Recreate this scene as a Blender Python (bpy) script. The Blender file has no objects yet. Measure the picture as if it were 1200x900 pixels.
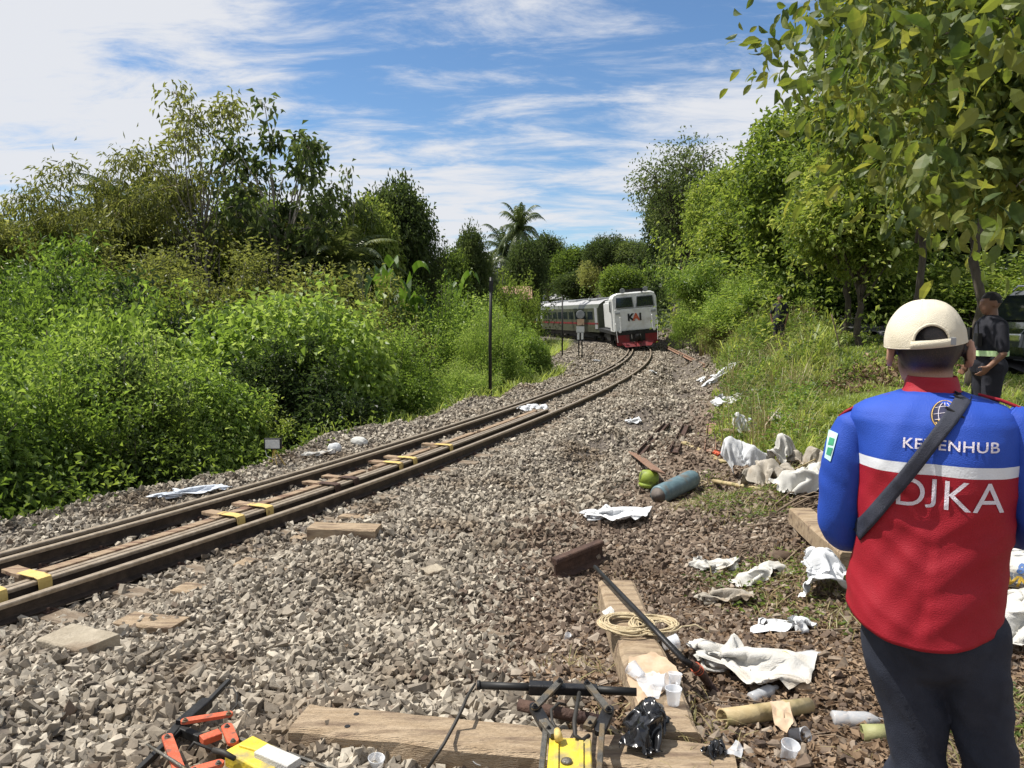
import bpy, bmesh, math, random
import numpy as np
from mathutils import Vector, Matrix, noise, geometry
from mathutils.bvhtree import BVHTree
PI = math.pi
R = math.radians
scene = bpy.context.scene
col = scene.collection

# ------------------------------------------------------------------ camera
CAMZ = 2.2
PITCH = R(5.2)
cam_d = bpy.data.cameras.new('camera')
cam_d.sensor_width = 36.0
cam_d.lens = 26.4
cam_d.clip_end = 3000
cam_d.clip_start = 0.05
cam = bpy.data.objects.new('camera', cam_d)
col.objects.link(cam)
cam.location = (0, 0, CAMZ)
cam.rotation_euler = (R(90) - PITCH, 0, 0)
scene.camera = cam

# ------------------------------------------------------------------ sky, sun, exposure
SUN_EL = R(60)
SUN_V = Vector((-0.85, 0.16, 0)).normalized() * math.cos(SUN_EL) + Vector((0, 0, math.sin(SUN_EL)))
world = bpy.data.worlds.new('World')
scene.world = world
world.use_nodes = True
wt = world.node_tree
wt.nodes.clear()


def nd(t, kind, **kw):
    n = t.nodes.new(kind)
    for k, v in kw.items():
        if k.startswith('i_'):
            n.inputs[k[2:].replace('_', ' ')].default_value = v
        else:
            setattr(n, k, v)
    return n


def math_n(t, op, a, b=None, clamp=False):
    n = t.nodes.new('ShaderNodeMath')
    n.operation = op
    n.use_clamp = clamp
    for i, v in enumerate((a, b)):
        if v is None:
            continue
        if isinstance(v, (int, float)):
            n.inputs[i].default_value = v
        else:
            t.links.new(v, n.inputs[i])
    return n.outputs[0]


sky = nd(wt, 'ShaderNodeTexSky', sky_type='NISHITA', sun_disc=False)
sky.sun_elevation = SUN_EL
sky.sun_rotation = math.atan2(SUN_V.x, SUN_V.y)
sky.altitude = 200
sky.air_density = 1.0
sky.dust_density = 0.1
sky.ozone_density = 3.5
bg = nd(wt, 'ShaderNodeBackground')
bg.inputs['Strength'].default_value = 0.10
hsv = nd(wt, 'ShaderNodeHueSaturation')
hsv.inputs['Saturation'].default_value = 1.16
hsv.inputs['Value'].default_value = 1.0
wt.links.new(sky.outputs[0], hsv.inputs['Color'])
wt.links.new(hsv.outputs[0], bg.inputs['Color'])
cl = nd(wt, 'ShaderNodeBackground')
cl.inputs['Color'].default_value = (0.93, 0.95, 1.0, 1)
cl.inputs['Strength'].default_value = 0.64
tc = nd(wt, 'ShaderNodeTexCoord')
sp = nd(wt, 'ShaderNodeSeparateXYZ')
wt.links.new(tc.outputs['Generated'], sp.inputs[0])
zz = math_n(wt, 'MAXIMUM', sp.outputs['Z'], 0.0)
zz = math_n(wt, 'ADD', zz, 0.16)
cx_ = math_n(wt, 'DIVIDE', sp.outputs['X'], zz)
cy_ = math_n(wt, 'DIVIDE', sp.outputs['Y'], zz)
cb = nd(wt, 'ShaderNodeCombineXYZ')
wt.links.new(cx_, cb.inputs[0])
wt.links.new(cy_, cb.inputs[1])


def cloud_noise(scale, rot, sc, detail, rough, dist, loc=(0, 0, 0)):
    m = nd(wt, 'ShaderNodeMapping')
    m.inputs['Rotation'].default_value = (0, 0, rot)
    m.inputs['Scale'].default_value = sc
    m.inputs['Location'].default_value = loc
    wt.links.new(cb.outputs[0], m.inputs[0])
    n = nd(wt, 'ShaderNodeTexNoise')
    n.inputs['Scale'].default_value = scale
    n.inputs['Detail'].default_value = detail
    n.inputs['Roughness'].default_value = rough
    n.inputs['Distortion'].default_value = dist
    wt.links.new(m.outputs[0], n.inputs['Vector'])
    return n.outputs['Fac']


c1 = cloud_noise(0.62, R(12), (0.8, 1.0, 1), 3, 0.5, 0.3, (7.1, 1.9, 0))
c2 = cloud_noise(3.0, R(34), (0.7, 1.6, 1), 10, 0.66, 0.35, (4.1, 2.2, 0))
s_ = math_n(wt, 'ADD', math_n(wt, 'MULTIPLY', c1, 1.35), math_n(wt, 'MULTIPLY', c2, 1.0))
mr = nd(wt, 'ShaderNodeMapRange', interpolation_type='SMOOTHSTEP')
mr.inputs['From Min'].default_value = 0.92
mr.inputs['From Max'].default_value = 1.24
mr.inputs['To Min'].default_value = 0.04
mr.inputs['To Max'].default_value = 0.97
wt.links.new(s_, mr.inputs['Value'])
mx = nd(wt, 'ShaderNodeMixShader')
wt.links.new(mr.outputs[0], mx.inputs[0])
wt.links.new(bg.outputs[0], mx.inputs[1])
wt.links.new(cl.outputs[0], mx.inputs[2])
wo = nd(wt, 'ShaderNodeOutputWorld')
wt.links.new(mx.outputs[0], wo.inputs[0])

sun_d = bpy.data.lights.new('sun', 'SUN')
sun_d.energy = 5.0
sun_d.angle = R(0.6)
sun_d.color = (1.0, 0.95, 0.87)
sun = bpy.data.objects.new('sun', sun_d)
col.objects.link(sun)
sun.location = (0, 0, 30)
sun.rotation_euler = SUN_V.to_track_quat('Z', 'Y').to_euler()

scene.view_settings.view_transform = 'Standard'
scene.view_settings.look = 'None'
scene.view_settings.exposure = 0.42
scene.view_settings.gamma = 1.0

# ------------------------------------------------------------------ pixel / world helpers (photo pixels, 1200 x 900)
FPX = 880.0


def ray(px, py):
    a = (px - 600) / FPX
    b = (450 - py) / FPX
    return Vector((a, math.cos(PITCH) + b * math.sin(PITCH), -math.sin(PITCH) + b * math.cos(PITCH)))


def P(px, py, Y):
    d = ray(px, py)
    return Vector((0, 0, CAMZ)) + d * (Y / d.y)


def PZ(px, py, z):
    d = ray(px, py)
    return Vector((0, 0, CAMZ)) + d * ((z - CAMZ) / d.z)


# ------------------------------------------------------------------ track centre line
SLY = np.array([-60, -10, 6, 12, 20, 28, 38, 48, 54, 61, 70, 85, 110, 140, 200.])
SLV = np.array([.60, .57, .515, .395, .34, .284, .218, .170, .12, -.01, -.17, -.30, -.40, -.5, -.5])
YS = np.arange(-60, 200, 0.25)
_sl = np.interp(YS, SLY, SLV)
XS = np.concatenate([[0], np.cumsum((_sl[1:] + _sl[:-1]) / 2 * 0.25)])
XS = XS - np.interp(15.0, YS, XS) - 0.45


def xc(y):
    return np.interp(y, YS, XS)


def sl(y):
    return np.interp(y, SLY, SLV)


def ucoord(x, y):
    s = sl(y)
    return (x - xc(y)) / np.sqrt(1 + s * s)


ARC = np.concatenate([[0], np.cumsum(np.sqrt(1 + ((_sl[1:] + _sl[:-1]) / 2) ** 2) * 0.25)])
SLP = 0.62


def arc(y):
    return np.interp(y, YS, ARC)


def TP(u, y, z):
    s = float(sl(y))
    q = math.sqrt(1 + s * s)
    return Vector((float(xc(y)) + u / q, y - u * s / q, z))


# ------------------------------------------------------------------ ground height
CP = np.array([
    (-2, 1, .45), (-2.2, 3, .36), (-3.2, 4.6, .12), (-4, 0, .3), (-1, 3, .33), (0, 3, .30), (1, 3, .36), (1.2, 1.7, .5), (3, 3, .55),
    (0, 0, .5), (6, 0, .8), (-8, -4, .2), (8, -6, .8), (0, -6, .5), (0, 5, .10), (-1.2, 5, .10), (1.5, 5, .18), (3, 5, .38), (4.8, 7.5, .65), (7, 7, .85),
    (-.6, 8, -.02), (1, 8, -.08), (2, 8, 0), (3.3, 9, .15), (3.6, 11.4, .02), (5.1, 13.6, .5), (7, 15.4, .8), (7.2, 17.6, 1.2), (9.75, 22, 1.5), (11, 12, 1.0),
    (10.6, 15.2, 1.02), (12.4, 16.8, 1.3), (11.6, 20, 1.6), (12.3, 24, 1.72), (10, 22.5, 1.45), (13.5, 28, 1.8), (15, 32, 1.86), (18, 42, 2.05), (24, 60, 2.4), (20, 12, 1.1), (20, 16, 1.2), (22, 30, 1.8),
    (.2, 10.5, -.15), (2.2, 12, -.12), (3.6, 15, -.3), (1.0, 15, -.12), (5.8, 20.4, -.33), (3.6, 20.4, -.25), (7.3, 24.6, .7), (8.3, 27, 1.55), (7.0, 27, -.25), (8.2, 31, -.3), (10.2, 31, 1.5), (12, 31, 1.8),
    (9.4, 40, -.3), (10.6, 40, 0), (12.4, 40, 1.6), (15, 42, 2.1), (11.2, 50, -.3), (12.6, 52, 1.3), (14.5, 52, 2.1), (13.5, 65, .3), (16, 65, 2.2), (24, 90, 3), (14, 90, 1.5),
    (10, 120, 2), (-60, 150, 2), (60, 60, 4), (60, 150, 8), (60, 0, 3), (10, 200, 5), (60, -60, 3), (-5, -60, 1), (4, 110, 1), (-6, 140, 1)], dtype=float)


def _rbf_fit():
    X = CP[:, :2]
    D = np.sqrt(((X[:, None] - X[None]) ** 2).sum(-1) + 0.15)
    n = len(X)
    A = np.zeros((n + 1, n + 1))
    A[:n, :n] = D
    A[:n, n] = 1
    A[n, :n] = 1
    b = np.concatenate([CP[:, 2], [0]])
    return np.linalg.solve(A, b)


RW = _rbf_fit()


def sstep(a, b, x):
    t = np.clip((x - a) / (b - a), 0, 1)
    return t * t * (3 - 2 * t)


_rs = np.random.RandomState(5)
_WV = [(_rs.uniform(0, 6.28), f, _rs.uniform(0, 6.28), a) for f, a in ((1.1, .035), (1.9, .03), (3.1, .022), (5.3, .014), (8.1, .009), (13., .006)) for _ in range(3)]


def H(x, y):
    x = np.asarray(x, float)
    y = np.asarray(y, float)
    sh = x.shape
    x = x.ravel()
    y = y.ravel()
    out = np.empty(len(x))
    for i in range(0, len(x), 20000):
        xx = x[i:i + 20000]
        yy = y[i:i + 20000]
        D = np.sqrt((xx[:, None] - CP[None, :, 0]) ** 2 + (yy[:, None] - CP[None, :, 1]) ** 2 + 0.15)
        rz = D @ RW[:-1] + RW[-1]
        u = ucoord(xx, yy)
        bed = np.full(len(xx), -0.185)
        dl = np.maximum(0, -u - 2.4 - 2.7 * sstep(32, 44, yy))
        bed = bed - 0.62 * dl * np.exp(-np.maximum(0, dl - 5) * 0.25) - 0.35 * np.minimum(dl, 1)
        bed = np.maximum(bed, -6.0 + 0.5 * np.sin(xx * .13) + 0.4 * np.cos(yy * .11))
        # far side of the valley climbs again
        far = sstep(25, 80, dl)
        bed = bed + far * 7.5
        w = sstep(0.95, 2.0, u)
        z = bed * (1 - w) + rz * w
        # the ballast shoulder bulges a little beside the right rail
        z = z + 0.10 * np.exp(-((u - 1.55) / .45) ** 2) * sstep(9, 16, yy)
        nz = np.zeros(len(xx))
        for a, f, p, am in _WV:
            nz += am * np.sin((xx * math.cos(a) + yy * math.sin(a)) * f + p)
        rr_ = sstep(1.5, 2.2, u) * (1 - sstep(2.6, 3.3, u)) * sstep(8, 12, yy)
        z = z + nz * (0.25 + 0.75 * sstep(1.3, 2.5, np.abs(u)) + .9 * rr_)
        out[i:i + 20000] = z
    return out.reshape(sh)


def Hs(x, y):
    return float(H(np.array([x]), np.array([y]))[0])


_GC = {}


def G(px, py, up=0.0):
    """point on the ground seen at photo pixel px, py"""
    key = (px, py, up)
    if key in _GC:
        return _GC[key].copy()
    d = ray(px, py)
    ts = 0.6 * 1.012 ** np.arange(450)
    xs = d.x * ts
    ys = d.y * ts
    zs = CAMZ + d.z * ts
    g = H(xs, ys) + up
    k = np.argmax(zs < g)
    if not (zs[k] < g[k]):
        k = len(ts) - 1
    a = (zs[k - 1] - g[k - 1])
    b = (g[k] - zs[k])
    t = ts[k - 1] + (ts[k] - ts[k - 1]) * a / (a + b + 1e-9)
    v = Vector((0, 0, CAMZ)) + d * t
    _GC[key] = v
    return v.copy()


# ------------------------------------------------------------------ materials
def newmat(name):
    m = bpy.data.materials.new(name)
    m.use_nodes = True
    t = m.node_tree
    b = t.nodes['Principled BSDF']
    return m, t, b


def mk(name, c1, c2=None, scale=6.0, rough=0.7, bump=0.0, bscale=None, metal=0.0, detail=5, lo=0.35, hi=0.65, island=0.0, spec=0.4, coords='Object', stretch=(1, 1, 1), c3=None, s3=1.5, t3=(0.5, 0.62), coat=0.0):
    m, t, b = newmat(name)
    b.inputs['Roughness'].default_value = rough
    b.inputs['Metallic'].default_value = metal
    b.inputs['Specular IOR Level'].default_value = spec
    b.inputs['Coat Weight'].default_value = coat
    c2 = c2 or tuple(min(1, v * 1.25) for v in c1)
    tcn = nd(t, 'ShaderNodeTexCoord')
    mp = nd(t, 'ShaderNodeMapping')
    mp.inputs['Scale'].default_value = stretch
    t.links.new(tcn.outputs[coords], mp.inputs[0])
    n = nd(t, 'ShaderNodeTexNoise')
    n.inputs['Scale'].default_value = scale
    n.inputs['Detail'].default_value = detail
    n.inputs['Roughness'].default_value = 0.62
    t.links.new(mp.outputs[0], n.inputs['Vector'])
    r = nd(t, 'ShaderNodeValToRGB')
    r.color_ramp.elements[0].position = lo
    r.color_ramp.elements[0].color = (*c1, 1)
    r.color_ramp.elements[1].position = hi
    r.color_ramp.elements[1].color = (*c2, 1)
    t.links.new(n.outputs['Fac'], r.inputs[0])
    out = r.outputs[0]
    if c3:
        n3 = nd(t, 'ShaderNodeTexNoise')
        n3.inputs['Scale'].default_value = s3
        n3.inputs['Detail'].default_value = 6
        t.links.new(mp.outputs[0], n3.inputs['Vector'])
        q = nd(t, 'ShaderNodeMapRange')
        q.inputs['From Min'].default_value = t3[0]
        q.inputs['From Max'].default_value = t3[1]
        t.links.new(n3.outputs['Fac'], q.inputs[0])
        mxx = nd(t, 'ShaderNodeMix', data_type='RGBA')
        t.links.new(q.outputs[0], mxx.inputs[0])
        t.links.new(out, mxx.inputs[6])
        mxx.inputs[7].default_value = (*c3, 1)
        out = mxx.outputs[2]
    if island:
        g = nd(t, 'ShaderNodeNewGeometry')
        mr_ = nd(t, 'ShaderNodeMapRange')
        mr_.inputs['To Min'].default_value = 1 - island
        mr_.inputs['To Max'].default_value = 1 + island
        t.links.new(g.outputs['Random Per Island'], mr_.inputs[0])
        vm = nd(t, 'ShaderNodeVectorMath', operation='SCALE')
        t.links.new(out, vm.inputs[0])
        t.links.new(mr_.outputs[0], vm.inputs['Scale'])
        out = vm.outputs[0]
    t.links.new(out, b.inputs['Base Color'])
    if bump:
        n2 = nd(t, 'ShaderNodeTexNoise')
        n2.inputs['Scale'].default_value = bscale or scale * 3
        n2.inputs['Detail'].default_value = 8
        t.links.new(mp.outputs[0], n2.inputs['Vector'])
        bp = nd(t, 'ShaderNodeBump')
        bp.inputs['Strength'].default_value = bump
        bp.inputs['Distance'].default_value = 0.02
        t.links.new(n2.outputs['Fac'], bp.inputs['Height'])
        t.links.new(bp.outputs[0], b.inputs['Normal'])
    return m


def leafmat(name, cols, trans=0.45, rough=0.45, vary=0.35, objvar=True, sheen=0.35):
    """leaf: colours chosen per leaf and per clump, light passes through the blade"""
    m, t, b = newmat(name)
    g = nd(t, 'ShaderNodeNewGeometry')
    r = nd(t, 'ShaderNodeValToRGB')
    gain = {'leaf_bright': 1.22, 'leaf_mid': 1.2, 'leaf_olive': 1.2, 'leaf_yellowish': 1.3, 'grass_blade': 1.75, 'banana_leaf': .7, 'leaf_dark': .85}.get(name, 1.0) * (1.0 if name == 'leaf_litter' else 1.15)
    cols = [tuple(v_ * gain for v_ in c_) for c_ in cols]
    cr = r.color_ramp
    k = len(cols)
    while len(cr.elements) < k:
        cr.elements.new(0.5)
    for i, c in enumerate(cols):
        cr.elements[i].position = i / (k - 1)
        cr.elements[i].color = (*c, 1)
    tcn = nd(t, 'ShaderNodeTexCoord')
    n = nd(t, 'ShaderNodeTexNoise')
    n.inputs['Scale'].default_value = 1.3
    n.inputs['Detail'].default_value = 3
    t.links.new(tcn.outputs['Object'], n.inputs['Vector'])
    a = math_n(t, 'MULTIPLY', g.outputs['Random Per Island'], 0.55)
    bb = math_n(t, 'MULTIPLY', math_n(t, 'SUBTRACT', n.outputs['Fac'], 0.3, True), 1.1)
    f = math_n(t, 'ADD', a, bb)
    if objvar:
        oi = nd(t, 'ShaderNodeObjectInfo')
        f = math_n(t, 'ADD', f, math_n(t, 'MULTIPLY', math_n(t, 'SUBTRACT', oi.outputs['Random'], 0.5), 0.55))
    t.links.new(f, r.inputs[0])
    b.inputs['Roughness'].default_value = rough
    b.inputs['Specular IOR Level'].default_value = sheen
    t.links.new(r.outputs[0], b.inputs['Base Color'])
    tr = nd(t, 'ShaderNodeBsdfTranslucent')
    hs = nd(t, 'ShaderNodeHueSaturation')
    hs.inputs['Hue'].default_value = 0.485
    hs.inputs['Saturation'].default_value = 1.15
    hs.inputs['Value'].default_value = 2.2
    t.links.new(r.outputs[0], hs.inputs['Color'])
    t.links.new(hs.outputs[0], tr.inputs['Color'])
    ms = nd(t, 'ShaderNodeMixShader')
    ms.inputs[0].default_value = trans
    t.links.new(b.outputs[0], ms.inputs[1])
    t.links.new(tr.outputs[0], ms.inputs[2])
    out = t.nodes['Material Output']
    t.links.new(ms.outputs[0], out.inputs['Surface'])
    return m


M = {}
M['rail'] = mk('rail_steel', (.030, .022, .017), (.065, .047, .036), 9, .62, .35, 60, .25, c3=(.10, .075, .055), s3=4, t3=(.55, .75))  # rusty steel, darkened further to put the web's shade into its colour
M['railhead'] = mk('rail_head', (.24, .19, .135), (.36, .30, .23), 14, .5, .2, 80, .3)
M['rust'] = mk('rust', (.055, .032, .024), (.105, .062, .045), 12, .85, .5, 70, .1, c3=(.06, .035, .03), s3=5)
M['rustpale'] = mk('rust_pale', (.22, .12, .08), (.30, .19, .13), 10, .85, .4, 60, .05)
M['darksteel'] = mk('dark_steel', (.018, .018, .02), (.035, .034, .034), 15, .45, .15, 90, .5)
M['greysteel'] = mk('grey_steel', (.09, .085, .075), (.16, .15, .13), 22, .5, .3, 120, .5, c3=(.20, .15, .09), s3=9)
M['wood'] = mk('sleeper_wood', (.33, .24, .15), (.46, .355, .24), 5, .9, .9, 30, stretch=(1, 6, 6), c3=(.20, .14, .095), s3=3.2, t3=(.50, .68))
M['wooddark'] = mk('old_wood', (.13, .095, .065), (.24, .185, .13), 5, .92, .8, 30, stretch=(1, 5, 5), c3=(.30, .25, .19), s3=3)
M['bundlewood'] = mk('bundle_wood', (.27, .19, .12), (.40, .30, .20), 6, .9, .6, 30, stretch=(1, 6, 6), c3=(.16, .09, .06), s3=3)
M['concrete'] = mk('concrete', (.27, .23, .17), (.40, .35, .27), 7, .95, .5, 60, c3=(.22, .17, .12), s3=3)
M['strap'] = mk('yellow_painted_steel', (.56, .40, .12), (.66, .50, .18), 12, .6, .2, 60, c3=(.30, .19, .08), s3=12, t3=(.56, .70))
M['cloth'] = mk('white_sack_cloth', (.46, .45, .415), (.60, .585, .55), 7, .85, .35, 160, c3=(.42, .36, .28), s3=5, t3=(.55, .75))
M['clothwhite'] = mk('clean_white_cloth', (.56, .575, .59), (.64, .65, .66), 8, .8, .2, 160)
M['clothdirty'] = mk('muddy_sack_cloth', (.30, .27, .22), (.45, .41, .35), 8, .9, .4, 160, c3=(.30, .24, .17), s3=6, t3=(.5, .68))
M['tarp'] = mk('tarp', (.46, .50, .56), (.56, .60, .65), 4, .6, .2, 30)
M['bluegas'] = mk('blue_cylinder_paint', (.09, .15, .175), (.15, .23, .26), 9, .5, .15, 60, .1, c3=(.16, .13, .10), s3=5, t3=(.5, .64))
M['gasend'] = mk('cylinder_end', (.10, .09, .085), (.18, .15, .13), 12, .8, .2, 60)
M['lime'] = mk('lime_paint', (.20, .27, .03), (.30, .37, .06), 8, .55, .1, 60, c3=(.08, .10, .03), s3=8, t3=(.52, .62))
M['orange'] = mk('orange_paint', (.50, .085, .035), (.60, .13, .06), 14, .55, .25, 70, c3=(.20, .08, .05), s3=22, t3=(.54, .68))
M['yellow'] = mk('yellow_paint', (.56, .42, .03), (.70, .55, .07), 10, .5, .2, 60, c3=(.30, .25, .13), s3=9, t3=(.48, .64))
M['blackplastic'] = mk('black_plastic', (.008, .008, .009), (.018, .018, .02), 8, .22, .0, spec=.7)
M['hose'] = mk('hose_rubber', (.02, .018, .016), (.04, .036, .03), 8, .6)
M['rope'] = mk('rope', (.50, .40, .24), (.62, .52, .34), 50, .9, .6, 260)
M['bamboo'] = mk('bamboo', (.36, .27, .13), (.48, .39, .22), 9, .6, .2, 40, stretch=(1, 1, 1), c3=(.22, .19, .08), s3=6)
M['greenbamboo'] = mk('green_bamboo', (.22, .24, .09), (.34, .33, .16), 9, .6, .2, 40)
M['twig'] = mk('twig', (.14, .10, .07), (.26, .20, .14), 9, .95, .3, 40)
M['bark'] = mk('bark', (.12, .10, .075), (.26, .23, .18), 6, .95, .8, 25, stretch=(1, 1, .3))
M['barkpale'] = mk('pale_bark', (.19, .165, .135), (.31, .28, .235), 6, .9, .5, 25, stretch=(1, 1, .3))
M['barkdark'] = mk('dark_bark', (.05, .04, .03), (.11, .09, .07), 6, .95, .6, 25, stretch=(1, 1, .3))
M['husk'] = mk('husk', (.38, .40, .08), (.5, .5, .16), 8, .7, .2, 50)
M['white'] = mk('white_paint', (.66, .67, .66), (.76, .77, .76), 3, .35, spec=.5, c3=(.40, .37, .32), s3=1.4, t3=(.52, .82))
M['red'] = mk('red_paint', (.15, .010, .014), (.22, .018, .022), 3, .5, c3=(.10, .03, .03), s3=3, t3=(.5, .7))
M['trainolive'] = mk('coach_steel', (.06, .068, .042), (.095, .10, .066), 3, .4, .05, 20, .2)
M['trainroof'] = mk('coach_roof', (.30, .30, .30), (.42, .42, .42), 2, .6)
M['glass'] = mk('dark_glass', (.012, .016, .022), (.02, .026, .034), 2, .08, spec=.8)
M['black'] = mk('black_paint', (.008, .008, .008), (.016, .016, .016), 5, .55)
M['grey'] = mk('grey_paint', (.25, .26, .27), (.33, .34, .35), 5, .5)
M['rooftile'] = mk('roof_tile', (.26, .15, .10), (.36, .23, .16), 5, .85, .3, 30)
M['plaster'] = mk('plaster', (.42, .42, .40), (.56, .56, .53), 3, .9)
M['asphalt'] = mk('asphalt', (.085, .085, .09), (.13, .13, .135), 12, .95, .3, 90)
M['clay'] = mk('clay_pot', (.3, .2, .12), (.4, .3, .2), 9, .9, .3, 60)
M['paper'] = mk('brown_paper', (.42, .30, .19), (.55, .42, .30), 9, .85, .1, 60)


def plasticmat():
    m, t, b = newmat('clear_plastic')
    b.inputs['Base Color'].default_value = (.85, .88, .92, 1)
    b.inputs['Roughness'].default_value = 0.15
    b.inputs['Alpha'].default_value = 0.42
    b.inputs['Specular IOR Level'].default_value = 0.9
    return m


M['clear'] = plasticmat()

G_ = ((.006, .016, .004), (.018, .042, .008), (.040, .078, .012), (.085, .125, .022))
M['leaf_hollow_shade'] = leafmat('leaf_hollow_shade', ((.008, .016, .006), (.018, .032, .011), (.036, .056, .018), (.065, .09, .03)))  # leaf green darkened to paint the shade of hollows between shrubs
M['leaf_mid'] = leafmat('leaf_mid', ((.028, .046, .012), (.064, .098, .022), (.108, .15, .036), (.17, .205, .06)))
M['leaf_bright'] = leafmat('leaf_bright', ((.034, .060, .014), (.076, .122, .028), (.125, .182, .045), (.20, .25, .085)))
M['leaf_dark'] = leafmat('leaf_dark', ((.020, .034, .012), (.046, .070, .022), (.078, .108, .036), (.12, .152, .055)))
M['leaf_olive'] = leafmat('leaf_olive', ((.040, .050, .015), (.082, .096, .028), (.125, .14, .045), (.18, .19, .075)))
M['leaf_teak'] = leafmat('leaf_large', ((.014, .030, .009), (.038, .064, .016), (.078, .110, .025), (.16, .175, .042)), trans=.4, rough=.5, sheen=.35)
M['leaf_yellowish'] = leafmat('leaf_yellowish', ((.03, .052, .012), (.072, .105, .024), (.125, .16, .040), (.20, .215, .07)))
M['palm'] = leafmat('palm_leaf', ((.02, .034, .012), (.04, .062, .02), (.07, .095, .03), (.12, .14, .05)), trans=.25, rough=.35)
M['banana'] = leafmat('banana_leaf', ((.05, .10, .02), (.08, .15, .03), (.12, .2, .05), (.16, .24, .08)), trans=.4, rough=.35)
M['grassblade'] = leafmat('grass_blade', ((.045, .065, .016), (.090, .118, .030), (.145, .175, .048), (.24, .25, .095)), trans=.4, objvar=False)
M['drygrass'] = leafmat('dry_grass', ((.09, .10, .03), (.16, .15, .06), (.25, .21, .10), (.34, .29, .16)), trans=.2, objvar=False)
M['litter'] = leafmat('leaf_litter', ((.04, .024, .014), (.11, .07, .042), (.21, .145, .092), (.38, .28, .19)), trans=.05, rough=.8, objvar=False, sheen=.2)


def stonemat(name, ramp, nscale=18):
    m, t, b = newmat(name)
    g = nd(t, 'ShaderNodeNewGeometry')
    r = nd(t, 'ShaderNodeValToRGB')
    cr = r.color_ramp
    while len(cr.elements) < len(ramp):
        cr.elements.new(0.5)
    for i, (p, c) in enumerate(ramp):
        cr.elements[i].position = p
        cr.elements[i].color = (*c, 1)
    oi = nd(t, 'ShaderNodeObjectInfo')
    f = math_n(t, 'FRACT', math_n(t, 'ADD', g.outputs['Random Per Island'], oi.outputs['Random']))
    t.links.new(f, r.inputs[0])
    n = nd(t, 'ShaderNodeTexNoise')
    n.inputs['Scale'].default_value = nscale
    n.inputs['Detail'].default_value = 8
    n.inputs['Roughness'].default_value = .7
    t.links.new(g.outputs['Position'], n.inputs['Vector'])
    q = nd(t, 'ShaderNodeMapRange')
    q.inputs['From Min'].default_value = .3
    q.inputs['From Max'].default_value = .7
    q.inputs['To Min'].default_value = .68
    q.inputs['To Max'].default_value = 1.22
    t.links.new(n.outputs['Fac'], q.inputs[0])
    vm = nd(t, 'ShaderNodeVectorMath', operation='SCALE')
    t.links.new(r.outputs[0], vm.inputs[0])
    t.links.new(q.outputs[0], vm.inputs['Scale'])
    n4 = nd(t, 'ShaderNodeTexNoise')
    n4.inputs['Scale'].default_value = .9
    n4.inputs['Detail'].default_value = 5
    n4.inputs['Roughness'].default_value = .65
    t.links.new(g.outputs['Position'], n4.inputs['Vector'])
    q4 = nd(t, 'ShaderNodeMapRange')
    q4.inputs['From Min'].default_value = .50
    q4.inputs['From Max'].default_value = .64
    q4.inputs['To Max'].default_value = .85
    t.links.new(n4.outputs['Fac'], q4.inputs[0])
    mx4 = nd(t, 'ShaderNodeMix', data_type='RGBA', blend_type='MULTIPLY')
    t.links.new(q4.outputs[0], mx4.inputs[0])
    t.links.new(vm.outputs[0], mx4.inputs[6])
    mx4.inputs[7].default_value = (.58, .50, .42, 1)
    t.links.new(mx4.outputs[2], b.inputs['Base Color'])
    b.inputs['Roughness'].default_value = .9
    n2 = nd(t, 'ShaderNodeTexNoise')
    n2.inputs['Scale'].default_value = 90
    n2.inputs['Detail'].default_value = 6
    t.links.new(g.outputs['Position'], n2.inputs['Vector'])
    bp = nd(t, 'ShaderNodeBump')
    bp.inputs['Strength'].default_value = .3
    bp.inputs['Distance'].default_value = .006
    t.links.new(n2.outputs['Fac'], bp.inputs['Height'])
    t.links.new(bp.outputs[0], b.inputs['Normal'])
    return m


M['stone'] = stonemat('ballast_stone', ((0, (.10, .082, .062)), (.22, (.225, .192, .150)), (.5, (.315, .275, .216)), (.75, (.40, .352, .28)), (.93, (.50, .45, .365)), (1, (.17, .125, .09))))
M['stonebrown'] = stonemat('brown_gravel', ((0, (.08, .055, .04)), (.3, (.15, .108, .078)), (.6, (.21, .16, .118)), (.85, (.28, .225, .17)), (1, (.38, .32, .255))))


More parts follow.
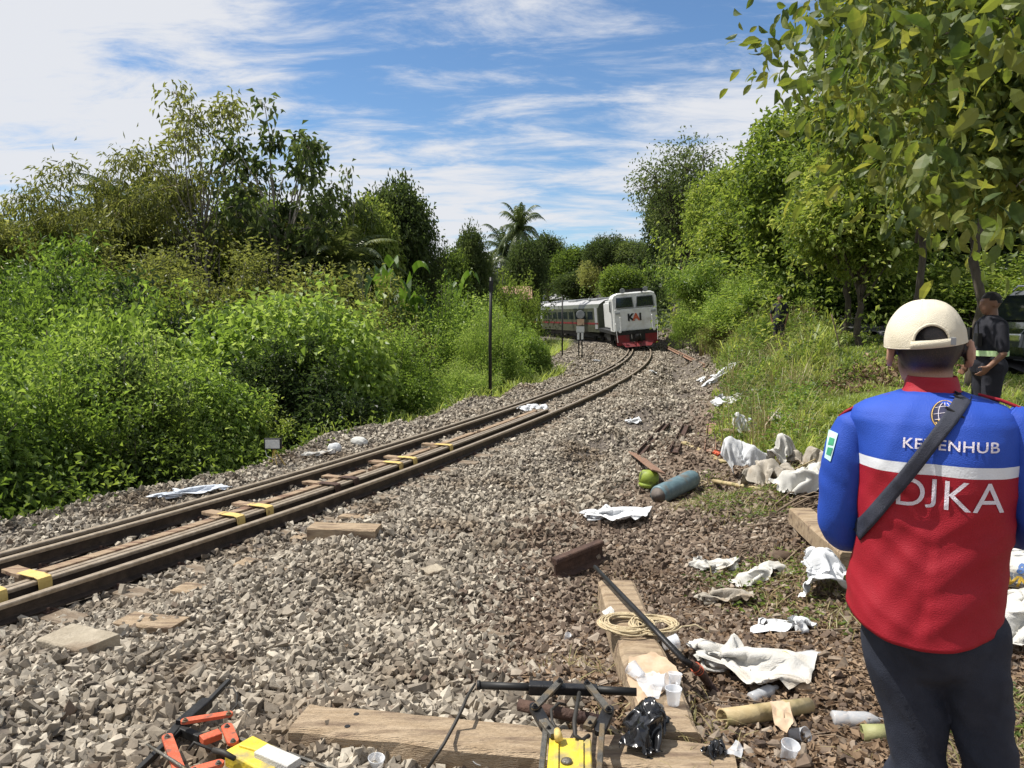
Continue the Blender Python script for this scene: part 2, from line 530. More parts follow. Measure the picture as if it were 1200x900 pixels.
def groundmat():
    m, t, b = newmat('ground')
    at = nd(t, 'ShaderNodeAttribute', attribute_name='zone')
    sc = nd(t, 'ShaderNodeSeparateColor')
    t.links.new(at.outputs['Color'], sc.inputs[0])
    g = nd(t, 'ShaderNodeNewGeometry')

    def ramp(scale, a, bq, detail=8):
        n = nd(t, 'ShaderNodeTexNoise')
        n.inputs['Scale'].default_value = scale
        n.inputs['Detail'].default_value = detail
        n.inputs['Roughness'].default_value = .7
        t.links.new(g.outputs['Position'], n.inputs['Vector'])
        r = nd(t, 'ShaderNodeValToRGB')
        r.color_ramp.elements[0].position = .35
        r.color_ramp.elements[1].position = .68
        r.color_ramp.elements[0].color = (*a, 1)
        r.color_ramp.elements[1].color = (*bq, 1)
        t.links.new(n.outputs['Fac'], r.inputs[0])
        return r.outputs[0]
    ball = ramp(26, (.045, .036, .03), (.19, .16, .13))  # bed colour kept dark to paint the shade in gaps between stones
    dirt = ramp(9, (.085, .06, .042), (.26, .195, .14))
    grass = ramp(3, (.03, .045, .012), (.075, .095, .03))

    def mix(f, a, bq):
        x = nd(t, 'ShaderNodeMix', data_type='RGBA')
        t.links.new(f, x.inputs[0])
        t.links.new(a, x.inputs[6])
        t.links.new(bq, x.inputs[7])
        return x.outputs[2]
    c = mix(sc.outputs[0], dirt, ball)
    c = mix(sc.outputs[1], c, grass)
    t.links.new(c, b.inputs['Base Color'])
    b.inputs['Roughness'].default_value = .95
    v = nd(t, 'ShaderNodeTexVoronoi')
    v.inputs['Scale'].default_value = 22
    t.links.new(g.outputs['Position'], v.inputs['Vector'])
    bp = nd(t, 'ShaderNodeBump')
    bp.inputs['Strength'].default_value = .8
    bp.inputs['Distance'].default_value = .03
    t.links.new(v.outputs['Distance'], bp.inputs['Height'])
    t.links.new(bp.outputs[0], b.inputs['Normal'])
    return m


M['ground'] = groundmat()


# ------------------------------------------------------------------ object helpers
def tag(o, label=None, cat=None, group=None, kind=None):
    if label:
        o['label'] = label
    if cat:
        o['category'] = cat
    if group:
        o['group'] = group
    if kind:
        o['kind'] = kind
    return o


def empty(name, loc=(0, 0, 0), label=None, cat=None, group=None, rz=0.0):
    o = bpy.data.objects.new(name, None)
    o.empty_display_size = 0.2
    col.objects.link(o)
    o.location = loc
    o.rotation_euler = (0, 0, rz)
    tag(o, label, cat, group)
    return o


def np_mesh(name, V, F, mats, smooth=False, midx=None):
    V = np.asarray(V, np.float32)
    me = bpy.data.meshes.new(name)
    if isinstance(F, np.ndarray):
        k = F.shape[1]
        me.vertices.add(len(V))
        me.vertices.foreach_set('co', V.ravel())
        me.loops.add(F.size)
        me.loops.foreach_set('vertex_index', F.astype(np.int32).ravel())
        me.polygons.add(len(F))
        me.polygons.foreach_set('loop_start', np.arange(0, F.size, k, dtype=np.int32))
        me.update(calc_edges=True)
    else:
        me.from_pydata([tuple(map(float, v)) for v in V], [], F)
    for m in (mats if isinstance(mats, (list, tuple)) else [mats]):
        me.materials.append(m)
    if not smooth:
        me.polygons.foreach_set('use_smooth', np.zeros(len(me.polygons), bool))
    if midx is not None:
        me.polygons.foreach_set('material_index', np.asarray(midx, np.int32))
    if smooth:
        me.polygons.foreach_set('use_smooth', np.ones(len(me.polygons), bool))
    me.update()
    return me


def link(name, me, parent=None, loc=None):
    o = bpy.data.objects.new(name, me)
    col.objects.link(o)
    if parent is not None:
        o.parent = parent
    if loc is not None:
        o.location = loc
    return o


class MB:
    """collects shapes; vertices are in world space minus origin"""

    def __init__(s, origin=(0, 0, 0)):
        s.v = []
        s.f = []
        s.m = []
        s.o = Vector(origin)

    def add(s, vs, fs, mi=0):
        b = len(s.v)
        s.v += [Vector(v) - s.o for v in vs]
        s.f += [tuple(b + i for i in f) for f in fs]
        s.m += [mi] * len(fs)

    def box(s, c, size, rot=None, mi=0, taper=1.0):
        x, y, z = (q / 2 for q in size)
        pts = [(-x, -y, -z), (x, -y, -z), (x, y, -z), (-x, y, -z), (-x * taper, -y * taper, z), (x * taper, -y * taper, z), (x * taper, y * taper, z), (-x * taper, y * taper, z)]
        rm = rot if rot is not None else Matrix.Identity(3)
        s.add([rm @ Vector(p) + Vector(c) for p in pts], [(0, 3, 2, 1), (4, 5, 6, 7), (0, 1, 5, 4), (1, 2, 6, 5), (2, 3, 7, 6), (3, 0, 4, 7)], mi)

    def beam(s, a, b, w, h, up=Vector((0, 0, 1)), mi=0, jit=0.0, n=1, rnd=None):
        """rectangular bar from a to b, chamfered, its section w x h"""
        a = Vector(a)
        b = Vector(b)
        d = (b - a).normalized()
        side = d.cross(up).normalized()
        u2 = side.cross(d).normalized()
        c = min(w, h) * 0.10
        sec = [(-w / 2 + c, -h / 2), (w / 2 - c, -h / 2), (w / 2, -h / 2 + c), (w / 2, h / 2 - c), (w / 2 - c, h / 2), (-w / 2 + c, h / 2), (-w / 2, h / 2 - c), (-w / 2, -h / 2 + c)]
        rings = []
        rnd = rnd or random
        for i in range(n + 1):
            p = a.lerp(b, i / n)
            rings.append([p + side * (x + rnd.uniform(-jit, jit)) + u2 * (y + rnd.uniform(-jit, jit)) for x, y in sec])
        s.loft(rings, True, mi)

    def loft(s, rings, cap=True, mi=0, closed=True):
        n = len(rings[0])
        vs = [p for r in rings for p in r]
        fs = []
        for i in range(len(rings) - 1):
            for j in range(n if closed else n - 1):
                k = (j + 1) % n
                fs.append((i * n + j, i * n + k, (i + 1) * n + k, (i + 1) * n + j))
        if cap:
            fs.append(tuple(reversed(range(n))))
            fs.append(tuple(range((len(rings) - 1) * n, len(rings) * n)))
        s.add(vs, fs, mi)

    def tube(s, pts, r, n=8, cap=True, mi=0, flat=1.0):
        pts = [Vector(p) for p in pts]
        rr = r if isinstance(r, (list, tuple)) else [r] * len(pts)
        rings = []
        prev = None
        for i, p in enumerate(pts):
            d = (pts[min(i + 1, len(pts) - 1)] - pts[max(i - 1, 0)])
            if d.length < 1e-9:
                d = Vector((0, 0, 1))
            d.normalize()
            if prev is None:
                a = Vector((0, 0, 1)) if abs(d.z) < .9 else Vector((1, 0, 0))
            else:
                a = prev
            x = (a - d * a.dot(d)).normalized()
            prev = x
            y = d.cross(x)
            rings.append([p + x * math.cos(2 * PI * k / n) * rr[i] * flat + y * math.sin(2 * PI * k / n) * rr[i] for k in range(n)])
        s.loft(rings, cap, mi)

    def lathe(s, base, axis, prof, n=20, mi=0, cap=True):
        """prof: list of (distance along axis, radius)"""
        base = Vector(base)
        d = Vector(axis).normalized()
        a = Vector((0, 0, 1)) if abs(d.z) < .9 else Vector((1, 0, 0))
        x = (a - d * a.dot(d)).normalized()
        y = d.cross(x)
        s.loft([[base + d * h + (x * math.cos(2 * PI * k / n) + y * math.sin(2 * PI * k / n)) * max(r, 1e-4) for k in range(n)] for h, r in prof], cap, mi)

    def sphere(s, c, rad, n=12, m=8, mi=0, rot=None):
        rad = rad if isinstance(rad, (tuple, list)) else (rad,) * 3
        rm = rot if rot is not None else Matrix.Identity(3)
        rings = []
        for i in range(m + 1):
            t = PI * i / m
            rings.append([rm @ Vector((rad[0] * max(math.sin(t), 1e-3) * math.cos(2 * PI * k / n), rad[1] * max(math.sin(t), 1e-3) * math.sin(2 * PI * k / n), rad[2] * math.cos(t))) + Vector(c) for k in range(n)])
        s.loft(rings, True, mi)

    def build(s, name, mats, parent=None, smooth=False, loc=None, bevel=0, fix=True):
        me = np_mesh(name, np.array([tuple(v) for v in s.v]), s.f, mats, smooth, s.m)
        if fix:
            bm = bmesh.new()
            bm.from_mesh(me)
            bmesh.ops.recalc_face_normals(bm, faces=bm.faces)
            bm.to_mesh(me)
            bm.free()
        o = link(name, me, parent, loc)
        if bevel:
            bv = o.modifiers.new('bevel', 'BEVEL')
            bv.width = bevel
            bv.segments = 2
            bv.limit_method = 'ANGLE'
        return o


def remesh(mb, name, mats, voxel, parent=None, smooth_it=4, loc=None, disp=None):
    """union of the collected shapes as ONE continuous smooth surface"""
    me = np_mesh('tmp', np.array([tuple(v) for v in mb.v]), mb.f, mats, False)
    bm = bmesh.new()
    bm.from_mesh(me)
    bmesh.ops.recalc_face_normals(bm, faces=bm.faces)
    bm.to_mesh(me)
    bm.free()
    o = bpy.data.objects.new('tmp', me)
    col.objects.link(o)
    m = o.modifiers.new('r', 'REMESH')
    m.mode = 'VOXEL'
    m.voxel_size = voxel
    m.adaptivity = 0
    q = o.modifiers.new('s', 'SMOOTH')
    q.factor = 0.5
    q.iterations = smooth_it
    dg = bpy.context.evaluated_depsgraph_get()
    ev = o.evaluated_get(dg)
    nm = bpy.data.meshes.new_from_object(ev)
    bpy.data.objects.remove(o)
    bpy.data.meshes.remove(me)
    nm.name = name
    nm.materials.clear()
    for x in (mats if isinstance(mats, (list, tuple)) else [mats]):
        nm.materials.append(x)
    if disp:
        for v in nm.vertices:
            v.co = disp(v.co.copy(), v.normal.copy())
    nm.polygons.foreach_set('use_smooth', np.ones(len(nm.polygons), bool))
    nm.update()
    return link(name, nm, parent, loc)


def copy_tree(o, parent=None):
    c = o.copy()
    col.objects.link(c)
    c.parent = parent
    for ch in list(o.children):
        copy_tree(ch, c)
    return c
# ------------------------------------------------------------------ terrain sheet
def graded(lo, hi, c, d0, growth):
    out = [c]
    s = d0
    x = c
    while x < hi:
        x += s
        s *= growth
        out.append(min(x, hi))
    s = d0
    x = c
    while x > lo:
        x -= s
        s *= growth
        out.insert(0, max(x, lo))
    return np.array(sorted(set(out)))


gx = graded(-600, 600, 0.0, 0.10, 1.028)
gy = graded(-300, 1200, 4.0, 0.10, 1.025)
GX, GY = np.meshgrid(gx, gy)
GZ = H(GX, GY)
fade = sstep(180, 500, np.sqrt(GX ** 2 + GY ** 2))
GZ = GZ * (1 - fade) + 2.0 * fade
nx, ny = len(gx), len(gy)
V = np.stack([GX.ravel(), GY.ravel(), GZ.ravel()], 1)
ii = (np.arange(ny - 1)[:, None] * nx + np.arange(nx - 1)[None]).ravel()
F = np.stack([ii, ii + 1, ii + 1 + nx, ii + nx], 1)


def zones(x, y):
    u = ucoord(x, y)
    w1 = 0.5 * np.sin(x * 1.7 + y * .6) + 0.4 * np.sin(y * 1.3 - x * .5)
    edge = 3.45 + 0.35 * w1 + 1.5 * sstep(6, 3, y)
    lw = 2.7 * sstep(32, 44, y)
    ball = sstep(-3.3, -2.8, u + lw) * (1 - sstep(edge - .5, edge + .7, u))
    # grass bank on the right
    xg = np.interp(y, [0, 6, 9, 11, 14, 17, 20, 26, 31, 40, 52, 80], [9, 6, 5.0, 3.7, 3.9, 4.8, 5.9, 7.2, 8.4, 10.6, 12.1, 14])
    grass = sstep(-.35, .35, x - xg + .25 * w1)
    grass = np.maximum(grass, 1 - sstep(-3.6, -3.0, u + lw))
    return ball, grass


me = np_mesh('ground', V, F, M['ground'], True)
zb, zg = zones(V[:, 0], V[:, 1])
ca = me.color_attributes.new('zone', 'FLOAT_COLOR', 'POINT')
ca.data.foreach_set('color', np.stack([zb, zg, zb * 0, zb * 0 + 1], 1).astype(np.float32).ravel())
ground = link('ground', me)
tag(ground, kind='structure')

# road behind the grass bank: one sheet a little above the ground
rp = [(13.0, -10), (12.6, 4), (11.9, 14), (11.9, 19), (12.7, 24), (14.6, 32), (17.6, 41), (23, 56), (31, 75), (42, 100)]
rv, rf = [], []
pts = []
for i in range(len(rp) - 1):
    for k in range(8):
        pts.append(Vector(rp[i]).lerp(Vector(rp[i + 1]), k / 8))
pts.append(Vector(rp[-1]))
for _ in range(6):
    pts = [pts[0]] + [(pts[i - 1] + pts[i] * 2 + pts[i + 1]) / 4 for i in range(1, len(pts) - 1)] + [pts[-1]]
for i, p in enumerate(pts):
    d = (pts[min(i + 1, len(pts) - 1)] - pts[max(i - 1, 0)]).normalized()
    n = Vector((d.y, -d.x))
    for k in range(7):
        q = p + n * (k / 6 - .5) * 3.6
        hh = max(Hs(q.x, q.y), Hs(p.x, p.y) - .03)
        rv.append((q.x, q.y, hh + 0.05 - 0.04 * abs(k / 6 - .5)))
for i in range(len(pts) - 1):
    for k in range(6):
        a = i * 7 + k
        rf.append((a, a + 1, a + 8, a + 7))
tag(link('road', np_mesh('road', np.array(rv), rf, M['asphalt'], True)), kind='structure')

# ------------------------------------------------------------------ stones
def rock_templates(n, npts, seed, flat=(.55, .95)):
    rs = random.Random(seed)
    out = []
    while len(out) < n:
        bm = bmesh.new()
        sx, sy, sz = rs.uniform(.95, 1.45), rs.uniform(.6, .95), rs.uniform(*flat)
        for i in range(npts):
            if i < 8:
                v = Vector(((i & 1) * 2 - 1, (i >> 1 & 1) * 2 - 1, (i >> 2 & 1) * 2 - 1)) * .78
                v += Vector((rs.uniform(-.75, .35) * v.x, rs.uniform(-.75, .35) * v.y, rs.uniform(-.75, .35) * v.z))
            else:
                v = Vector((rs.gauss(0, 1), rs.gauss(0, 1), rs.gauss(0, 1))).normalized() * rs.uniform(.85, 1.1)
            bm.verts.new((v.x * sx * .5, v.y * sy * .5, v.z * sz * .5))
        r = bmesh.ops.convex_hull(bm, input=bm.verts)
        bmesh.ops.delete(bm, geom=[g for g in r['geom_interior'] if isinstance(g, bmesh.types.BMVert)], context='VERTS')
        bmesh.ops.triangulate(bm, faces=bm.faces)
        bm.verts.index_update()
        V = np.array([v.co[:] for v in bm.verts])
        F = np.array([[v.index for v in f.verts] for f in bm.faces])
        bm.free()
        if len(F) > 6:
            out.append((V, F))
    return out


def randrot(rs, n):
    q = rs.normal(size=(n, 4))
    q /= np.linalg.norm(q, axis=1)[:, None]
    w, x, y, z = q.T
    return np.stack([1 - 2 * (y * y + z * z), 2 * (x * y - z * w), 2 * (x * z + y * w), 2 * (x * y + z * w), 1 - 2 * (x * x + z * z), 2 * (y * z - x * w), 2 * (x * z - y * w), 2 * (y * z + x * w), 1 - 2 * (x * x + y * y)], 1).reshape(n, 3, 3)


def scatter(templates, pos, size, rs):
    n = len(pos)
    RR = randrot(rs, n)
    ti = rs.randint(0, len(templates), n)
    Vs, Fs, base = [], [], 0
    for t, (V, F) in enumerate(templates):
        idx = np.where(ti == t)[0]
        if not len(idx):
            continue
        VV = np.einsum('nij,vj->nvi', RR[idx], V) * size[idx][:, None, None] + pos[idx][:, None, :]
        FF = F[None] + (np.arange(len(idx)) * len(V))[:, None, None] + base
        Vs.append(VV.reshape(-1, 3))
        Fs.append(FF.reshape(-1, 3))
        base += len(idx) * len(V)
    return np.concatenate(Vs), np.concatenate(Fs)


rs = np.random.RandomState(11)


def sample_ring(n, d0, d1, ang0=-42, ang1=42, power=1.0):
    d = np.sqrt(rs.uniform(d0 ** 2, d1 ** 2, n))
    a = np.radians(rs.uniform(ang0, ang1, n))
    return d * np.sin(a), d * np.cos(a)


def mask_ballast(x, y):
    u = ucoord(x, y)
    b, g = zones(x, y)
    keep = rs.uniform(size=len(x)) < b
    keep &= ~((np.abs(np.abs(u) - .565) < .075) & (y < 60))
    keep &= ~((u > .02) & (u < .46) & (y < 17.3))
    a = arc(y + u * sl(y) / np.sqrt(1 + sl(y) ** 2)) / SLP
    near = np.abs(a - np.round(a)) * SLP < .115
    keep &= ~(near & (np.abs(u) < 1.0) & (rs.uniform(size=len(x)) < np.where(np.abs(u) < .5, .95, .55)))
    return keep


def mask_brown(x, y):
    b, g = zones(x, y)
    u = ucoord(x, y)
    return (rs.uniform(size=len(x)) < (1 - b) * (1 - g) * 0.75 * (1 - .72 * sstep(5.6, 7.0, u) * (y < 9))) & (u > 2)


NEAR_T = rock_templates(24, 9, 3, (.5, .85))
MID_T = rock_templates(18, 8, 4, (.5, .85))
FAR_T = rock_templates(8, 7, 5)
# individual foreground stones: the ones that show largest, each a child of the ballast bed
bx_, by_ = sample_ring(2600, 1.9, 4.9, -44, 6)
kk = mask_ballast(bx_, by_)
bx_, by_ = bx_[kk], by_[kk]
sel, cells = [], set()
order = np.argsort(np.hypot(bx_, by_))
for i in order:
    key = (round(bx_[i] / .115), round(by_[i] / .115))
    if key in cells:
        continue
    cells.add(key)
    sel.append(i)
    if len(sel) >= 290:
        break
bed = empty('ballast_bed', (0, 0, 0))
tag(bed, kind='structure')
rmesh = [np_mesh('stone', V, F, M['stone']) for V, F in rock_templates(28, 10, 8, (.5, .85))]
hz = H(bx_[sel], by_[sel])
for j, i in enumerate(sel):
    o = link('stone', rmesh[j % 24], bed, (bx_[i], by_[i], hz[j] + .016))
    s = rs.uniform(.055, .105)
    o.scale = (s, s, s)
    o.rotation_euler = rs.uniform(0, 6.28, 3)


def stones(name, T, rings, mat, mask, parent, zoff=.55):
    Vs, Fs, base = [], [], 0
    for n, d0, d1, s0, s1, a0, a1 in rings:
        x, y = sample_ring(n, d0, d1, a0, a1)
        k = mask(x, y)
        x, y = x[k], y[k]
        s = rs.uniform(s0, s1, len(x)) * np.where(rs.uniform(size=len(x)) < .12, 1.35, 1)
        z = H(x, y) + rs.uniform(-.15, zoff, len(x)) * s
        a, b = scatter(T, np.stack([x, y, z], 1), s, rs)
        Vs.append(a)
        Fs.append(b + base)
        base += len(a)
    o = link(name, np_mesh(name, np.concatenate(Vs), np.concatenate(Fs), mat), parent)
    tag(o, kind='stuff')
    return o


stones('ballast_near', NEAR_T, [(15000, 1.7, 3.6, .028, .066, -46, 14), (30000, 3.4, 7.0, .030, .066, -46, 20)], M['stone'], mask_ballast, bed)
stones('ballast_middle', MID_T, [(50000, 6.5, 14.5, .036, .072, -44, 24)], M['stone'], mask_ballast, bed)
stones('ballast_far', FAR_T, [(56000, 14, 30, .05, .09, -15, 22), (30000, 28, 64, .07, .13, -3, 18)], M['stone'], mask_ballast, bed)
stones('brown_gravel', MID_T, [(30000, 2.2, 8.0, .022, .055, -12, 36), (24000, 7.5, 17, .034, .068, -6, 30), (9000, 16, 40, .05, .085, 2, 22)], M['stonebrown'], mask_brown, bed)


# ------------------------------------------------------------------ leaf litter, grass and weeds as ground cover
def unit(v):
    return v / (np.linalg.norm(v, axis=1)[:, None] + 1e-9)


def leaf_arrays(pos, axis, nrm, L, W, fold=.25, droop=.15):
    """each leaf: folded blade with 2 triangles per half; 6 vertices"""
    axis = unit(axis)
    side = unit(np.cross(axis, nrm))
    nn = np.cross(side, axis)
    L = L[:, None]
    W = W[:, None]
    b = pos
    m = pos + axis * L * .45 + nn * L * droop * .25
    tip = pos + axis * L - nn * L * droop
    l = m - side * W * .5 + nn * W * fold
    r = m + side * W * .5 + nn * W * fold
    n = len(pos)
    V = np.stack([b, l, tip, r], 1).reshape(-1, 3)
    k = (np.arange(n) * 4)[:, None]
    F = np.concatenate([k + np.array([[0, 2, 1]]), k + np.array([[0, 3, 2]])], 0)
    return V, F


def leaf6(pos, axis, nrm, L, W, fold=.2, droop=.3):
    """larger leaf: 6 points outline, midrib, 8 triangles"""
    axis = unit(axis)
    side = unit(np.cross(axis, nrm))
    nn = np.cross(side, axis)
    L = L[:, None]
    W = W[:, None]

    def at(t, dz):
        return pos + axis * L * t - nn * L * droop * dz
    b = pos
    m1, m2, m3 = at(.25, -.04), at(.55, .05), at(.8, .35)
    tip = at(1.0, .8)
    l1 = m1 - side * W * .42 + nn * W * fold
    r1 = m1 + side * W * .42 + nn * W * fold
    l2 = m2 - side * W * .5 + nn * W * fold
    r2 = m2 + side * W * .5 + nn * W * fold
    l3 = m3 - side * W * .3 + nn * W * fold * .6
    r3 = m3 + side * W * .3 + nn * W * fold * .6
    V = np.stack([b, m1, m2, m3, tip, l1, l2, l3, r1, r2, r3], 1).reshape(-1, 3)
    T = np.array([(0, 1, 5), (1, 2, 6), (1, 6, 5), (2, 3, 7), (2, 7, 6), (3, 4, 7), (0, 8, 1), (1, 9, 2), (1, 8, 9), (2, 10, 3), (2, 9, 10), (3, 10, 4)])
    F = ((np.arange(len(pos)) * 11)[:, None, None] + T[None]).reshape(-1, 3)
    return V, F


def stuff_obj(name, V, F, mat, parent=None):
    o = link(name, np_mesh(name, V, F, mat), parent)
    tag(o, kind='stuff')
    return o


def litter():
    out = []
    for n, d0, d1, a0, a1, s0, s1 in ((52000, 1.9, 6.5, 0, 44, .018, .060), (22000, 6, 14, 6, 44, .03, .07), (2500, 2, 7, -20, 0, .02, .05)):
        x, y = sample_ring(n, d0, d1, a0, a1)
        b, g = zones(x, y)
        u = ucoord(x, y)
        p = (1 - b) * (1 - .75 * g) * np.clip((u - 4.4) / 1.8, .05, 1)
        if a1 == 0:
            p = np.full(len(x), .03)
        k = rs.uniform(size=len(x)) < p
        x, y = x[k], y[k]
        m = len(x)
        pos = np.stack([x, y, H(x, y) + rs.uniform(.0, .028, m)], 1)
        az = rs.uniform(0, 6.28, m)
        ax = np.stack([np.cos(az), np.sin(az), rs.uniform(-.3, .3, m)], 1)
        nr = np.stack([rs.normal(0, .45, m), rs.normal(0, .45, m), np.ones(m)], 1)
        L = rs.uniform(s0, s1, m)
        out.append(leaf_arrays(pos, ax, nr, L, L * rs.uniform(.35, .65, m), rs.uniform(-.3, .5, (m, 1)), rs.uniform(-.3, .4, (m, 1))))
    base, Vs, Fs = 0, [], []
    for V, F in out:
        Vs.append(V)
        Fs.append(F + base)
        base += len(V)
    stuff_obj('leaf_litter', np.concatenate(Vs), np.concatenate(Fs), M['litter'])


litter()


def blades(name, x, y, h, w, mat, lean=.45, zoff=-.02):
    n = len(x)
    z = H(x, y) + zoff
    az = rs.uniform(0, 6.28, n)
    ln = rs.uniform(.1, lean, n) * h
    ax = np.stack([np.cos(az), np.sin(az)], 1)
    sa = az + PI / 2 + rs.normal(0, .5, n)
    sd = np.stack([np.cos(sa), np.sin(sa), np.zeros(n)], 1) * (w / 2)[:, None]
    p0 = np.stack([x, y, z], 1)
    p1 = p0 + np.stack([ax[:, 0] * ln * .35, ax[:, 1] * ln * .35, h * .55], 1)
    p2 = p0 + np.stack([ax[:, 0] * ln, ax[:, 1] * ln, h * .92], 1)
    p3 = p0 + np.stack([ax[:, 0] * ln * 1.7, ax[:, 1] * ln * 1.7, h * rs.uniform(.75, 1.0, n)], 1)
    V = np.stack([p0 - sd, p0 + sd, p1 - sd, p1 + sd, p2 - sd * .6, p2 + sd * .6, p3], 1).reshape(-1, 3)
    T = np.array([(0, 1, 3), (0, 3, 2), (2, 3, 5), (2, 5, 4), (4, 5, 6)])
    F = ((np.arange(n) * 7)[:, None, None] + T[None]).reshape(-1, 3)
    return stuff_obj(name, V, F, mat)


def clumpy(n, d0, d1, a0, a1, k=24, spread=.16, pred=None):
    x, y = sample_ring(max(1, n // k), d0, d1, a0, a1)
    if pred is not None:
        m = pred(x, y)
        x, y = x[m], y[m]
    x = np.repeat(x, k) + rs.normal(0, spread, len(x) * k)
    y = np.repeat(y, k) + rs.normal(0, spread, len(y) * k)
    return x, y


def on_bank(x, y):
    b, g = zones(x, y)
    u = ucoord(x, y)
    road = np.abs(x - np.interp(y, [q[1] for q in rp], [q[0] for q in rp])) < 2.1
    bare = (x > .46 * y) & (rs.uniform(size=len(x)) < .55)
    return (g > rs.uniform(.3, .9, len(x))) & (u > 0) & ~road & ~bare


def on_litter(x, y):
    b, g = zones(x, y)
    patch = np.sin(x * 3.1 + 1) + np.sin(y * 2.3 + x) > .35
    return (g < .4) & (b < .1) & patch & (ucoord(x, y) > 4.6)


x, y = clumpy(60000, 9, 20, 12, 42, 26, .14, on_bank)
hh = rs.uniform(.22, .62, len(x)) * (.75 + .35 * np.sin(x * 1.3) * np.sin(y * 1.1 + 1)) * np.clip(.35 + (ucoord(x, y) - 4.0) * .3, .35, 1) * np.where(x > .40 * y, .42, 1)
blades('bank_grass', x, y, hh, rs.uniform(.010, .020, len(x)), M['grassblade'], .8)
x, y = clumpy(42000, 19, 60, 8, 34, 22, .22, on_bank)
blades('far_bank_grass', x, y, rs.uniform(.3, .9, len(x)) * np.where(x > .43 * y, .25, .9) * (.7 + .5 * np.sin(x * 1.1) * np.sin(y * .8)), rs.uniform(.025, .05, len(x)), M['grassblade'], .8)
x, y = clumpy(26000, 2.2, 11, 3, 42, 20, .09, on_litter)
blades('dirt_grass', x, y, rs.uniform(.03, .11, len(x)), rs.uniform(.004, .009, len(x)), M['drygrass'], 1.4, -.005)
x, y = clumpy(22000, 6, 14, 18, 44, 22, .12, lambda x, y: (zones(x, y)[1] > .2) & (ucoord(x, y) > 0) & (np.sin(x * 2.1) + np.sin(y * 1.7 + x) > -.5))
blades('near_bank_grass', x, y, rs.uniform(.08, .3, len(x)), rs.uniform(.007, .014, len(x)), M['grassblade'], 1.0)
# verge on the left of the track
yy = rs.uniform(6, 70, 1500)
uu = -rs.uniform(2.6, 4.0, 1500) - (yy < 14) * .35 - 2.9 * sstep(30, 42, yy)
xx = xc(yy) + uu * np.sqrt(1 + sl(yy) ** 2)
x = np.repeat(xx, 22) + rs.normal(0, .15, 33000)
y = np.repeat(yy, 22) + rs.normal(0, .15, 33000)
blades('left_verge_grass', x, y, rs.uniform(.15, .55, len(x)) * np.clip(y / 22, .5, 1.9), rs.uniform(.010, .02, len(x)) * np.clip(y / 20, .6, 2), M['grassblade'], .9)


# low weeds with broad leaves
def weeds(name, x, y, mat, s0, s1, hmax):
    n = len(x)
    k = 14
    bx = np.repeat(x, k) + rs.normal(0, .09, n * k)
    by = np.repeat(y, k) + rs.normal(0, .09, n * k)
    z = H(bx, by) + rs.uniform(.0, 1, n * k) ** 1.3 * hmax
    az = rs.uniform(0, 6.28, n * k)
    ax = np.stack([np.cos(az), np.sin(az), rs.uniform(-.2, .5, n * k)], 1)
    nr = np.stack([rs.normal(0, .3, n * k), rs.normal(0, .3, n * k), np.ones(n * k)], 1)
    L = rs.uniform(s0, s1, n * k)
    V, F = leaf_arrays(np.stack([bx, by, z], 1), ax, nr, L, L * .6)
    stuff_obj(name, V, F, mat)


x, y = sample_ring(5200, 8, 30, 12, 40)
m_ = on_bank(x, y)
m2 = m_ & (x > .40 * y)
weeds('bank_weeds', x[m_ & ~m2], y[m_ & ~m2], M['leaf_bright'], .05, .12, .5)
weeds('low_weeds', x[m2], y[m2], M['leaf_mid'], .04, .09, .12)
x, y = sample_ring(900, 12, 28, 10, 36)
m_ = on_bank(x, y) & (x < .41 * y) & (np.sin(x * 1.7) * np.sin(y * 1.3) > .2)
weeds('dark_weeds', x[m_], y[m_], M['leaf_dark'], .06, .13, .7)
x, y = clumpy(9000, 9, 30, 12, 38, 16, .12, on_bank)
blades('seeding_grass', x, y, rs.uniform(.4, .95, len(x)) * np.where(x > .40 * y, .3, 1), rs.uniform(.006, .012, len(x)), M['drygrass'], .7)
x, y = sample_ring(1500, 3.5, 11, 14, 40)
m_ = on_litter(x, y) | (zones(x, y)[1] > .3)
weeds('dirt_weeds', x[m_], y[m_], M['leaf_mid'], .02, .05, .07)
yy = rs.uniform(4.5, 60, 2600)
uu = -rs.uniform(2.9, 4.8, 2600) - 2.9 * sstep(30, 42, yy)
weeds('left_verge_weeds', xc(yy) + uu * np.sqrt(1 + sl(yy) ** 2), yy, M['leaf_bright'], .05, .13, .45)


# twigs on the dirt, one mesh
def twigs():
    mb = MB()
    r_ = random.Random(9)
    for i in range(210):
        if i < 150:
            a, d = r_.uniform(8, 36), r_.uniform(2.2, 9.5)
        else:
            a, d = r_.uniform(14, 22), r_.uniform(6.5, 9.5)
        x, y = d * math.sin(R(a)), d * math.cos(R(a))
        b, g = zones(np.array([x]), np.array([y]))
        if b[0] > .3 or g[0] > .5:
            continue
        L = r_.uniform(.12, .6)
        az = r_.uniform(0, 6.28) if i < 150 else r_.uniform(.2, 1.3)
        pts = []
        for k in range(5):
            t = k / 4 - .5
            px_, py_ = x + math.cos(az) * t * L, y + math.sin(az) * t * L
            az += r_.uniform(-.25, .25)
            pts.append((px_, py_, Hs(px_, py_) + .014 + r_.uniform(0, .03)))
        r0 = r_.uniform(.002, .007)
        mb.tube(pts, [r0, r0, r0 * .9, r0 * .7, r0 * .4], 5)
    tag(mb.build('twigs', M['twig'], smooth=True), kind='stuff')


twigs()
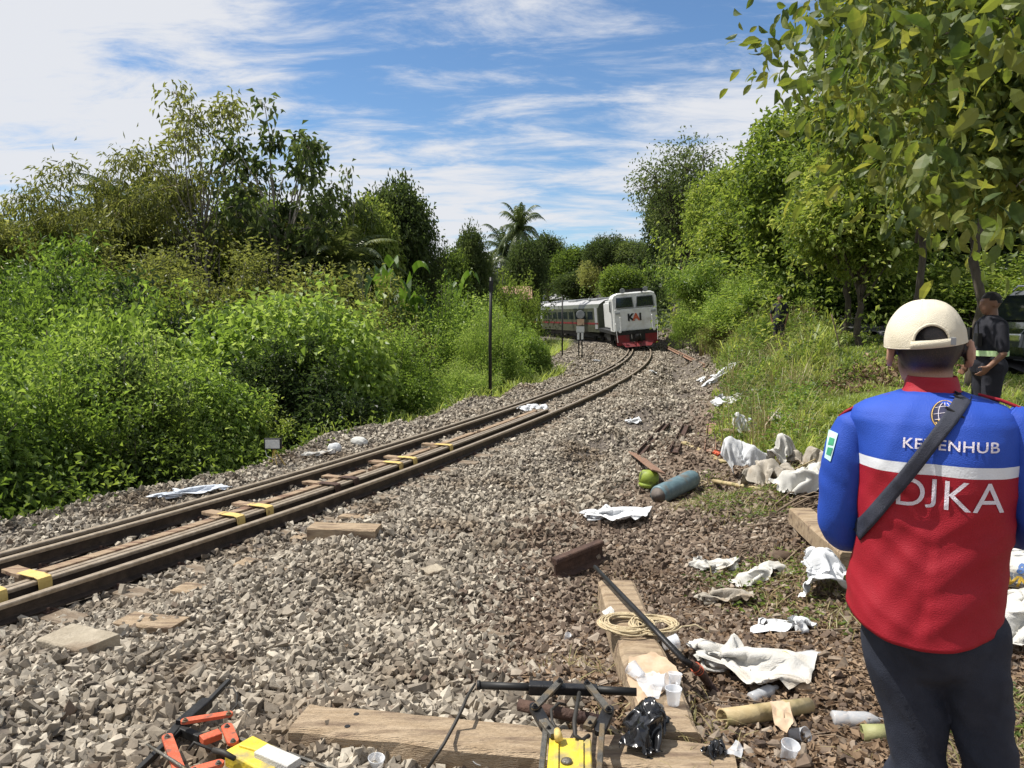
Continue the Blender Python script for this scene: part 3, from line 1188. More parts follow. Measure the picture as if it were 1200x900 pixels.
# ------------------------------------------------------------------ trees and shrubs
def crown_clusters(rs, nl, shape, lump_r, n_cl, up=.25, hollow=.8):
    """lumps inside an ellipsoid (unit tree: crown centre 0, radii shape); clusters on the skins of the lumps"""
    c = []
    while len(c) < nl:
        p = rs.normal(size=3)
        p = p / np.linalg.norm(p) * rs.uniform(.25, 1.0) ** .5
        p = p * np.array(shape) * (1 - lump_r * .6)
        if all(np.linalg.norm(p - q) > lump_r * .45 for q in c):
            c.append(p)
        elif rs.uniform() < .05:
            c.append(p)
    c = np.array(c)
    lr = lump_r * rs.uniform(.6, 1.25, len(c))
    k = rs.randint(0, len(c), n_cl * 2)
    d = rs.normal(size=(n_cl * 2, 3))
    d[:, 2] += up
    d = unit(d)
    pts = c[k] + d * (lr[k] * rs.uniform(hollow, 1.05, n_cl * 2))[:, None] * np.array([1, 1, .8])
    dist = np.linalg.norm(pts[:, None] - c[None], axis=2) / lr[None]
    inside = (dist < .72).any(1)
    keep = (~inside) | (rs.uniform(size=len(pts)) < .22)
    pts, d, k = pts[keep][:n_cl], d[keep][:n_cl], k[keep][:n_cl]
    return c, lr, pts, d, k


def leaves_on(rs, pts, out, k, spread, L, ratio, droop, six=False, upb=.7, fold=.2):
    n = len(pts)
    P0 = np.repeat(pts, k, 0)
    O = np.repeat(out, k, 0)
    m = n * k
    ax = O * .7 + rs.normal(0, .75, (m, 3))
    ax[:, 2] -= droop
    pos = P0 + rs.normal(0, spread, (m, 3)) + unit(ax) * spread * .4
    nr = O * .6 + np.array([0, 0, upb]) + rs.normal(0, .45, (m, 3))
    ll = L * rs.uniform(.6, 1.25, m)
    f = leaf6 if six else leaf_arrays
    return f(pos, ax, nr, ll, ll * ratio, fold, .18 + .2 * rs.uniform(size=(m, 1)))


def limb(mb, a, b, r0, r1, seed, n=5, bend=.12, sides=6):
    r_ = random.Random(seed)
    a, b = Vector(a), Vector(b)
    L = (b - a).length
    o1 = Vector((r_.uniform(-1, 1), r_.uniform(-1, 1), r_.uniform(-.2, 1))) * L * bend
    pts = []
    for i in range(n + 1):
        t = i / n
        pts.append(a.lerp(b, t) + o1 * math.sin(t * PI) + Vector((r_.uniform(-1, 1), r_.uniform(-1, 1), r_.uniform(-1, 1))) * L * .02)
    mb.tube(pts, [r0 + (r1 - r0) * i / n for i in range(n + 1)], sides)


def make_tree(kind, seed, h, w, trunk_h, nl, lump_r, n_cl, k, L, ratio, leafm, barkm, droop=.2, spread=.1, trunk_r=.12, hollow=.8, up=.25, base_fill=0, six=False, lean=(0, 0), shape_z=None, twiggy=1, upb=.7, stems=0):
    """returns (trunk mesh or None, crown mesh), in metres, base at the origin"""
    rs = np.random.RandomState(seed)
    cz = (trunk_h + h) / 2
    shape = (w / 2, w / 2, (h - trunk_h) / 2 if shape_z is None else shape_z)
    c, lr, pts, d, kk = crown_clusters(rs, nl, shape, lump_r, n_cl, up, hollow)
    off = np.array([lean[0], lean[1], cz])
    c = c + off
    pts = pts + off
    if base_fill:
        a = rs.uniform(0, 6.28, base_fill)
        rr = np.sqrt(rs.uniform(size=base_fill)) * w * .5
        e = np.stack([np.cos(a) * rr, np.sin(a) * rr, rs.uniform(0, .55, base_fill) * h], 1)
        pts = np.concatenate([pts, e])
        dd = np.stack([np.cos(a), np.sin(a), rs.uniform(-.2, .6, base_fill)], 1)
        d = np.concatenate([d, dd])
    stem_pts = []
    if stems:
        add, addd = [], []
        for i in range(stems):
            az = rs.uniform(0, 6.28)
            el = rs.uniform(.15, 1.5) ** .8
            tip = np.array([math.cos(az) * math.cos(el) * w * .52, math.sin(az) * math.cos(el) * w * .52, (.25 + .75 * math.sin(el)) * h]) * rs.uniform(.78, 1.16)
            b0 = np.array([math.cos(az), math.sin(az), 0]) * rs.uniform(0, .2) * w
            kk_ = b0 * .4 + tip * .6 + np.array([0, 0, h * rs.uniform(.05, .22)])
            path = []
            for t in np.linspace(0, 1, 9):
                path.append(b0 * (1 - t) ** 2 + 2 * kk_ * t * (1 - t) + tip * t * t)
            stem_pts.append(path)
            for t in rs.uniform(.38, 1, 16) ** .8:
                p_ = b0 * (1 - t) ** 2 + 2 * kk_ * t * (1 - t) + tip * t * t
                add.append(p_ + rs.normal(0, spread * .55, 3))
                d_ = tip - b0 + rs.normal(0, .8, 3)
                addd.append(d_ / np.linalg.norm(d_))
        pts = np.concatenate([pts, np.array(add)])
        d = np.concatenate([d, np.array(addd)])
    pts[:, 2] = np.maximum(pts[:, 2], .05)
    V, F = leaves_on(rs, pts, d, k, spread, L, ratio, droop, six, upb)
    crown = np_mesh(kind + '_crown', V, F, leafm)
    mb = MB()
    top = Vector((lean[0] * .8, lean[1] * .8, trunk_h + (h - trunk_h) * .35))
    limb(mb, (0, 0, -.4), top, trunk_r, trunk_r * .5, seed, 8, .05, 8)
    for path in stem_pts[::2]:
        mb.tube([tuple(q_) for q_ in path], [.018 * (1 - .8 * j_ / 8) for j_ in range(9)], 4)
    for i, q in enumerate(c):
        t = min(.95, max(.35, (q[2] - .15 * h) / max(top.z, .1) * .8))
        a = top * t
        limb(mb, a, q, trunk_r * .42, trunk_r * .12, seed + i, 5, .12, 5)
        own = pts[:len(kk)][kk == i]
        for j in range(0, min(len(own), int(9 * twiggy))):
            limb(mb, q, own[j], trunk_r * .12, trunk_r * .03, seed + i * 7 + j, 3, .1, 4)
    me = np_mesh(kind + '_trunk', np.array([tuple(v) for v in mb.v]), mb.f, barkm, True)
    return me, crown


def make_palm(kind, seed, h, L=3.6, n=22, r=.17, leafm=None, up=1.0, frond_w=.55):
    r_ = random.Random(seed)
    mb = MB()
    pts = [Vector((math.sin(t * 1.3) * .25 * t, .1 * t, -.4 + (h + .4) * t)) for t in [i / 8 for i in range(9)]]
    mb.tube(pts, [r * (1.25 - .45 * i / 8) for i in range(9)], 8)
    trunk = np_mesh(kind + '_trunk', np.array([tuple(v) for v in mb.v]), mb.f, M['barkpale'], True)
    top = pts[-1]
    vs, fs = [], []
    for i in range(n):
        az = i * 2.4 + r_.uniform(-.2, .2)
        el = R(78) - (i / n) * R(105) * up + r_.uniform(-.1, .1)
        d = Vector((math.cos(az), math.sin(az), 0))
        LL = L * r_.uniform(.85, 1.1)
        p = top.copy()
        e = el
        rach = [p.copy()]
        seg = 14
        for s in range(seg):
            e -= (.05 + .13 * s / seg) * (1 if e > -1.2 else 0)
            p = p + (d * math.cos(e) + Vector((0, 0, math.sin(e)))) * LL / seg
            rach.append(p.copy())
        side = d.cross(Vector((0, 0, 1)))
        tw = r_.uniform(-.3, .3)
        for s in range(1, seg + 1):
            t = s / seg
            a, b = rach[s - 1], rach[s]
            dirn = (b - a).normalized()
            # rachis
            q = len(vs)
            wr = .035 * (1 - t * .7)
            vs += [a - side * wr, a + side * wr, b + side * wr, b - side * wr]
            fs += [(q, q + 1, q + 2), (q, q + 2, q + 3)]
            for sg in (-1, 1):
                for m in range(4):
                    o = a.lerp(b, m / 4 + r_.uniform(0, .1))
                    ll = frond_w * LL / 3.6 * 1.25 * math.sin(PI * min(1, .18 + t * .8)) * r_.uniform(.8, 1.1)
                    ld = (side * sg * 1.0 + dirn * .55 + Vector((0, 0, -.35 - .3 * r_.random() + tw * sg * .3))).normalized()
                    e1 = o + ld * ll
                    wv = dirn * .035
                    q = len(vs)
                    mid = o + ld * ll * .5 + Vector((0, 0, .05 * ll))
                    vs += [o - wv, o + wv, mid + wv * .9, mid - wv * .9, e1 + Vector((0, 0, -.12 * ll))]
                    fs += [(q, q + 1, q + 2), (q, q + 2, q + 3), (q + 3, q + 2, q + 4)]
    crown = np_mesh(kind + '_crown', np.array([tuple(v) for v in vs]), np.array(fs), leafm or M['palm'])
    return trunk, crown


def make_banana(seed):
    r_ = random.Random(seed)
    mb = MB()
    mb.tube([(0, 0, -.3), (0, 0, 1.2), (.05, 0, 2.4)], [.14, .12, .07], 10)
    trunk = np_mesh('banana_stem', np.array([tuple(v) for v in mb.v]), mb.f, M['greenbamboo'], True)
    vs, fs = [], []
    for i in range(9):
        az = i * 2.4 + r_.uniform(-.3, .3)
        d = Vector((math.cos(az), math.sin(az), 0))
        side = d.cross(Vector((0, 0, 1)))
        e = R(75) - i * R(6)
        p = Vector((.05, 0, 2.3))
        LL = r_.uniform(1.7, 2.4)
        prev = None
        for s in range(15):
            t = s / 14
            w = .33 * math.sin(PI * min(1, .08 + t * .9)) ** .6 if t > .12 else .02
            e -= .09 + .05 * t
            p = p + (d * math.cos(e) + Vector((0, 0, math.sin(e)))) * LL / 14
            up = Vector((0, 0, 1)) * .35 * w
            cur = (p.copy(), p + side * w + up, p - side * w + up)
            if prev and not (r_.random() < .12):
                q = len(vs)
                vs += [prev[0], cur[0], cur[1], prev[1], cur[2], prev[2]]
                fs += [(q, q + 1, q + 2), (q, q + 2, q + 3), (q, q + 4, q + 1), (q, q + 5, q + 4)]
            prev = cur
    return trunk, np_mesh('banana_leaves', np.array([tuple(v) for v in vs]), np.array(fs), M['banana'])


def make_bamboo(seed, h=9, n=22, leafm='leaf_olive'):
    rs = np.random.RandomState(seed)
    r_ = random.Random(seed)
    mb = MB()
    pos, out = [], []
    for i in range(n):
        az = r_.uniform(0, 6.28)
        d = Vector((math.cos(az), math.sin(az), 0))
        hh = h * r_.uniform(.6, 1.0)
        bend = hh * r_.uniform(.15, .5)
        b = d * r_.uniform(.1, .7)
        pts = []
        for s in range(10):
            t = s / 9
            pts.append(b + d * bend * t ** 2.6 + Vector((0, 0, hh * (t - .22 * t ** 4))))
        mb.tube(pts, [.04 * (1 - .85 * s / 9) for s in range(10)], 5)
        for j in range(70):
            t = r_.uniform(.3, 1.0) ** .7
            k = min(8, int(t * 9))
            p = pts[k].lerp(pts[k + 1], t * 9 - k)
            o = Vector((r_.gauss(0, 1), r_.gauss(0, 1), r_.uniform(-.6, .4))).normalized()
            q = p + o * r_.uniform(.1, .85) * (1 - .3 * t)
            pos.append(q)
            out.append(o)
    V, F = leaves_on(rs, np.array([tuple(p) for p in pos]), np.array([tuple(p) for p in out]), 10, .13, .22, .14, .9, False, .4, .1)
    tr = np_mesh('bamboo_culms', np.array([tuple(v) for v in mb.v]), mb.f, M['bamboo'], True)
    return tr, np_mesh('bamboo_leaves', V, F, M[leafm])


T = {}
# shrubs reach the ground; h, w in metres of the template
T['shrub_a'] = make_tree('shrub', 21, 4.0, 4.6, .2, 9, 1.0, 900, 12, .102, .55, M['leaf_bright'], M['bark'], .15, .13, .06, base_fill=160, stems=60, shape_z=1.3) + (4.0, 4.6)
T['shrub_b'] = make_tree('shrub', 22, 4.0, 4.4, .2, 11, .8, 700, 11, .12, .5, M['leaf_mid'], M['bark'], .1, .12, .06, base_fill=160, stems=70, shape_z=1.3) + (4.0, 4.4)
T['shrub_c'] = make_tree('shrub', 23, 4.5, 5.0, .2, 10, 1.1, 800, 12, .15, .5, M['leaf_hollow_shade'], M['bark'], .3, .15, .06, base_fill=160, stems=50, shape_z=1.5) + (4.5, 5.0)
T['shrub_d'] = make_tree('shrub', 24, 4.2, 4.2, .2, 12, .7, 700, 10, .11, .42, M['leaf_olive'], M['bark'], .3, .13, .05, base_fill=120, stems=90, shape_z=1.4) + (4.2, 4.2)
T['vine'] = make_tree('shrub', 25, 4.6, 4.4, .2, 9, 1.25, 2300, 9, .135, .62, M['leaf_bright'], M['bark'], .75, .12, .06, hollow=.92, base_fill=260, stems=10) + (4.6, 4.4)
T['fine'] = make_tree('shrub', 26, 4.0, 4.4, .2, 10, .8, 700, 11, .095, .4, M['leaf_bright'], M['bark'], .25, .12, .05, base_fill=120, stems=120, shape_z=1.2) + (4.0, 4.4)
# trees
T['tree_a'] = make_tree('tree', 31, 10, 7.5, 1.2, 24, 1.3, 1900, 11, .23, .5, M['leaf_mid'], M['bark'], .35, .24, .2, base_fill=120) + (10, 7.5)
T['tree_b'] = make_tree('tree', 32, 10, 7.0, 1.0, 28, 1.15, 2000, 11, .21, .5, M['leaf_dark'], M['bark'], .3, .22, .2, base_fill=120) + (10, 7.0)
T['tree_c'] = make_tree('tree', 33, 9, 8.0, 1.2, 24, 1.2, 1800, 11, .21, .42, M['leaf_olive'], M['bark'], .5, .24, .18) + (9, 8.0)
T['tree_y'] = make_tree('tree', 34, 10, 8.5, .8, 44, .85, 2600, 9, .22, .5, M['leaf_yellowish'], M['barkdark'], .45, .20, .14, hollow=.6, base_fill=120) + (10, 8.5)
T['tree_o'] = make_tree('tree', 35, 10, 8, 2.4, 30, .85, 1100, 10, .17, .45, M['leaf_dark'], M['barkdark'], .2, .26, .22, hollow=.4) + (10, 8)
T['sparse'] = make_tree('tree', 36, 10, 5.2, 2.5, 34, .38, 300, 6, .30, .42, M['leaf_dark'], M['barkpale'], 1.0, .13, .08, hollow=.6) + (10, 5.2)
T['feather'] = make_tree('tree', 37, 10, 4.4, 2.0, 34, .36, 360, 9, .20, .3, M['leaf_olive'], M['barkpale'], .8, .17, .065, hollow=.5) + (10, 4.4)
T['tree_t'] = make_tree('tree', 39, 10, 7.5, 3.4, 30, .9, 1500, 7, .24, .48, M['leaf_teak'], M['barkdark'], .6, .2, .10, six=True) + (10, 7.5)
T['umbrella'] = make_tree('tree', 38, 8, 8, 5.2, 18, .9, 1200, 11, .2, .5, M['leaf_dark'], M['barkdark'], .2, .2, .16) + (8, 8)
T['palm'] = make_palm('palm', 41, 9, 3.6, 32) + (10.5, 7)
T['palm_b'] = make_palm('palm', 42, 8, 3.9, 28) + (9.5, 7)
T['banana'] = make_banana(43) + (3.6, 3.0)
T['bamboo'] = make_bamboo(44) + (8, 6)
T['bamboo_b'] = make_bamboo(45, 7, 26, 'leaf_bright') + (6.3, 5)

for _k, _v in list(T.items()):
    _z = np.empty(len(_v[1].vertices) * 3, np.float32)
    _v[1].vertices.foreach_get('co', _z)
    T[_k] = (_v[0], _v[1], float(np.percentile(_z[2::3], 99.7)), _v[3])


def plant(tk, px, pytop, d, w, label, cat, name=None, group=None, rz=None, base=None, crownonly=False):
    """top of the crown seen at photo pixel (px, pytop) when standing d metres away"""
    tr, cr, h0, w0 = T[tk]
    top = P(px, pytop, d)
    if px < 700 and cat == 'shrub' and top.y < 50:
        lim = -(2.5 + w * .58) - 2.6 * float(sstep(33, 42, top.y))
        uu_ = float(ucoord(top.x, top.y))
        if uu_ > lim:
            q_ = TP(lim, top.y + (0 if uu_ > 0 else 0), 0)
            s__ = float(sl(top.y))
            k_ = math.sqrt(1 + s__ * s__)
            nx_, ny_ = top.x + (lim - uu_) / k_, top.y - (lim - uu_) * s__ / k_
            top = Vector((nx_, ny_, P(px, pytop, ny_).z))
    zb = Hs(top.x, top.y) - .1 if base is None else base
    h = max(.6, top.z - zb)
    group = group or {'shrub': 'shrubs growing along the track and road', 'tree': 'trees around the track', 'palm tree': 'coconut palms beyond the shrubs', 'bamboo': 'bamboo clumps', 'banana plant': 'banana plants in the thicket'}.get(cat)
    name = name or {'shrub': 'shrub', 'vine': 'shrub', 'fine': 'shrub', 'tree': 'tree', 'sparse': 'tree', 'feather': 'tree', 'umbrella': 'tree', 'palm': 'palm_tree', 'banana': 'banana_plant', 'bamboo': 'bamboo_clump'}[tk.split('_')[0]]
    e = empty(name, (top.x, top.y, zb), label, cat, group, rz if rz is not None else (px * 1.7 + d) % 6.28)
    e.scale = (w / w0, w / w0, h / h0)
    if not crownonly:
        link('stem' if name in ('shrub', 'banana_plant', 'bamboo_clump') else 'trunk', tr, e)
    link('foliage' if name in ('shrub', 'banana_plant', 'bamboo_clump') else 'crown', cr, e)
    return e


LEFT = 'shrubs and trees filling the valley left of the track'
PL = [
    # front row beside the ballast, from the left edge of the frame to the signals
    ('fine', 20, 395, 8.2, 4.2, 'bright green shrub nearest the left edge of the photo, just past the outer rail', 'shrub'),
    ('shrub_a', -95, 330, 8.5, 5.0, 'tall leafy shrub cut by the left edge beside the bright green one', 'shrub'),
    ('vine', 130, 470, 9.0, 3.4, 'low yellow-green shrub above the white tarp at the rail, left of the work lamp', 'shrub'),
    ('shrub_b', 235, 460, 10.6, 3.2, 'medium green shrub directly left of the yellow-legged work lamp', 'shrub'),
    ('shrub_a', 80, 385, 11.0, 4.4, 'pale-topped shrub behind the low yellow-green one at the left', 'shrub'),
    ('fine', 190, 395, 12.2, 4.0, 'airy light green shrub rising behind the shrub left of the work lamp', 'shrub'),
    ('vine', 335, 475, 11.8, 2.8, 'low creeper-covered shrub right behind the work lamp', 'shrub'),
    ('shrub_b', 405, 470, 13.5, 2.8, 'low leafy shrub right of the work lamp, behind the two pale rubble pieces', 'shrub'),
    ('vine', 470, 345, 17.5, 6.4, 'big rounded shrub hung with dark creepers left of the nearer black pole', 'shrub'),
    ('fine', 520, 370, 21, 5.0, 'yellow-green shrub just left of the nearer black pole', 'shrub'),
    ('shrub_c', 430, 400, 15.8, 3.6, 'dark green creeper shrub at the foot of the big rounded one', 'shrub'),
    ('fine', 602, 368, 27, 3.0, 'light green shrub just right of the nearer black pole', 'shrub'),
    ('shrub_a', 560, 352, 30, 5.5, 'sunny shrub showing behind the nearer black pole', 'shrub'),
    ('vine', 618, 392, 31, 2.4, 'creeper-covered shrub in front of the rear coaches', 'shrub'),
    ('fine', 598, 425, 24, 3.0, 'small dark-bottomed shrub by the rail right of the nearer black pole', 'shrub'),
    # second row
    ('shrub_c', 330, 415, 17, 5.0, 'shade-coloured green shrub in the hollow behind the work lamp', 'shrub'),
    ('shrub_c', 250, 375, 19, 6.0, 'shade-coloured shrub in the shaded middle of the left thicket', 'shrub'),
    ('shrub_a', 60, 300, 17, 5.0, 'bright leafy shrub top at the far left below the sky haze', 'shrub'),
    ('shrub_c', 110, 330, 19, 6.0, 'shade-coloured shrub between the two brightest shrubs at the far left', 'shrub'),
    ('shrub_d', 350, 350, 22, 6.0, 'olive shrub behind the deep green hollow', 'shrub'),
    ('shrub_b', 180, 340, 22, 6.0, 'mid green shrub left of the thicket middle', 'shrub'),
    ('shrub_d', 250, 285, 27, 8.0, 'wide brownish-olive thicket shrub in the left centre', 'shrub'),
    ('shrub_d', 150, 292, 29, 7.0, 'olive shrub behind the leftmost bright shrubs', 'shrub'),
    ('shrub_d', 400, 318, 27, 7.0, 'olive thicket shrub left of the banana plants', 'shrub'),
    ('shrub_d', 330, 300, 31, 7.5, 'olive shrub in front of the tall open-crowned tree', 'shrub'),
    ('fine', 520, 335, 34, 6.5, 'fresh green shrub beneath the banana plants', 'shrub'),
    ('shrub_a', 588, 352, 40, 4.4, 'light green shrub before the brown roof', 'shrub'),
    ('shrub_c', 395, 425, 15.5, 4.0, 'shade-coloured shrub in the shadowed gap left of the big rounded one', 'shrub'),
    ('shrub_c', 150, 420, 12.5, 3.6, 'shade-coloured shrub in the gap between the two pale shrubs at the left', 'shrub'),
    ('shrub_c', 300, 372, 20, 5.0, 'shade-coloured shrub under the brownish-olive thicket', 'shrub'),
    ('vine', 120, 365, 15, 4.0, 'rounded leafy mound at the left between darker gaps', 'shrub'),
    ('vine', 215, 425, 13.5, 3.2, 'rounded leafy mound above the shrub left of the work lamp', 'shrub'),
    ('bamboo_b', 30, 290, 24, 6.0, 'light bamboo at the far left above the shrubs', 'bamboo'),
    # trees behind
    ('bamboo', 60, 215, 31, 8.0, 'arching bamboo leftmost against the clouds', 'bamboo'),
    ('bamboo', 118, 196, 33, 7.0, 'arching bamboo just left of the small palm', 'bamboo'),
    ('tree_c', -60, 240, 30, 9.0, 'olive tree cut by the left edge behind the bamboo', 'tree'),
    ('palm', 158, 206, 36, 6.5, 'small coconut palm left of the feathery tall tree', 'palm tree'),
    ('feather', 232, 108, 33, 6.4, 'tall feathery tree with a thin pale trunk, highest on the left', 'tree'),
    ('feather', 208, 200, 34, 4.5, 'lower feathery tree against the foot of the highest one', 'tree'),
    ('sparse', 322, 127, 33, 7.4, 'tall open-crowned tree with big drooping leaves', 'tree'),
    ('sparse', 350, 215, 34, 4.5, 'smaller drooping-leaved tree by the tall open-crowned one', 'tree'),
    ('sparse', 404, 195, 35, 4.0, 'narrow tree with pale tips between the open-crowned tree and the dense round one', 'tree'),
    ('tree_a', 298, 225, 38, 7.0, 'leafy tree below the tall open-crowned tree', 'tree'),
    ('tree_c', 345, 245, 36, 8.0, 'olive tree under the drooping leaves', 'tree'),
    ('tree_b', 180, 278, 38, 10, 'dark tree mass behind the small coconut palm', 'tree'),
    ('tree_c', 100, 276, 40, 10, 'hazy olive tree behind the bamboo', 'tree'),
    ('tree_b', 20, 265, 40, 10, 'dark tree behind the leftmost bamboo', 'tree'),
    ('tree_a', 255, 258, 41, 9, 'tree filling the gap behind the feathery tree', 'tree'),
    ('palm_b', 400, 268, 34, 6.5, 'low coconut palm with fronds hanging before the dense round tree', 'palm tree'),
    ('tree_b', 462, 212, 38, 6.2, 'dense round dark tree right of the drooping-leaved trees', 'tree'),
    ('tree_a', 432, 235, 36, 5.2, 'tree with lighter leaves on the left flank of the dense round one', 'tree'),
    ('tree_o', 498, 255, 39, 3.6, 'thin airy tree on the right flank of the dense round one', 'tree'),
    ('banana', 448, 300, 29, 2.0, 'banana plant with broad leaves before the dense round tree', 'banana plant'),
    ('banana', 470, 306, 30, 1.9, 'second banana plant, right of the broad-leaved one', 'banana plant'),
    ('banana', 535, 312, 42, 2.2, 'small banana plant near the nearer black pole top', 'banana plant'),
    ('tree_b', 552, 268, 52, 4.2, 'small dark tree with a notched top left of the tall palm', 'tree'),
    ('tree_a', 525, 295, 50, 5.0, 'low tree beside the small notched one', 'tree'),
    ('palm', 607, 238, 72, 5.4, 'tall coconut palm standing above the train', 'palm tree'),
    ('palm_b', 588, 262, 74, 5.2, 'second coconut palm leaning behind the tall one', 'palm tree'),
    ('palm', 571, 292, 60, 3.8, 'short palm left of the tall coconut palm', 'palm tree'),
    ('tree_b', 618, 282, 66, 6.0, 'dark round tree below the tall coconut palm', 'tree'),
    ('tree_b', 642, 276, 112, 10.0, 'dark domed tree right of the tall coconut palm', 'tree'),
    ('tree_a', 672, 290, 108, 11.0, 'green tree above the rear coaches', 'tree'),
    ('shrub_b', 600, 322, 58, 6.0, 'hedge-like shrub in front of the dark round tree', 'shrub'),
    ('umbrella', 712, 276, 88, 8.6, 'flat-topped umbrella tree above the locomotive', 'tree'),
    ('tree_c', 704, 302, 100, 10.0, 'olive tree under the flat-topped tree', 'tree'),
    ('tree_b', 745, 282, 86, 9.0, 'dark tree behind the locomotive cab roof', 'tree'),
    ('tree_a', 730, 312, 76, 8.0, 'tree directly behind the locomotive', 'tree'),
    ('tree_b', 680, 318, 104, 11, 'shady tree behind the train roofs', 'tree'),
    ('tree_o', 560, 310, 62, 7, 'airy low tree left of the palms', 'tree'),
    # right of the train
    ('tree_o', 805, 160, 54, 11.5, 'big open dark tree right of the locomotive against the sky', 'tree'),
    ('tree_b', 790, 225, 66, 8.0, 'dark tree low behind the open one', 'tree'),
    ('tree_b', 815, 270, 60, 8.0, 'dark tree between the open tree and the bamboo mound', 'tree'),
    ('bamboo_b', 838, 300, 40, 6.0, 'light green bamboo mound right of the locomotive', 'bamboo'),
    ('fine', 822, 335, 42, 3.0, 'feathery shrub at the left foot of the bamboo mound', 'shrub'),
    ('fine', 860, 325, 38, 5.0, 'feathery shrub at the right foot of the bamboo mound', 'shrub'),
    ('fine', 802, 366, 46, 1.8, 'small shrub on the bank beside the locomotive', 'shrub'),
    ('shrub_d', 850, 372, 34, 2.6, 'weedy shrub on the grass bank below the bamboo mound', 'shrub'),
    ('fine', 905, 372, 25, 1.6, 'small leafy bush on the crest of the grass bank', 'shrub'),
    ('tree_y', 955, 128, 29, 9.5, 'yellow-green tree in the middle of the right side', 'tree'),
    ('tree_y', 1000, 158, 24, 7.0, 'yellow-green tree nearer the overhanging branches', 'tree'),
    ('tree_y', 880, 225, 42, 9.0, 'yellow-green tree behind the walkers on the bank', 'tree'),
    ('tree_a', 955, 250, 31, 9.0, 'mid green tree beyond the road, left of the cap', 'tree'),
    ('tree_a', 1040, 200, 35, 8.0, 'leafy tree beyond the road behind the man in the cap', 'tree'),
    ('tree_b', 1060, 265, 36, 10.0, 'shady tree across the road behind the cap', 'tree'),
    ('tree_b', 1150, 180, 30, 10.0, 'dark tree across the road behind the security man', 'tree'),
    ('tree_b', 1250, 90, 25, 12.0, 'dark tree cut by the right edge behind the car', 'tree'),
    ('shrub_b', 1075, 335, 33, 7, 'hedge-like shrub across the road behind the cap', 'shrub'),
    ('shrub_b', 1150, 335, 33, 7, 'hedge-like shrub across the road behind the security man', 'shrub'),
    ('shrub_b', 1230, 320, 27, 7, 'hedge-like shrub behind the parked car', 'shrub'),
    ('shrub_b', 985, 345, 54, 6, 'roadside shrub beyond the road end', 'shrub'),
    ('shrub_b', 925, 330, 38, 5, 'leafy shrub right of the two walkers', 'shrub'),
    ('tree_t', 1090, -40, 15.5, 6.5, 'large-leaved tree between the road and the overhanging branches', 'tree'),
    ('tree_t', 1160, -60, 13.5, 7.5, 'large-leaved dark tree above the parked car', 'tree'),
    ('tree_a', 855, 195, 48, 9.0, 'mid green tree joining the open dark tree to the yellow-green ones', 'tree'),
    ('tree_y', 1015, 175, 20, 6.0, 'small yellow-green tree low behind the overhanging branches', 'tree'),
    ('shrub_a', 885, 325, 33, 5.0, 'leafy shrub behind the two walkers on the bank', 'shrub'),
    ('shrub_a', 915, 308, 30, 5.0, 'bright shrub filling the gap under the yellow-green tree', 'shrub'),
    ('vine', 962, 312, 30, 5.0, 'rounded bright shrub behind the end of the road', 'shrub'),
    ('shrub_b', 1000, 318, 50, 5.5, 'leafy shrub across the road left of the cream cap', 'shrub'),
    ('shrub_b', 1055, 318, 34, 5.0, 'mid green shrub across the road behind the cream cap', 'shrub'),
    ('shrub_b', 1110, 310, 27, 5.5, 'leafy shrub between the cap and the security man', 'shrub'),
    ('shrub_b', 1190, 300, 22, 6.0, 'leafy shrub right behind the parked car', 'shrub'),
    ('fine', 945, 362, 30, 2.4, 'small bush at the end of the visible road', 'shrub'),
]
for q in PL:
    tk, px, py, d, w, lb, cat = q
    plant(tk, px, py, d, w, lb, cat, group=None)
# far trees closing the view on both sides: hills of trees that read as one mass
def far_wood():
    rs2 = np.random.RandomState(77)
    pos, out = [], []
    for i in range(260):
        a = rs2.uniform(-48, 48)
        d = rs2.uniform(95, 190)
        x, y = d * math.sin(R(a)), d * math.cos(R(a))
        if abs(x - xc(y)) < 9 and y < 199:
            continue
        g = Hs(x, y)
        h = rs2.uniform(5.5, 8.5)
        for _ in range(4):
            c = np.array([x + rs2.uniform(-4, 4), y + rs2.uniform(-4, 4), g + h * rs2.uniform(.3, .85)])
            dd = unit(rs2.normal(size=(60, 3)) + np.array([0, 0, .3]))
            pos.append(c + dd * np.array([3, 3, h * .3]))
            out.append(dd)
    V, F = leaves_on(rs2, np.concatenate(pos), np.concatenate(out), 2, .5, 1.1, .6, .1)
    stuff_obj('far_wood', V, F, M['leaf_dark'])


far_wood()


# low thicket that covers the valley side between the shrubs: nobody could count it
def thicket():
    rs2 = np.random.RandomState(78)
    n = 14000
    y = rs2.uniform(2, 62, n)
    u = -.6 - 2.6 * sstep(30, 42, y) - rs2.uniform(3.0, 22, n) * np.clip(y / 25, .55, 1.6)
    x = xc(y) + u * np.sqrt(1 + sl(y) ** 2)
    z = H(x, y)
    top = .5 + .45 * np.sin(x * .9) * np.sin(y * .7 + 1) + np.clip((-u - 3) * .16, 0, 1.3)
    top = np.where(u > -5, top * .45, top)
    pts = np.stack([x, y, z + rs2.uniform(.2, 1, n) * top], 1)
    dd = unit(rs2.normal(0, .6, (n, 3)) + np.array([0, 0, .8]))
    V, F = leaves_on(rs2, pts, dd, 9, .16, .10, .5, .1)
    stuff_obj('valley_undergrowth', V, F, M['leaf_mid'])


thicket()


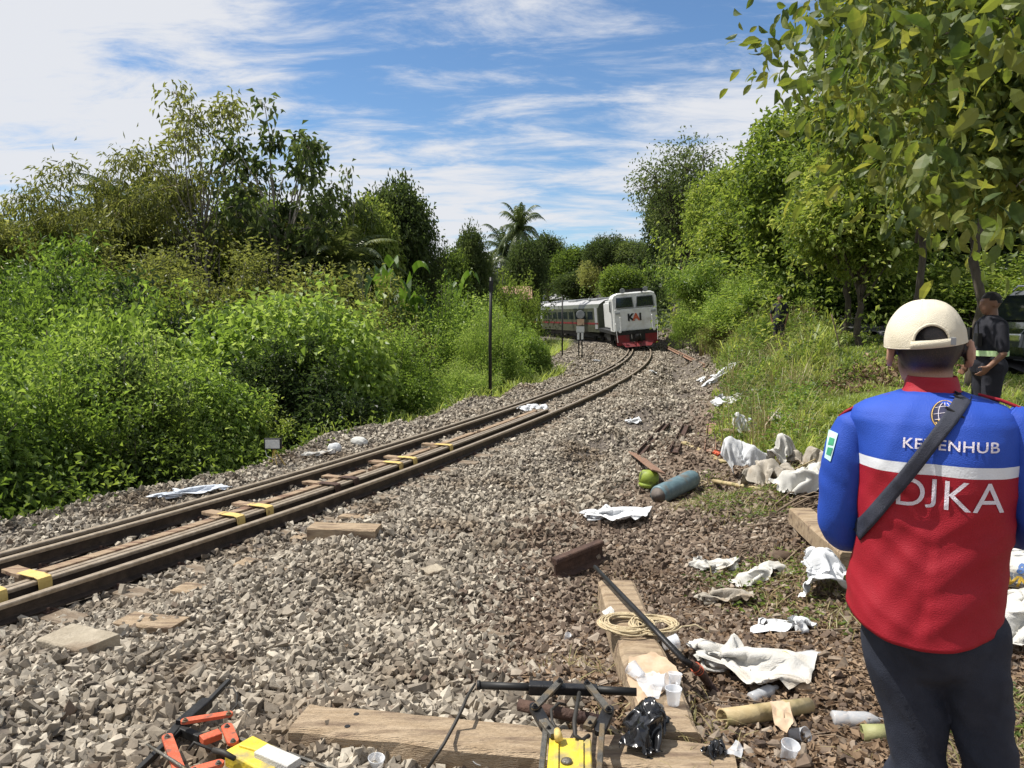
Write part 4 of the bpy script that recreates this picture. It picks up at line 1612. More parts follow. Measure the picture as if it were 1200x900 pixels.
# the tree whose big-leaved branches hang in from the upper right
def overhang():
    rs2 = np.random.RandomState(81)
    r_ = random.Random(82)
    base = Vector((6.3, 4.6, Hs(6.3, 4.6)))
    t = empty('broadleaf_tree', base, 'large-leaved tree whose branches hang over the upper right of the photo', 'tree')
    mb = MB(base)
    top = Vector((5.9, 5.0, 7.5))
    limb(mb, base - Vector((0, 0, .4)), top, .22, .10, 5, 8, .04, 10)
    pos, out = [], []
    # branch ends: (px, py, distance)
    ends = []
    for i in range(620):
        py = r_.uniform(-120, 330)
        lo = 955 + max(0, py) * .34 + (30 if py > 200 else 0) + 60 * abs(math.sin(py * .03))
        px = r_.uniform(lo, 1330)
        if px > 1085 and py > 215:
            py -= 90
        ends.append((px, py, r_.uniform(5.0, 10.0)))
    ends += [(930, 18, 5.5), (955, 45, 5.0), (940, 95, 5.6), (935, -20, 5.2), (968, 70, 4.6), (1000, 20, 4.2), (1035, 30, 3.6), (1130, 20, 3.2), (1180, 60, 3.2), (925, 60, 6.0), (985, 110, 5), (1010, 200, 4.8), (1090, 165, 4.2), (1190, 250, 3.8)]
    for i, (px, py, d) in enumerate(ends):
        e = P(px, py, d)
        f = min(.95, max(.3, (e.z - base.z) / (top.z - base.z) * .8))
        a = (base).lerp(top, f)
        if (e - a).length < 4.6 and px > 1000 and i % 7 == 0:
            limb(mb, a, e, .030, .005, i, 10, .22, 5)
        m = 7 if px > 1000 else 5
        for j in range(m):
            o = Vector((r_.gauss(0, 1), r_.gauss(0, 1), r_.gauss(-.2, .7))).normalized()
            p = e + o * r_.uniform(.05, .32)
            pos.append(p)
            out.append((o + Vector((0, 0, -.3))).normalized())
    P0 = np.array([tuple(p) for p in pos])
    O0 = np.array([tuple(p) for p in out])
    V, F = leaves_on(rs2, P0, O0, 6, .12, .115, .46, .6, True, .5, .12)
    mb.build('trunk', M['bark'], t, True)
    link('crown', np_mesh('crown', V - np.array(base), F, M['leaf_teak']), t)
    # the 3 dozen largest leaves at the top are objects of their own
    key = [(1000, 8, 3.4), (1018, 16, 3.3), (1045, 12, 3.5), (1060, 18, 3.2), (1075, 25, 3.4), (1012, 32, 3.2), (985, 30, 3.6), (992, 22, 3.5), (1040, 22, 3.3), (1115, 15, 3.1), (1125, 22, 3.0), (1140, 14, 3.2), (1150, 30, 3.1), (1105, 10, 3.3), (1130, 40, 3.2), (1165, 20, 3.1), (1180, 45, 3.0), (1190, 20, 3.2), (990, 78, 3.8), (1000, 140, 3.8), (1010, 170, 3.7), (998, 155, 3.9), (1075, 165, 3.6), (1085, 180, 3.5), (1095, 172, 3.6), (1060, 250, 3.9), (1078, 242, 3.8), (1176, 225, 3.5), (1186, 235, 3.4), (1193, 215, 3.5), (1165, 238, 3.6), (940, 20, 4.6), (958, 30, 4.4), (1030, 145, 3.8), (1046, 92, 3.7), (1052, 75, 3.8)]
    Vl, Fl = leaf6(np.zeros((1, 3)), np.array([[1., 0, 0]]), np.array([[0, 0, 1.]]), np.array([1.0]), np.array([.5]), .06, .25)
    lm = np_mesh('leaf', Vl, Fl, M['leaf_teak'])
    for px, py, d in key:
        p = P(px, py, d)
        o = link('leaf', lm, t, p - base)
        s = r_.uniform(.09, .15)
        o.scale = (s, s, s)
        o.rotation_euler = (r_.uniform(-.9, .9), r_.uniform(.2, 1.2), r_.uniform(0, 6.28))


overhang()
# ------------------------------------------------------------------ railway track
RAILP = [(-.062, -.150), (.062, -.150), (.062, -.141), (.012, -.124), (.0085, -.112), (.0085, -.045), (.034, -.034), (.035, -.008), (.029, 0), (-.029, 0), (-.035, -.008), (-.034, -.034), (-.0085, -.045), (-.0085, -.112), (-.012, -.124), (-.062, -.141)]


def rail_curve(name, u, y0, y1, parent, dz=0, step=.5, scale=1.0, flip=1, mats=None, label=None):
    mb = MB()
    n = int((y1 - y0) / step)
    rings = []
    for i in range(n + 1):
        y = y0 + (y1 - y0) * i / n
        rings.append([TP(u + a * scale, y, b * scale * flip + dz) for a, b in RAILP])
    mb.loft(rings, True)
    k = len(RAILP)
    o = mb.build(name, mats or [M['rail'], M['railhead']], parent)
    if not mats:
        me = o.data
        idx = [1 if p.center.z > dz - .034 * scale else 0 for p in me.polygons]
        me.polygons.foreach_set('material_index', idx)
    if label:
        o['label'] = label
    return o


track = empty('railway_track', (0, 0, 0), 'curving narrow-gauge railway track on pale ballast running to the locomotive', 'railway track')
rail_curve('rail', .567, -8, 150, track)
rail_curve('rail', -.567, -8, 150, track)
rail_curve('guard_rail', -.567 - .27, -8, 62, track, dz=-.02, label='duller extra rail lying outside the left rail')
sv = MB()
sv.beam((-1.0, 0, -.085), (1.0, 0, -.085), .22, .14, jit=.004, n=6)
sme = np_mesh('sleeper', np.array([tuple(v) for v in sv.v]), sv.f, M['wooddark'])
cv = MB()
cv.box((0, 0, -.002), (.06, .10, .022))
cv.tube([(.005, -.025, .0), (.005, -.025, .04)], .014, 6)
cv.tube([(-.03, .02, .012), (.02, .02, .014)], .012, 5)
cme = np_mesh('rail_clip', np.array([tuple(v) for v in cv.v]), cv.f, M['rust'])
k0, k1 = int(arc(-4) / SLP) + 1, int(arc(64) / SLP)
rj = random.Random(4)
for k in range(k0, k1):
    a = k * SLP
    y = float(np.interp(a, ARC, YS))
    p = TP(0, y, -.145)
    o = link('sleeper', sme, track, p)
    o.rotation_euler = (0, 0, -math.atan(float(sl(y))) + rj.uniform(-.02, .02))
    if y < 22:
        for s_ in (-1, 1):
            for q in (-1, 1):
                c = link('rail_clip', cme, o, (s_ * .567 + q * .085, 0, -.012))
                c.scale = (q, 1, 1)

# bundle of rails and planks strapped between the rails
bun = empty('rail_bundle', (0, 0, 0), 'bundle of rails and planks laid between the track rails under yellow clamps', 'rail bundle')
rail_curve('rail', .365, -3, 17.6, bun, dz=.030, scale=.86)
rail_curve('rail', .275, -3, 17.0, bun, dz=.024, scale=.86)
rb = random.Random(12)
yk = -2.5
while yk < 16.6:
    L = rb.uniform(1.3, 2.6)
    y2 = min(17.2, yk + L)
    n = 4
    for du, dz in ((.165, .010),) + (((.09, -.03),) if rb.random() < .7 else ()):
        mb = MB()
        j = rb.uniform(-.02, .02)
        rings = []
        for i in range(n + 1):
            yy_ = yk + (y2 - yk) * i / n
            rings.append([TP(du + j + a, yy_, dz + b) for a, b in ((-.055, -.025), (.055, -.025), (.055, .022), (.05, .026), (-.05, .026), (-.055, .022))])
        mb.loft(rings)
        mb.build('plank', M['bundlewood'], bun)
    yk = y2 + rb.uniform(.02, .3)


def clamp(px, py, m='strap', label=None):
    g = PZ(px, py, .05)
    y = g.y + .40 * float(sl(g.y))
    # search the track coordinate whose clamp corner is at the pixel
    best = min((abs((TP(.41, q, .05) - g).length), q) for q in np.arange(g.y - 1.5, g.y + 2.5, .02))
    y = best[1]
    mb = MB()
    w = .05
    prof = [(.02, .030), (.12, .056), (.36, .060), (.412, .050), (.420, .02), (.424, -.135)]
    prof2 = [(a - .010 if i > 2 else a, b - .010) for i, (a, b) in enumerate(prof)]
    rings = []
    for (a, b), (c, d) in zip(prof, prof2):
        rings.append([TP(a, y - w, b), TP(a, y + w, b), TP(c, y + w, d), TP(c, y - w, d)])
    mb.loft(rings)
    o = mb.build('clamp', M[m], bun, bevel=.003)
    if label:
        o['label'] = label
    # wooden cross piece under the clamp
    mb = MB()
    mb.beam(TP(-.12, y + .02, .030), TP(.18, y - .01, .038), .13, .035, jit=.004, n=3, rnd=rb)
    mb.build('packing_block', M['bundlewood'], bun)


for q in ((22, 700, 'strap', None), (68, 680, 'strap', None), (291, 606, 'strap', None), (318, 594, 'strap', None), (398, 568, 'rust', 'rust-brown clamp'), (414, 560, 'rust', 'rust-brown clamp'), (464, 542, 'strap', None), (478, 536, 'strap', None), (521, 521, 'strap', None)):
    clamp(*q)

# spare rail lying beyond, beside the grass bank
r1 = MB()


def straight_rail(name, a, b, label, cat='rail', scale=1.0, mats=None, group=None):
    a, b = Vector(a), Vector(b)
    e = empty(name, (a + b) / 2, label, cat, group)
    mb = MB((a + b) / 2)
    d = (b - a).normalized()
    s = d.cross(Vector((0, 0, 1))).normalized()
    up = s.cross(d)
    mb.loft([[p + s * x * scale + up * (z + .15) * scale for x, z in RAILP] for p in (a, a.lerp(b, .5), b)])
    o = mb.build('rail_section', mats or M['rust'], e)
    return e


straight_rail('spare_rail', G(781, 408) + Vector((0, 0, .02)), G(826, 431) + Vector((0, 0, .02)), 'long spare rail lying between the ballast and the grass bank near the locomotive', mats=M['rustpale'])


# loose timbers and concrete blocks beside the right rail
def timber(px, py, L, W, Hh, az, label, mat='wood', proud=.75, tilt=0, name='timber_block', cat='timber', seed=0):
    p = G(px, py, Hh * proud)
    r_ = random.Random(seed + px)
    e = empty(name, (p.x, p.y, p.z - Hh * proud), label, cat, 'loose blocks beside the right rail')
    mb = MB()
    d = Vector((math.cos(R(az)), math.sin(R(az)), math.sin(R(tilt))))
    zc = Hh * (proud - .5)
    mb.beam(-d * L / 2 + Vector((0, 0, zc)), d * L / 2 + Vector((0, 0, zc)), W, Hh, jit=.006, n=6, rnd=r_)
    mb.build('block', M[mat], e, bevel=.006)
    return e


timber(92, 745, .40, .26, .13, -22, 'pale concrete block leftmost beside the right rail', 'concrete', .8, name='concrete_block', cat='block')
timber(178, 726, .46, .22, .08, -12, 'flat timber offcut second from the left beside the rail', 'wood', .6)
timber(229, 689, .34, .20, .08, -16, 'small timber end poking from the ballast, third from the left', 'wood', .5)
timber(296, 658, .28, .20, .07, -14, 'small timber end just left of the short thin offcut', 'wood', .5)
timber(327, 664, .26, .10, .04, -8, 'short thin wood offcut on the ballast', 'wood', .7)
timber(404, 616, .68, .24, .13, -6, 'thick brown timber, largest of those beside the rail', 'wood', .85)
timber(362, 629, .34, .16, .06, -10, 'low timber end at the left foot of the thickest one', 'wood', .6)
timber(416, 604, .36, .16, .06, -10, 'thin timber piece behind the thickest one', 'wood', .7)
timber(507, 666, .17, .17, .07, 35, 'small square wood block alone on the ballast', 'concrete', .95, 4, name='wood_block', cat='block')
for i_, (px, py, s_) in enumerate(((420, 542, .2), (447, 536, .25))):
    pass

# ------------------------------------------------------------------ train
def frame_at(y):
    s = float(sl(y))
    d = Vector((s, 1, 0)).normalized()
    return d


def train_root(name, y0, L, label, cat):
    a = TP(0, y0, 0)
    ya = y0
    while (TP(0, ya, 0) - a).length < L:
        ya += .1
    b = TP(0, ya, 0)
    d = (b - a).normalized()
    e = empty(name, a, label, cat)
    # local +Y runs backwards along the train; the train leans into the curve
    e.rotation_euler = (0, R(-5.0), -math.atan2(d.x, d.y))
    return e, ya


def quad_panel(mb, pts, depth, mi=0):
    a, b, c, d = [Vector(p) for p in pts]
    n = (b - a).cross(d - a).normalized() * depth
    mb.add([a, b, c, d, a + n, b + n, c + n, d + n], [(0, 1, 2, 3), (4, 7, 6, 5), (0, 4, 5, 1), (1, 5, 6, 2), (2, 6, 7, 3), (3, 7, 4, 0)], mi)


def text_mesh(body, size, extr=.0, spacing=1.0, weight=0.0, res=6, shear=0):
    cu = bpy.data.curves.new('t', 'FONT')
    cu.body = body
    cu.size = size
    cu.extrude = extr
    cu.offset = weight
    cu.space_character = spacing
    cu.shear = shear
    cu.align_x = 'CENTER'
    cu.resolution_u = res
    o = bpy.data.objects.new('t', cu)
    col.objects.link(o)
    dg = bpy.context.evaluated_depsgraph_get()
    me = bpy.data.meshes.new_from_object(o.evaluated_get(dg))
    bpy.data.objects.remove(o)
    return me


loco, yend = train_root('locomotive', 50.2, 15.8, 'white and dark red diesel locomotive leading the train round the curve', 'locomotive')
loco.location.x -= .22
loco.scale = (1.05, 1.0, 1.03)
mb = MB()
hw = 1.38


def cabsec(y, w, z0, z1, r=.35):
    return [(-w, y, z0), (w, y, z0), (w, y, z1 - r), (w - r * .35, y, z1 - r * .3), (w - r, y, z1), (-(w - r), y, z1), (-(w - r * .35), y, z1 - r * .3), (-w, y, z1 - r)]


mb.loft([[Vector(p) for p in cabsec(*q)] for q in ((-.02, hw - .10, 1.22, 2.55, .2), (.0, hw - .03, 1.20, 2.6, .22), (.06, hw, 1.20, 2.62, .2), (.10, hw, 1.2, 3.60, .30), (.16, hw, 1.2, 3.68, .34), (2.9, hw, 1.2, 3.68, .34))][3:])
mb.build('cab', M['white'], loco)
mb = MB()
quad_panel(mb, [(-hw + .03, .02, 1.22), (hw - .03, .02, 1.22), (hw - .05, -.02, 2.62), (-hw + .05, -.02, 2.62)], -.10)
mb.build('nose_panel', M['white'], loco, bevel=.03)
for s in (-1, 1):
    mb = MB()
    quad_panel(mb, [(s * .65 - .55, .04, 2.72), (s * .65 + .55, .04, 2.72), (s * .65 + .48, .09, 3.36), (s * .65 - .48, .09, 3.36)], .05)
    w = mb.build('windscreen', M['glass'], loco, bevel=.05)
    mb = MB()
    for q in range(4):
        P4 = [(s * .65 - .57, .03, 2.70), (s * .65 + .57, .03, 2.70), (s * .65 + .50, .08, 3.38), (s * .65 - .50, .08, 3.38)]
        mb.beam(P4[q], P4[(q + 1) % 4], .05, .05)
    mb.build('window_frame', M['grey'], w)
    mb = MB()
    mb.lathe((s * .72, .10, 3.80), (0, -1, 0), [(0, .15), (.16, .17), (.17, .14), (.15, .02)], 14)
    mb.build('headlight', M['grey'], loco)
    mb = MB()
    mb.box((s * 1.12, -.04, 2.38), (.30, .10, .14))
    mb.build('marker_light', M['grey'], loco)
    mb = MB()
    mb.tube([(s * 1.0, -.22, 1.28), (s * 1.0, -.22, 2.1), (s * 1.0, -.05, 2.15)], .022, 6)
    mb.build('handrail', M['white'], loco)
    mb = MB()
    mb.tube([(s * 1.25, -.30, .5), (s * 1.32, -.30, 1.7), (s * 1.32, -.1, 1.75)], .02, 6)
    mb.build('grab_pole', M['white'], loco)
    mb = MB()
    mb.lathe((s * 1.08, -.30, 1.22), (0, -1, 0), [(0, .09), (.08, .10), (.09, .02)], 12)
    mb.build('ditch_light', M['white'], loco)
    mb = MB()
    mb.box((s * .90, -.18, .72), (.80, .10, .86))
    mb.build('front_step_panel', M['red'], loco, bevel=.02)
mb = MB()
mb.box((0, -.12, 1.06), (2.7, .25, .20))
mb.build('footplate', M['black'], loco)
mb = MB()
mb.box((0, -.14, .82), (1.0, .12, .5))
mb.box((0, -.32, .84), (.26, .5, .26))
mb.lathe((0, -.62, .84), (0, -1, 0), [(0, .14), (.1, .16), (.14, .05)], 10)
mb.build('coupler', M['black'], loco)
mb = MB()
mb.add([(-1.05, -.25, .5), (1.05, -.25, .5), (.8, -.5, .18), (-.8, -.5, .18), (-1.05, -.1, .5), (1.05, -.1, .5), (.8, -.35, .18), (-.8, -.35, .18)], [(0, 1, 2, 3), (4, 7, 6, 5), (0, 4, 5, 1), (1, 5, 6, 2), (2, 6, 7, 3), (3, 7, 4, 0)])
mb.build('snow_plough', M['red'], loco)
for i in range(3):
    mb = MB()
    mb.tube([(-.35 + i * .28, -.25, .95), (-.36 + i * .28, -.42, .7), (-.30 + i * .28, -.30, .45)], .03, 6)
    mb.build('brake_hose', M['hose'], loco)
mb = MB()
mb.box((0, 8.0, 1.08), (2.6, 15.6, .24))
mb.box((0, 8.0, .75), (2.3, 3.6, .7))
mb.build('underframe', M['black'], loco)
mb = MB()
mb.box((0, 8.6, 2.22), (1.75, 11.2, 2.0))
mb.box((0, 8.6, 3.3), (1.5, 11.0, .2))
mb.build('long_hood', M['white'], loco, bevel=.08)
mb = MB()
mb.box((0, 5.2, 3.5), (1.2, 1.6, .3))
mb.box((0, 10.5, 3.52), (1.3, 2.6, .3))
mb.build('roof_vents', M['grey'], loco, bevel=.03)
mb = MB()
mb.box((.1, .9, 3.78), (1.5, 1.0, .22))
mb.lathe((.45, .3, 3.78), (0, -1, 0), [(0, .06), (.3, .04), (.5, .12)], 10)
mb.build('roof_horn', M['black'], loco)
mb = MB()
quad_panel(mb, [(-hw - .01, 1.5, 1.3), (-hw - .01, .85, 1.3), (-hw - .01, .85, 3.2), (-hw - .01, 1.5, 3.2)], .02)
mb.build('cab_door', M['grey'], loco)
mb = MB()
quad_panel(mb, [(-hw - .01, 2.55, 2.5), (-hw - .01, 1.75, 2.5), (-hw - .01, 1.75, 3.2), (-hw - .01, 2.55, 3.2)], .02)
mb.build('side_window', M['glass'], loco)
for yb in (3.4, 12.3):
    mb = MB()
    for dx in (-.53, .53):
        for dy in (-1.5, 0, 1.5):
            mb.lathe((dx - .06, yb + dy, .46), (1, 0, 0), [(0, .46), (.13, .46)], 18)
    mb.box((0, yb, .6), (1.9, 4.2, .3))
    mb.build('bogie', M['black'], loco)
# emblem letters on the nose
for ch, x0, m_ in (('K', -.30, 'black'), ('A', .02, 'orange'), ('I', .28, 'black')):
    tm = text_mesh(ch, .62, .006, weight=.028)
    tm.materials.clear()
    tm.materials.append(M[m_])
    o = link('letter', tm, loco, (x0 * 1.05, -.045, 1.86))
    o.rotation_euler = (R(90), 0, 0)


def coach(y0, label, L=20.0):
    e, ye = train_root('passenger_coach', y0, L, label, 'train coach')
    e['group'] = 'passenger coaches behind the locomotive'
    sec = [(-1.42, .85), (1.42, .85), (1.46, 1.3), (1.46, 3.0), (1.25, 3.35), (.8, 3.62), (0, 3.72), (-.8, 3.62), (-1.25, 3.35), (-1.46, 3.0), (-1.46, 1.3)]
    mb = MB()
    mb.loft([[Vector((x, y, z)) for x, z in sec] for y in (0, .1, L - .1, L)])
    o = mb.build('body', [M['trainolive'], M['trainroof']], e)
    o.data.polygons.foreach_set('material_index', [1 if p.center.z > 3.3 and p.normal.z > .5 else 0 for p in o.data.polygons])
    for s in (-1, 1):
        mb = MB()
        mb.box((s * 1.465, L / 2, 1.62), (.02, L - .3, .16))
        mb.build('red_stripe', M['red'], e)
        for i in range(9):
            mb = MB()
            yy_ = 2.2 + i * (L - 4.4) / 8
            mb.box((s * 1.465, yy_, 2.35), (.02, 1.45, .72))
            mb.build('window', M['glass'], e, bevel=.006)
        for yd in (.6, L - .6):
            mb = MB()
            mb.box((s * 1.465, yd, 2.1), (.02, .7, 1.9))
            mb.build('door', M['grey'], e)
    for i in range(3):
        mb = MB()
        mb.box((0, 3.2 + i * 6.4, 3.74), (1.6, 2.6, .2))
        mb.build('roof_unit', M['grey'], e, bevel=.04)
    for yb in (2.8, L - 2.8):
        mb = MB()
        for dx in (-.53, .53):
            for dy in (-1.0, 1.0):
                mb.lathe((dx - .06, yb + dy, .39), (1, 0, 0), [(0, .39), (.13, .39)], 16)
        mb.box((0, yb, .55), (2.0, 2.9, .25))
        mb.build('bogie', M['black'], e)
    mb = MB()
    mb.box((0, L / 2, .66), (2.0, L - 8, .5))
    mb.build('underframe', M['black'], e)
    return ye


yy_c = yend + .7
for lb in ('first coach right behind the locomotive, olive grey with dark windows', 'second coach of the train, pale roof showing over the shrubs', 'third coach of the train, mostly behind the shrubs', 'rearmost coach of the train, hidden behind the greenery'):
    yy_c = coach(yy_c, lb) + .7

# ------------------------------------------------------------------ line-side posts, sign, lamp, houses
p = P(574.5, 470, 22)
zb = Hs(p.x, p.y)
e = empty('pole', (p.x, p.y, zb), 'thin tall black pole standing in the shrubs, the nearer of the two', 'pole')
mb = MB((p.x, p.y, zb))
top = P(575.5, 325, 22)
mb.tube([(p.x, p.y, zb - .3), (p.x, p.y, (zb + top.z) / 2), (top.x, top.y, top.z)], [.055, .05, .045], 8)
mb.build('shaft', M['black'], e, True)
mb = MB((p.x, p.y, zb))
mb.box((top.x, top.y, top.z - .25), (.12, .1, .3))
mb.build('bracket', M['black'], e)
p = P(659, 405, 44)
zb = Hs(p.x, p.y)
e = empty('pole', (p.x, p.y, zb), 'thinner black pole before the coaches, left of the round sign', 'pole')
top = P(659, 348, 44)
mb = MB((p.x, p.y, zb))
mb.tube([(p.x, p.y, zb - .3), (top.x, top.y, top.z)], [.05, .045], 8)
mb.build('shaft', M['black'], e, True)

p = P(682, 412, 42)
zb = Hs(p.x, p.y)
o_ = Vector((p.x, p.y, zb))
e = empty('line_sign', o_, 'trackside signal sign with a round disc over an orange and a white board', 'sign')
mb = MB(o_)
mb.tube([(p.x, p.y, zb - .2), (p.x, p.y, P(680, 380, 42).z)], .035, 6)
mb.tube([(p.x - .18, p.y, zb - .2), (p.x - .18, p.y, P(680, 385, 42).z)], .035, 6)
mb.build('post', M['black'], e)
q = P(680, 368.5, 42)
mb = MB(o_)
mb.lathe((q.x, q.y, q.z), (0, -1, 0), [(0, .23), (.02, .235), (.03, .20)], 24)
mb.build('disc', M['grey'], e)
q = P(680.5, 377.5, 42)
mb = MB(o_)
mb.box((q.x, q.y, q.z), (.38, .03, .34))
mb.build('orange_board', mk('faded_orange', (.52, .33, .22), (.62, .45, .30), 6, .6), e)
q = P(680, 386, 42)
mb = MB(o_)
mb.box((q.x, q.y - .04, q.z), (.44, .03, .34))
mb.build('white_board', M['white'], e)
for s in (-1, 1):
    mb = MB(o_)
    mb.box((q.x + s * .11, q.y - .04, q.z - .35), (.12, .03, .42))
    mb.build('white_leg', M['white'], e)

# work lamp
b = G(326, 546)
o_ = b.copy()
e = empty('work_lamp', o_, 'flood work lamp on a short yellow stand beside the track', 'lamp')
dl = b.y
c = P(320, 520, dl)
wpx = dl / 880 * 1.03
mb = MB(o_)
mb.box(c, (20 * wpx, .06, 13 * wpx))
mb.build('housing', M['black'], e, bevel=.008)
mb = MB(o_)
mb.box(c + Vector((0, -.034, 0)), (16.5 * wpx, .012, 10 * wpx))
mb.build('lamp_glass', mk('lamp_reflector', (.55, .56, .56), (.7, .7, .7), 30, .2), e)
for dx in (-.05, .05, .0):
    mb = MB(o_)
    mb.tube([c + Vector((0, .02, -.06)), b + Vector((dx * 2.2, .03 if dx else -.06, .0))], .008, 6)
    mb.build('stand_leg', M['strap'], e)
mb = MB(o_)
mb.tube([c + Vector((-.09, 0, 0)), c + Vector((-.13, 0, -.12)), c + Vector((-.10, -.02, -.20)), b + Vector((.0, 0, .08))], .004, 5)
mb.build('cable', M['clothwhite'], e)
mb = MB(o_)
mb.beam(c + Vector((-.13, .02, -.065)), c + Vector((.16, .02, -.055)), .02, .015)
mb.build('crossbar', M['strap'], e)


def house(px0, px1, pyr, d, wall_h, label, roofm, wallm='plaster', depth=6, rise=1.6):
    a, b = P(px0, pyr, d), P(px1, pyr, d)
    cx0 = (a.x + b.x) / 2
    zr = a.z
    w = (b.x - a.x)
    zb = Hs(cx0, d) - .3
    o_ = Vector((cx0, d, zb))
    e = empty('house', o_, label, 'house')
    mb = MB(o_)
    zt = zr - rise
    mb.box((cx0, d + depth / 2, (zb + zt) / 2), (w * .86, depth * .9, zt - zb))
    mb.build('wall', M[wallm], e)
    mb = MB(o_)
    x0, x1 = a.x, b.x
    y0, y1 = d - .3, d + depth + .3
    t = .12
    for s, (ya, yb) in enumerate(((y0, (y0 + y1) / 2), (y1, (y0 + y1) / 2))):
        mb.add([(x0, ya, zt), (x1, ya, zt), (x1, yb, zr), (x0, yb, zr), (x0, ya, zt + t), (x1, ya, zt + t), (x1, yb, zr + t), (x0, yb, zr + t)], [(0, 1, 2, 3), (7, 6, 5, 4), (0, 4, 5, 1), (1, 5, 6, 2), (3, 2, 6, 7), (0, 3, 7, 4)])
    mb.build('roof', M[roofm], e)
    for s in (-1, 1):
        mb = MB(o_)
        mb.box((cx0 + s * w * .22, d + .28, zt - 1.0), (w * .16, .06, .9))
        mb.build('window', M['glass'], e)
    return e


house(585, 624, 336, 60, 2.4, 'small hut with a brown tiled roof above the shrubs left of the train', 'rooftile', 'wooddark', 5, 1.1)
house(634, 700, 345, 118, 2.6, 'low pale-roofed building behind the coaches', 'trainroof', 'wooddark', 6, .9)
house(700, 745, 300, 98, 3, 'distant house with a reddish roof under the umbrella tree', 'rooftile', 'plaster', 7, 1.6)
# ------------------------------------------------------------------ draped sacks: the cloth falls on lumps and the ground, then is kept as a mesh
def drape(seed, sx=.9, sy=.6, n=44, lift=.12, obst=(), frames=26, squeeze=.62, amp=.12, stiff=.08):
    r_ = random.Random(seed)
    ny_ = int(n * sy / sx)
    vs, fs, rest = [], [], []
    for j in range(ny_ + 1):
        for i in range(n + 1):
            x, y = (i / n - .5) * sx, (j / ny_ - .5) * sy
            q = Vector((x * 3, y * 3, seed * 1.7))
            z = lift + amp * noise.noise(q) + amp * .5 * noise.noise(q * 2.3)
            vs.append((x * squeeze + .10 * noise.noise(q * 1.2 + Vector((9, 0, 0))), y * squeeze + .10 * noise.noise(q * 1.2 + Vector((0, 9, 0))), z))
            rest.append((x, y, lift))
    for j in range(ny_):
        for i in range(n):
            a = j * (n + 1) + i
            fs.append((a, a + 1, a + n + 2, a + n + 1))
    me_ = bpy.data.meshes.new('cloth')
    me_.from_pydata(vs, [], fs)
    o_ = bpy.data.objects.new('cloth', me_)
    col.objects.link(o_)
    c_ = o_.modifiers.new('cloth', 'CLOTH')
    s_ = c_.settings
    s_.quality = 4
    s_.mass = .12
    s_.tension_stiffness = 12
    s_.compression_stiffness = 12
    s_.shear_stiffness = 6
    s_.bending_stiffness = stiff
    s_.air_damping = .6
    o_.shape_key_add(name='Basis')
    k_ = o_.shape_key_add(name='rest')
    for i, v in enumerate(rest):
        k_.data[i].co = v
    k_.value = 0
    s_.rest_shape_key = k_
    c_.collision_settings.use_self_collision = True
    c_.collision_settings.self_distance_min = .005
    c_.collision_settings.distance_min = .005
    c_.collision_settings.friction = 40
    tmp = [o_]
    gm = bpy.data.meshes.new('g')
    gm.from_pydata([(-3, -3, 0), (3, -3, 0), (3, 3, 0), (-3, 3, 0)], [], [(0, 1, 2, 3)])
    g_ = bpy.data.objects.new('g', gm)
    col.objects.link(g_)
    g_.modifiers.new('col', 'COLLISION')
    g_.collision.cloth_friction = 60
    tmp.append(g_)
    for x, y, rad, hh in obst:
        b_ = bmesh.new()
        bmesh.ops.create_cone(b_, cap_ends=True, segments=7, radius1=rad, radius2=rad * .25, depth=hh)
        m_ = bpy.data.meshes.new('s')
        b_.to_mesh(m_)
        b_.free()
        q_ = bpy.data.objects.new('s', m_)
        col.objects.link(q_)
        q_.location = (x, y, hh / 2)
        q_.rotation_euler = (r_.uniform(-.2, .2), r_.uniform(-.2, .2), r_.uniform(0, 3))
        q_.modifiers.new('col', 'COLLISION')
        q_.collision.cloth_friction = 60
        tmp.append(q_)
    c_.point_cache.frame_start = 1
    c_.point_cache.frame_end = frames
    for f in range(1, frames + 1):
        scene.frame_set(f)
    nm = bpy.data.meshes.new_from_object(o_.evaluated_get(bpy.context.evaluated_depsgraph_get()))
    for q_ in tmp:
        bpy.data.objects.remove(q_)
    scene.frame_set(1)
    nm.polygons.foreach_set('use_smooth', np.ones(len(nm.polygons), bool))
    # centre it
    c0 = sum((v.co for v in nm.vertices), Vector()) / len(nm.vertices)
    for v in nm.vertices:
        v.co.x -= c0.x
        v.co.y -= c0.y
    return nm


DR = {
    'flat': drape(1, .9, .6, 38, .05, ((.1, .05, .05, .06), (-.2, -.08, .05, .05)), 18, .74, .07),
    'flat2': drape(2, .9, .6, 38, .05, ((-.1, .1, .05, .08), (.22, -.05, .05, .05), (0, -.1, .04, .04)), 18, .66, .10),
    'tent': drape(3, .9, .65, 38, .30, ((-.12, .02, .12, .32), (.1, .0, .10, .2)), 24, .72, .08),
    'tent2': drape(4, .9, .65, 38, .26, ((.10, .03, .12, .26), (-.16, -.05, .10, .16)), 24, .66, .10),
    'heap': drape(5, 1.0, .75, 40, .16, ((0, 0, .16, .16), (.2, .08, .10, .12), (-.2, -.02, .1, .12)), 22, .62, .14),
    'heap2': drape(6, 1.0, .7, 40, .18, ((.05, 0, .14, .18), (-.2, .05, .12, .12)), 22, .6, .14),
}
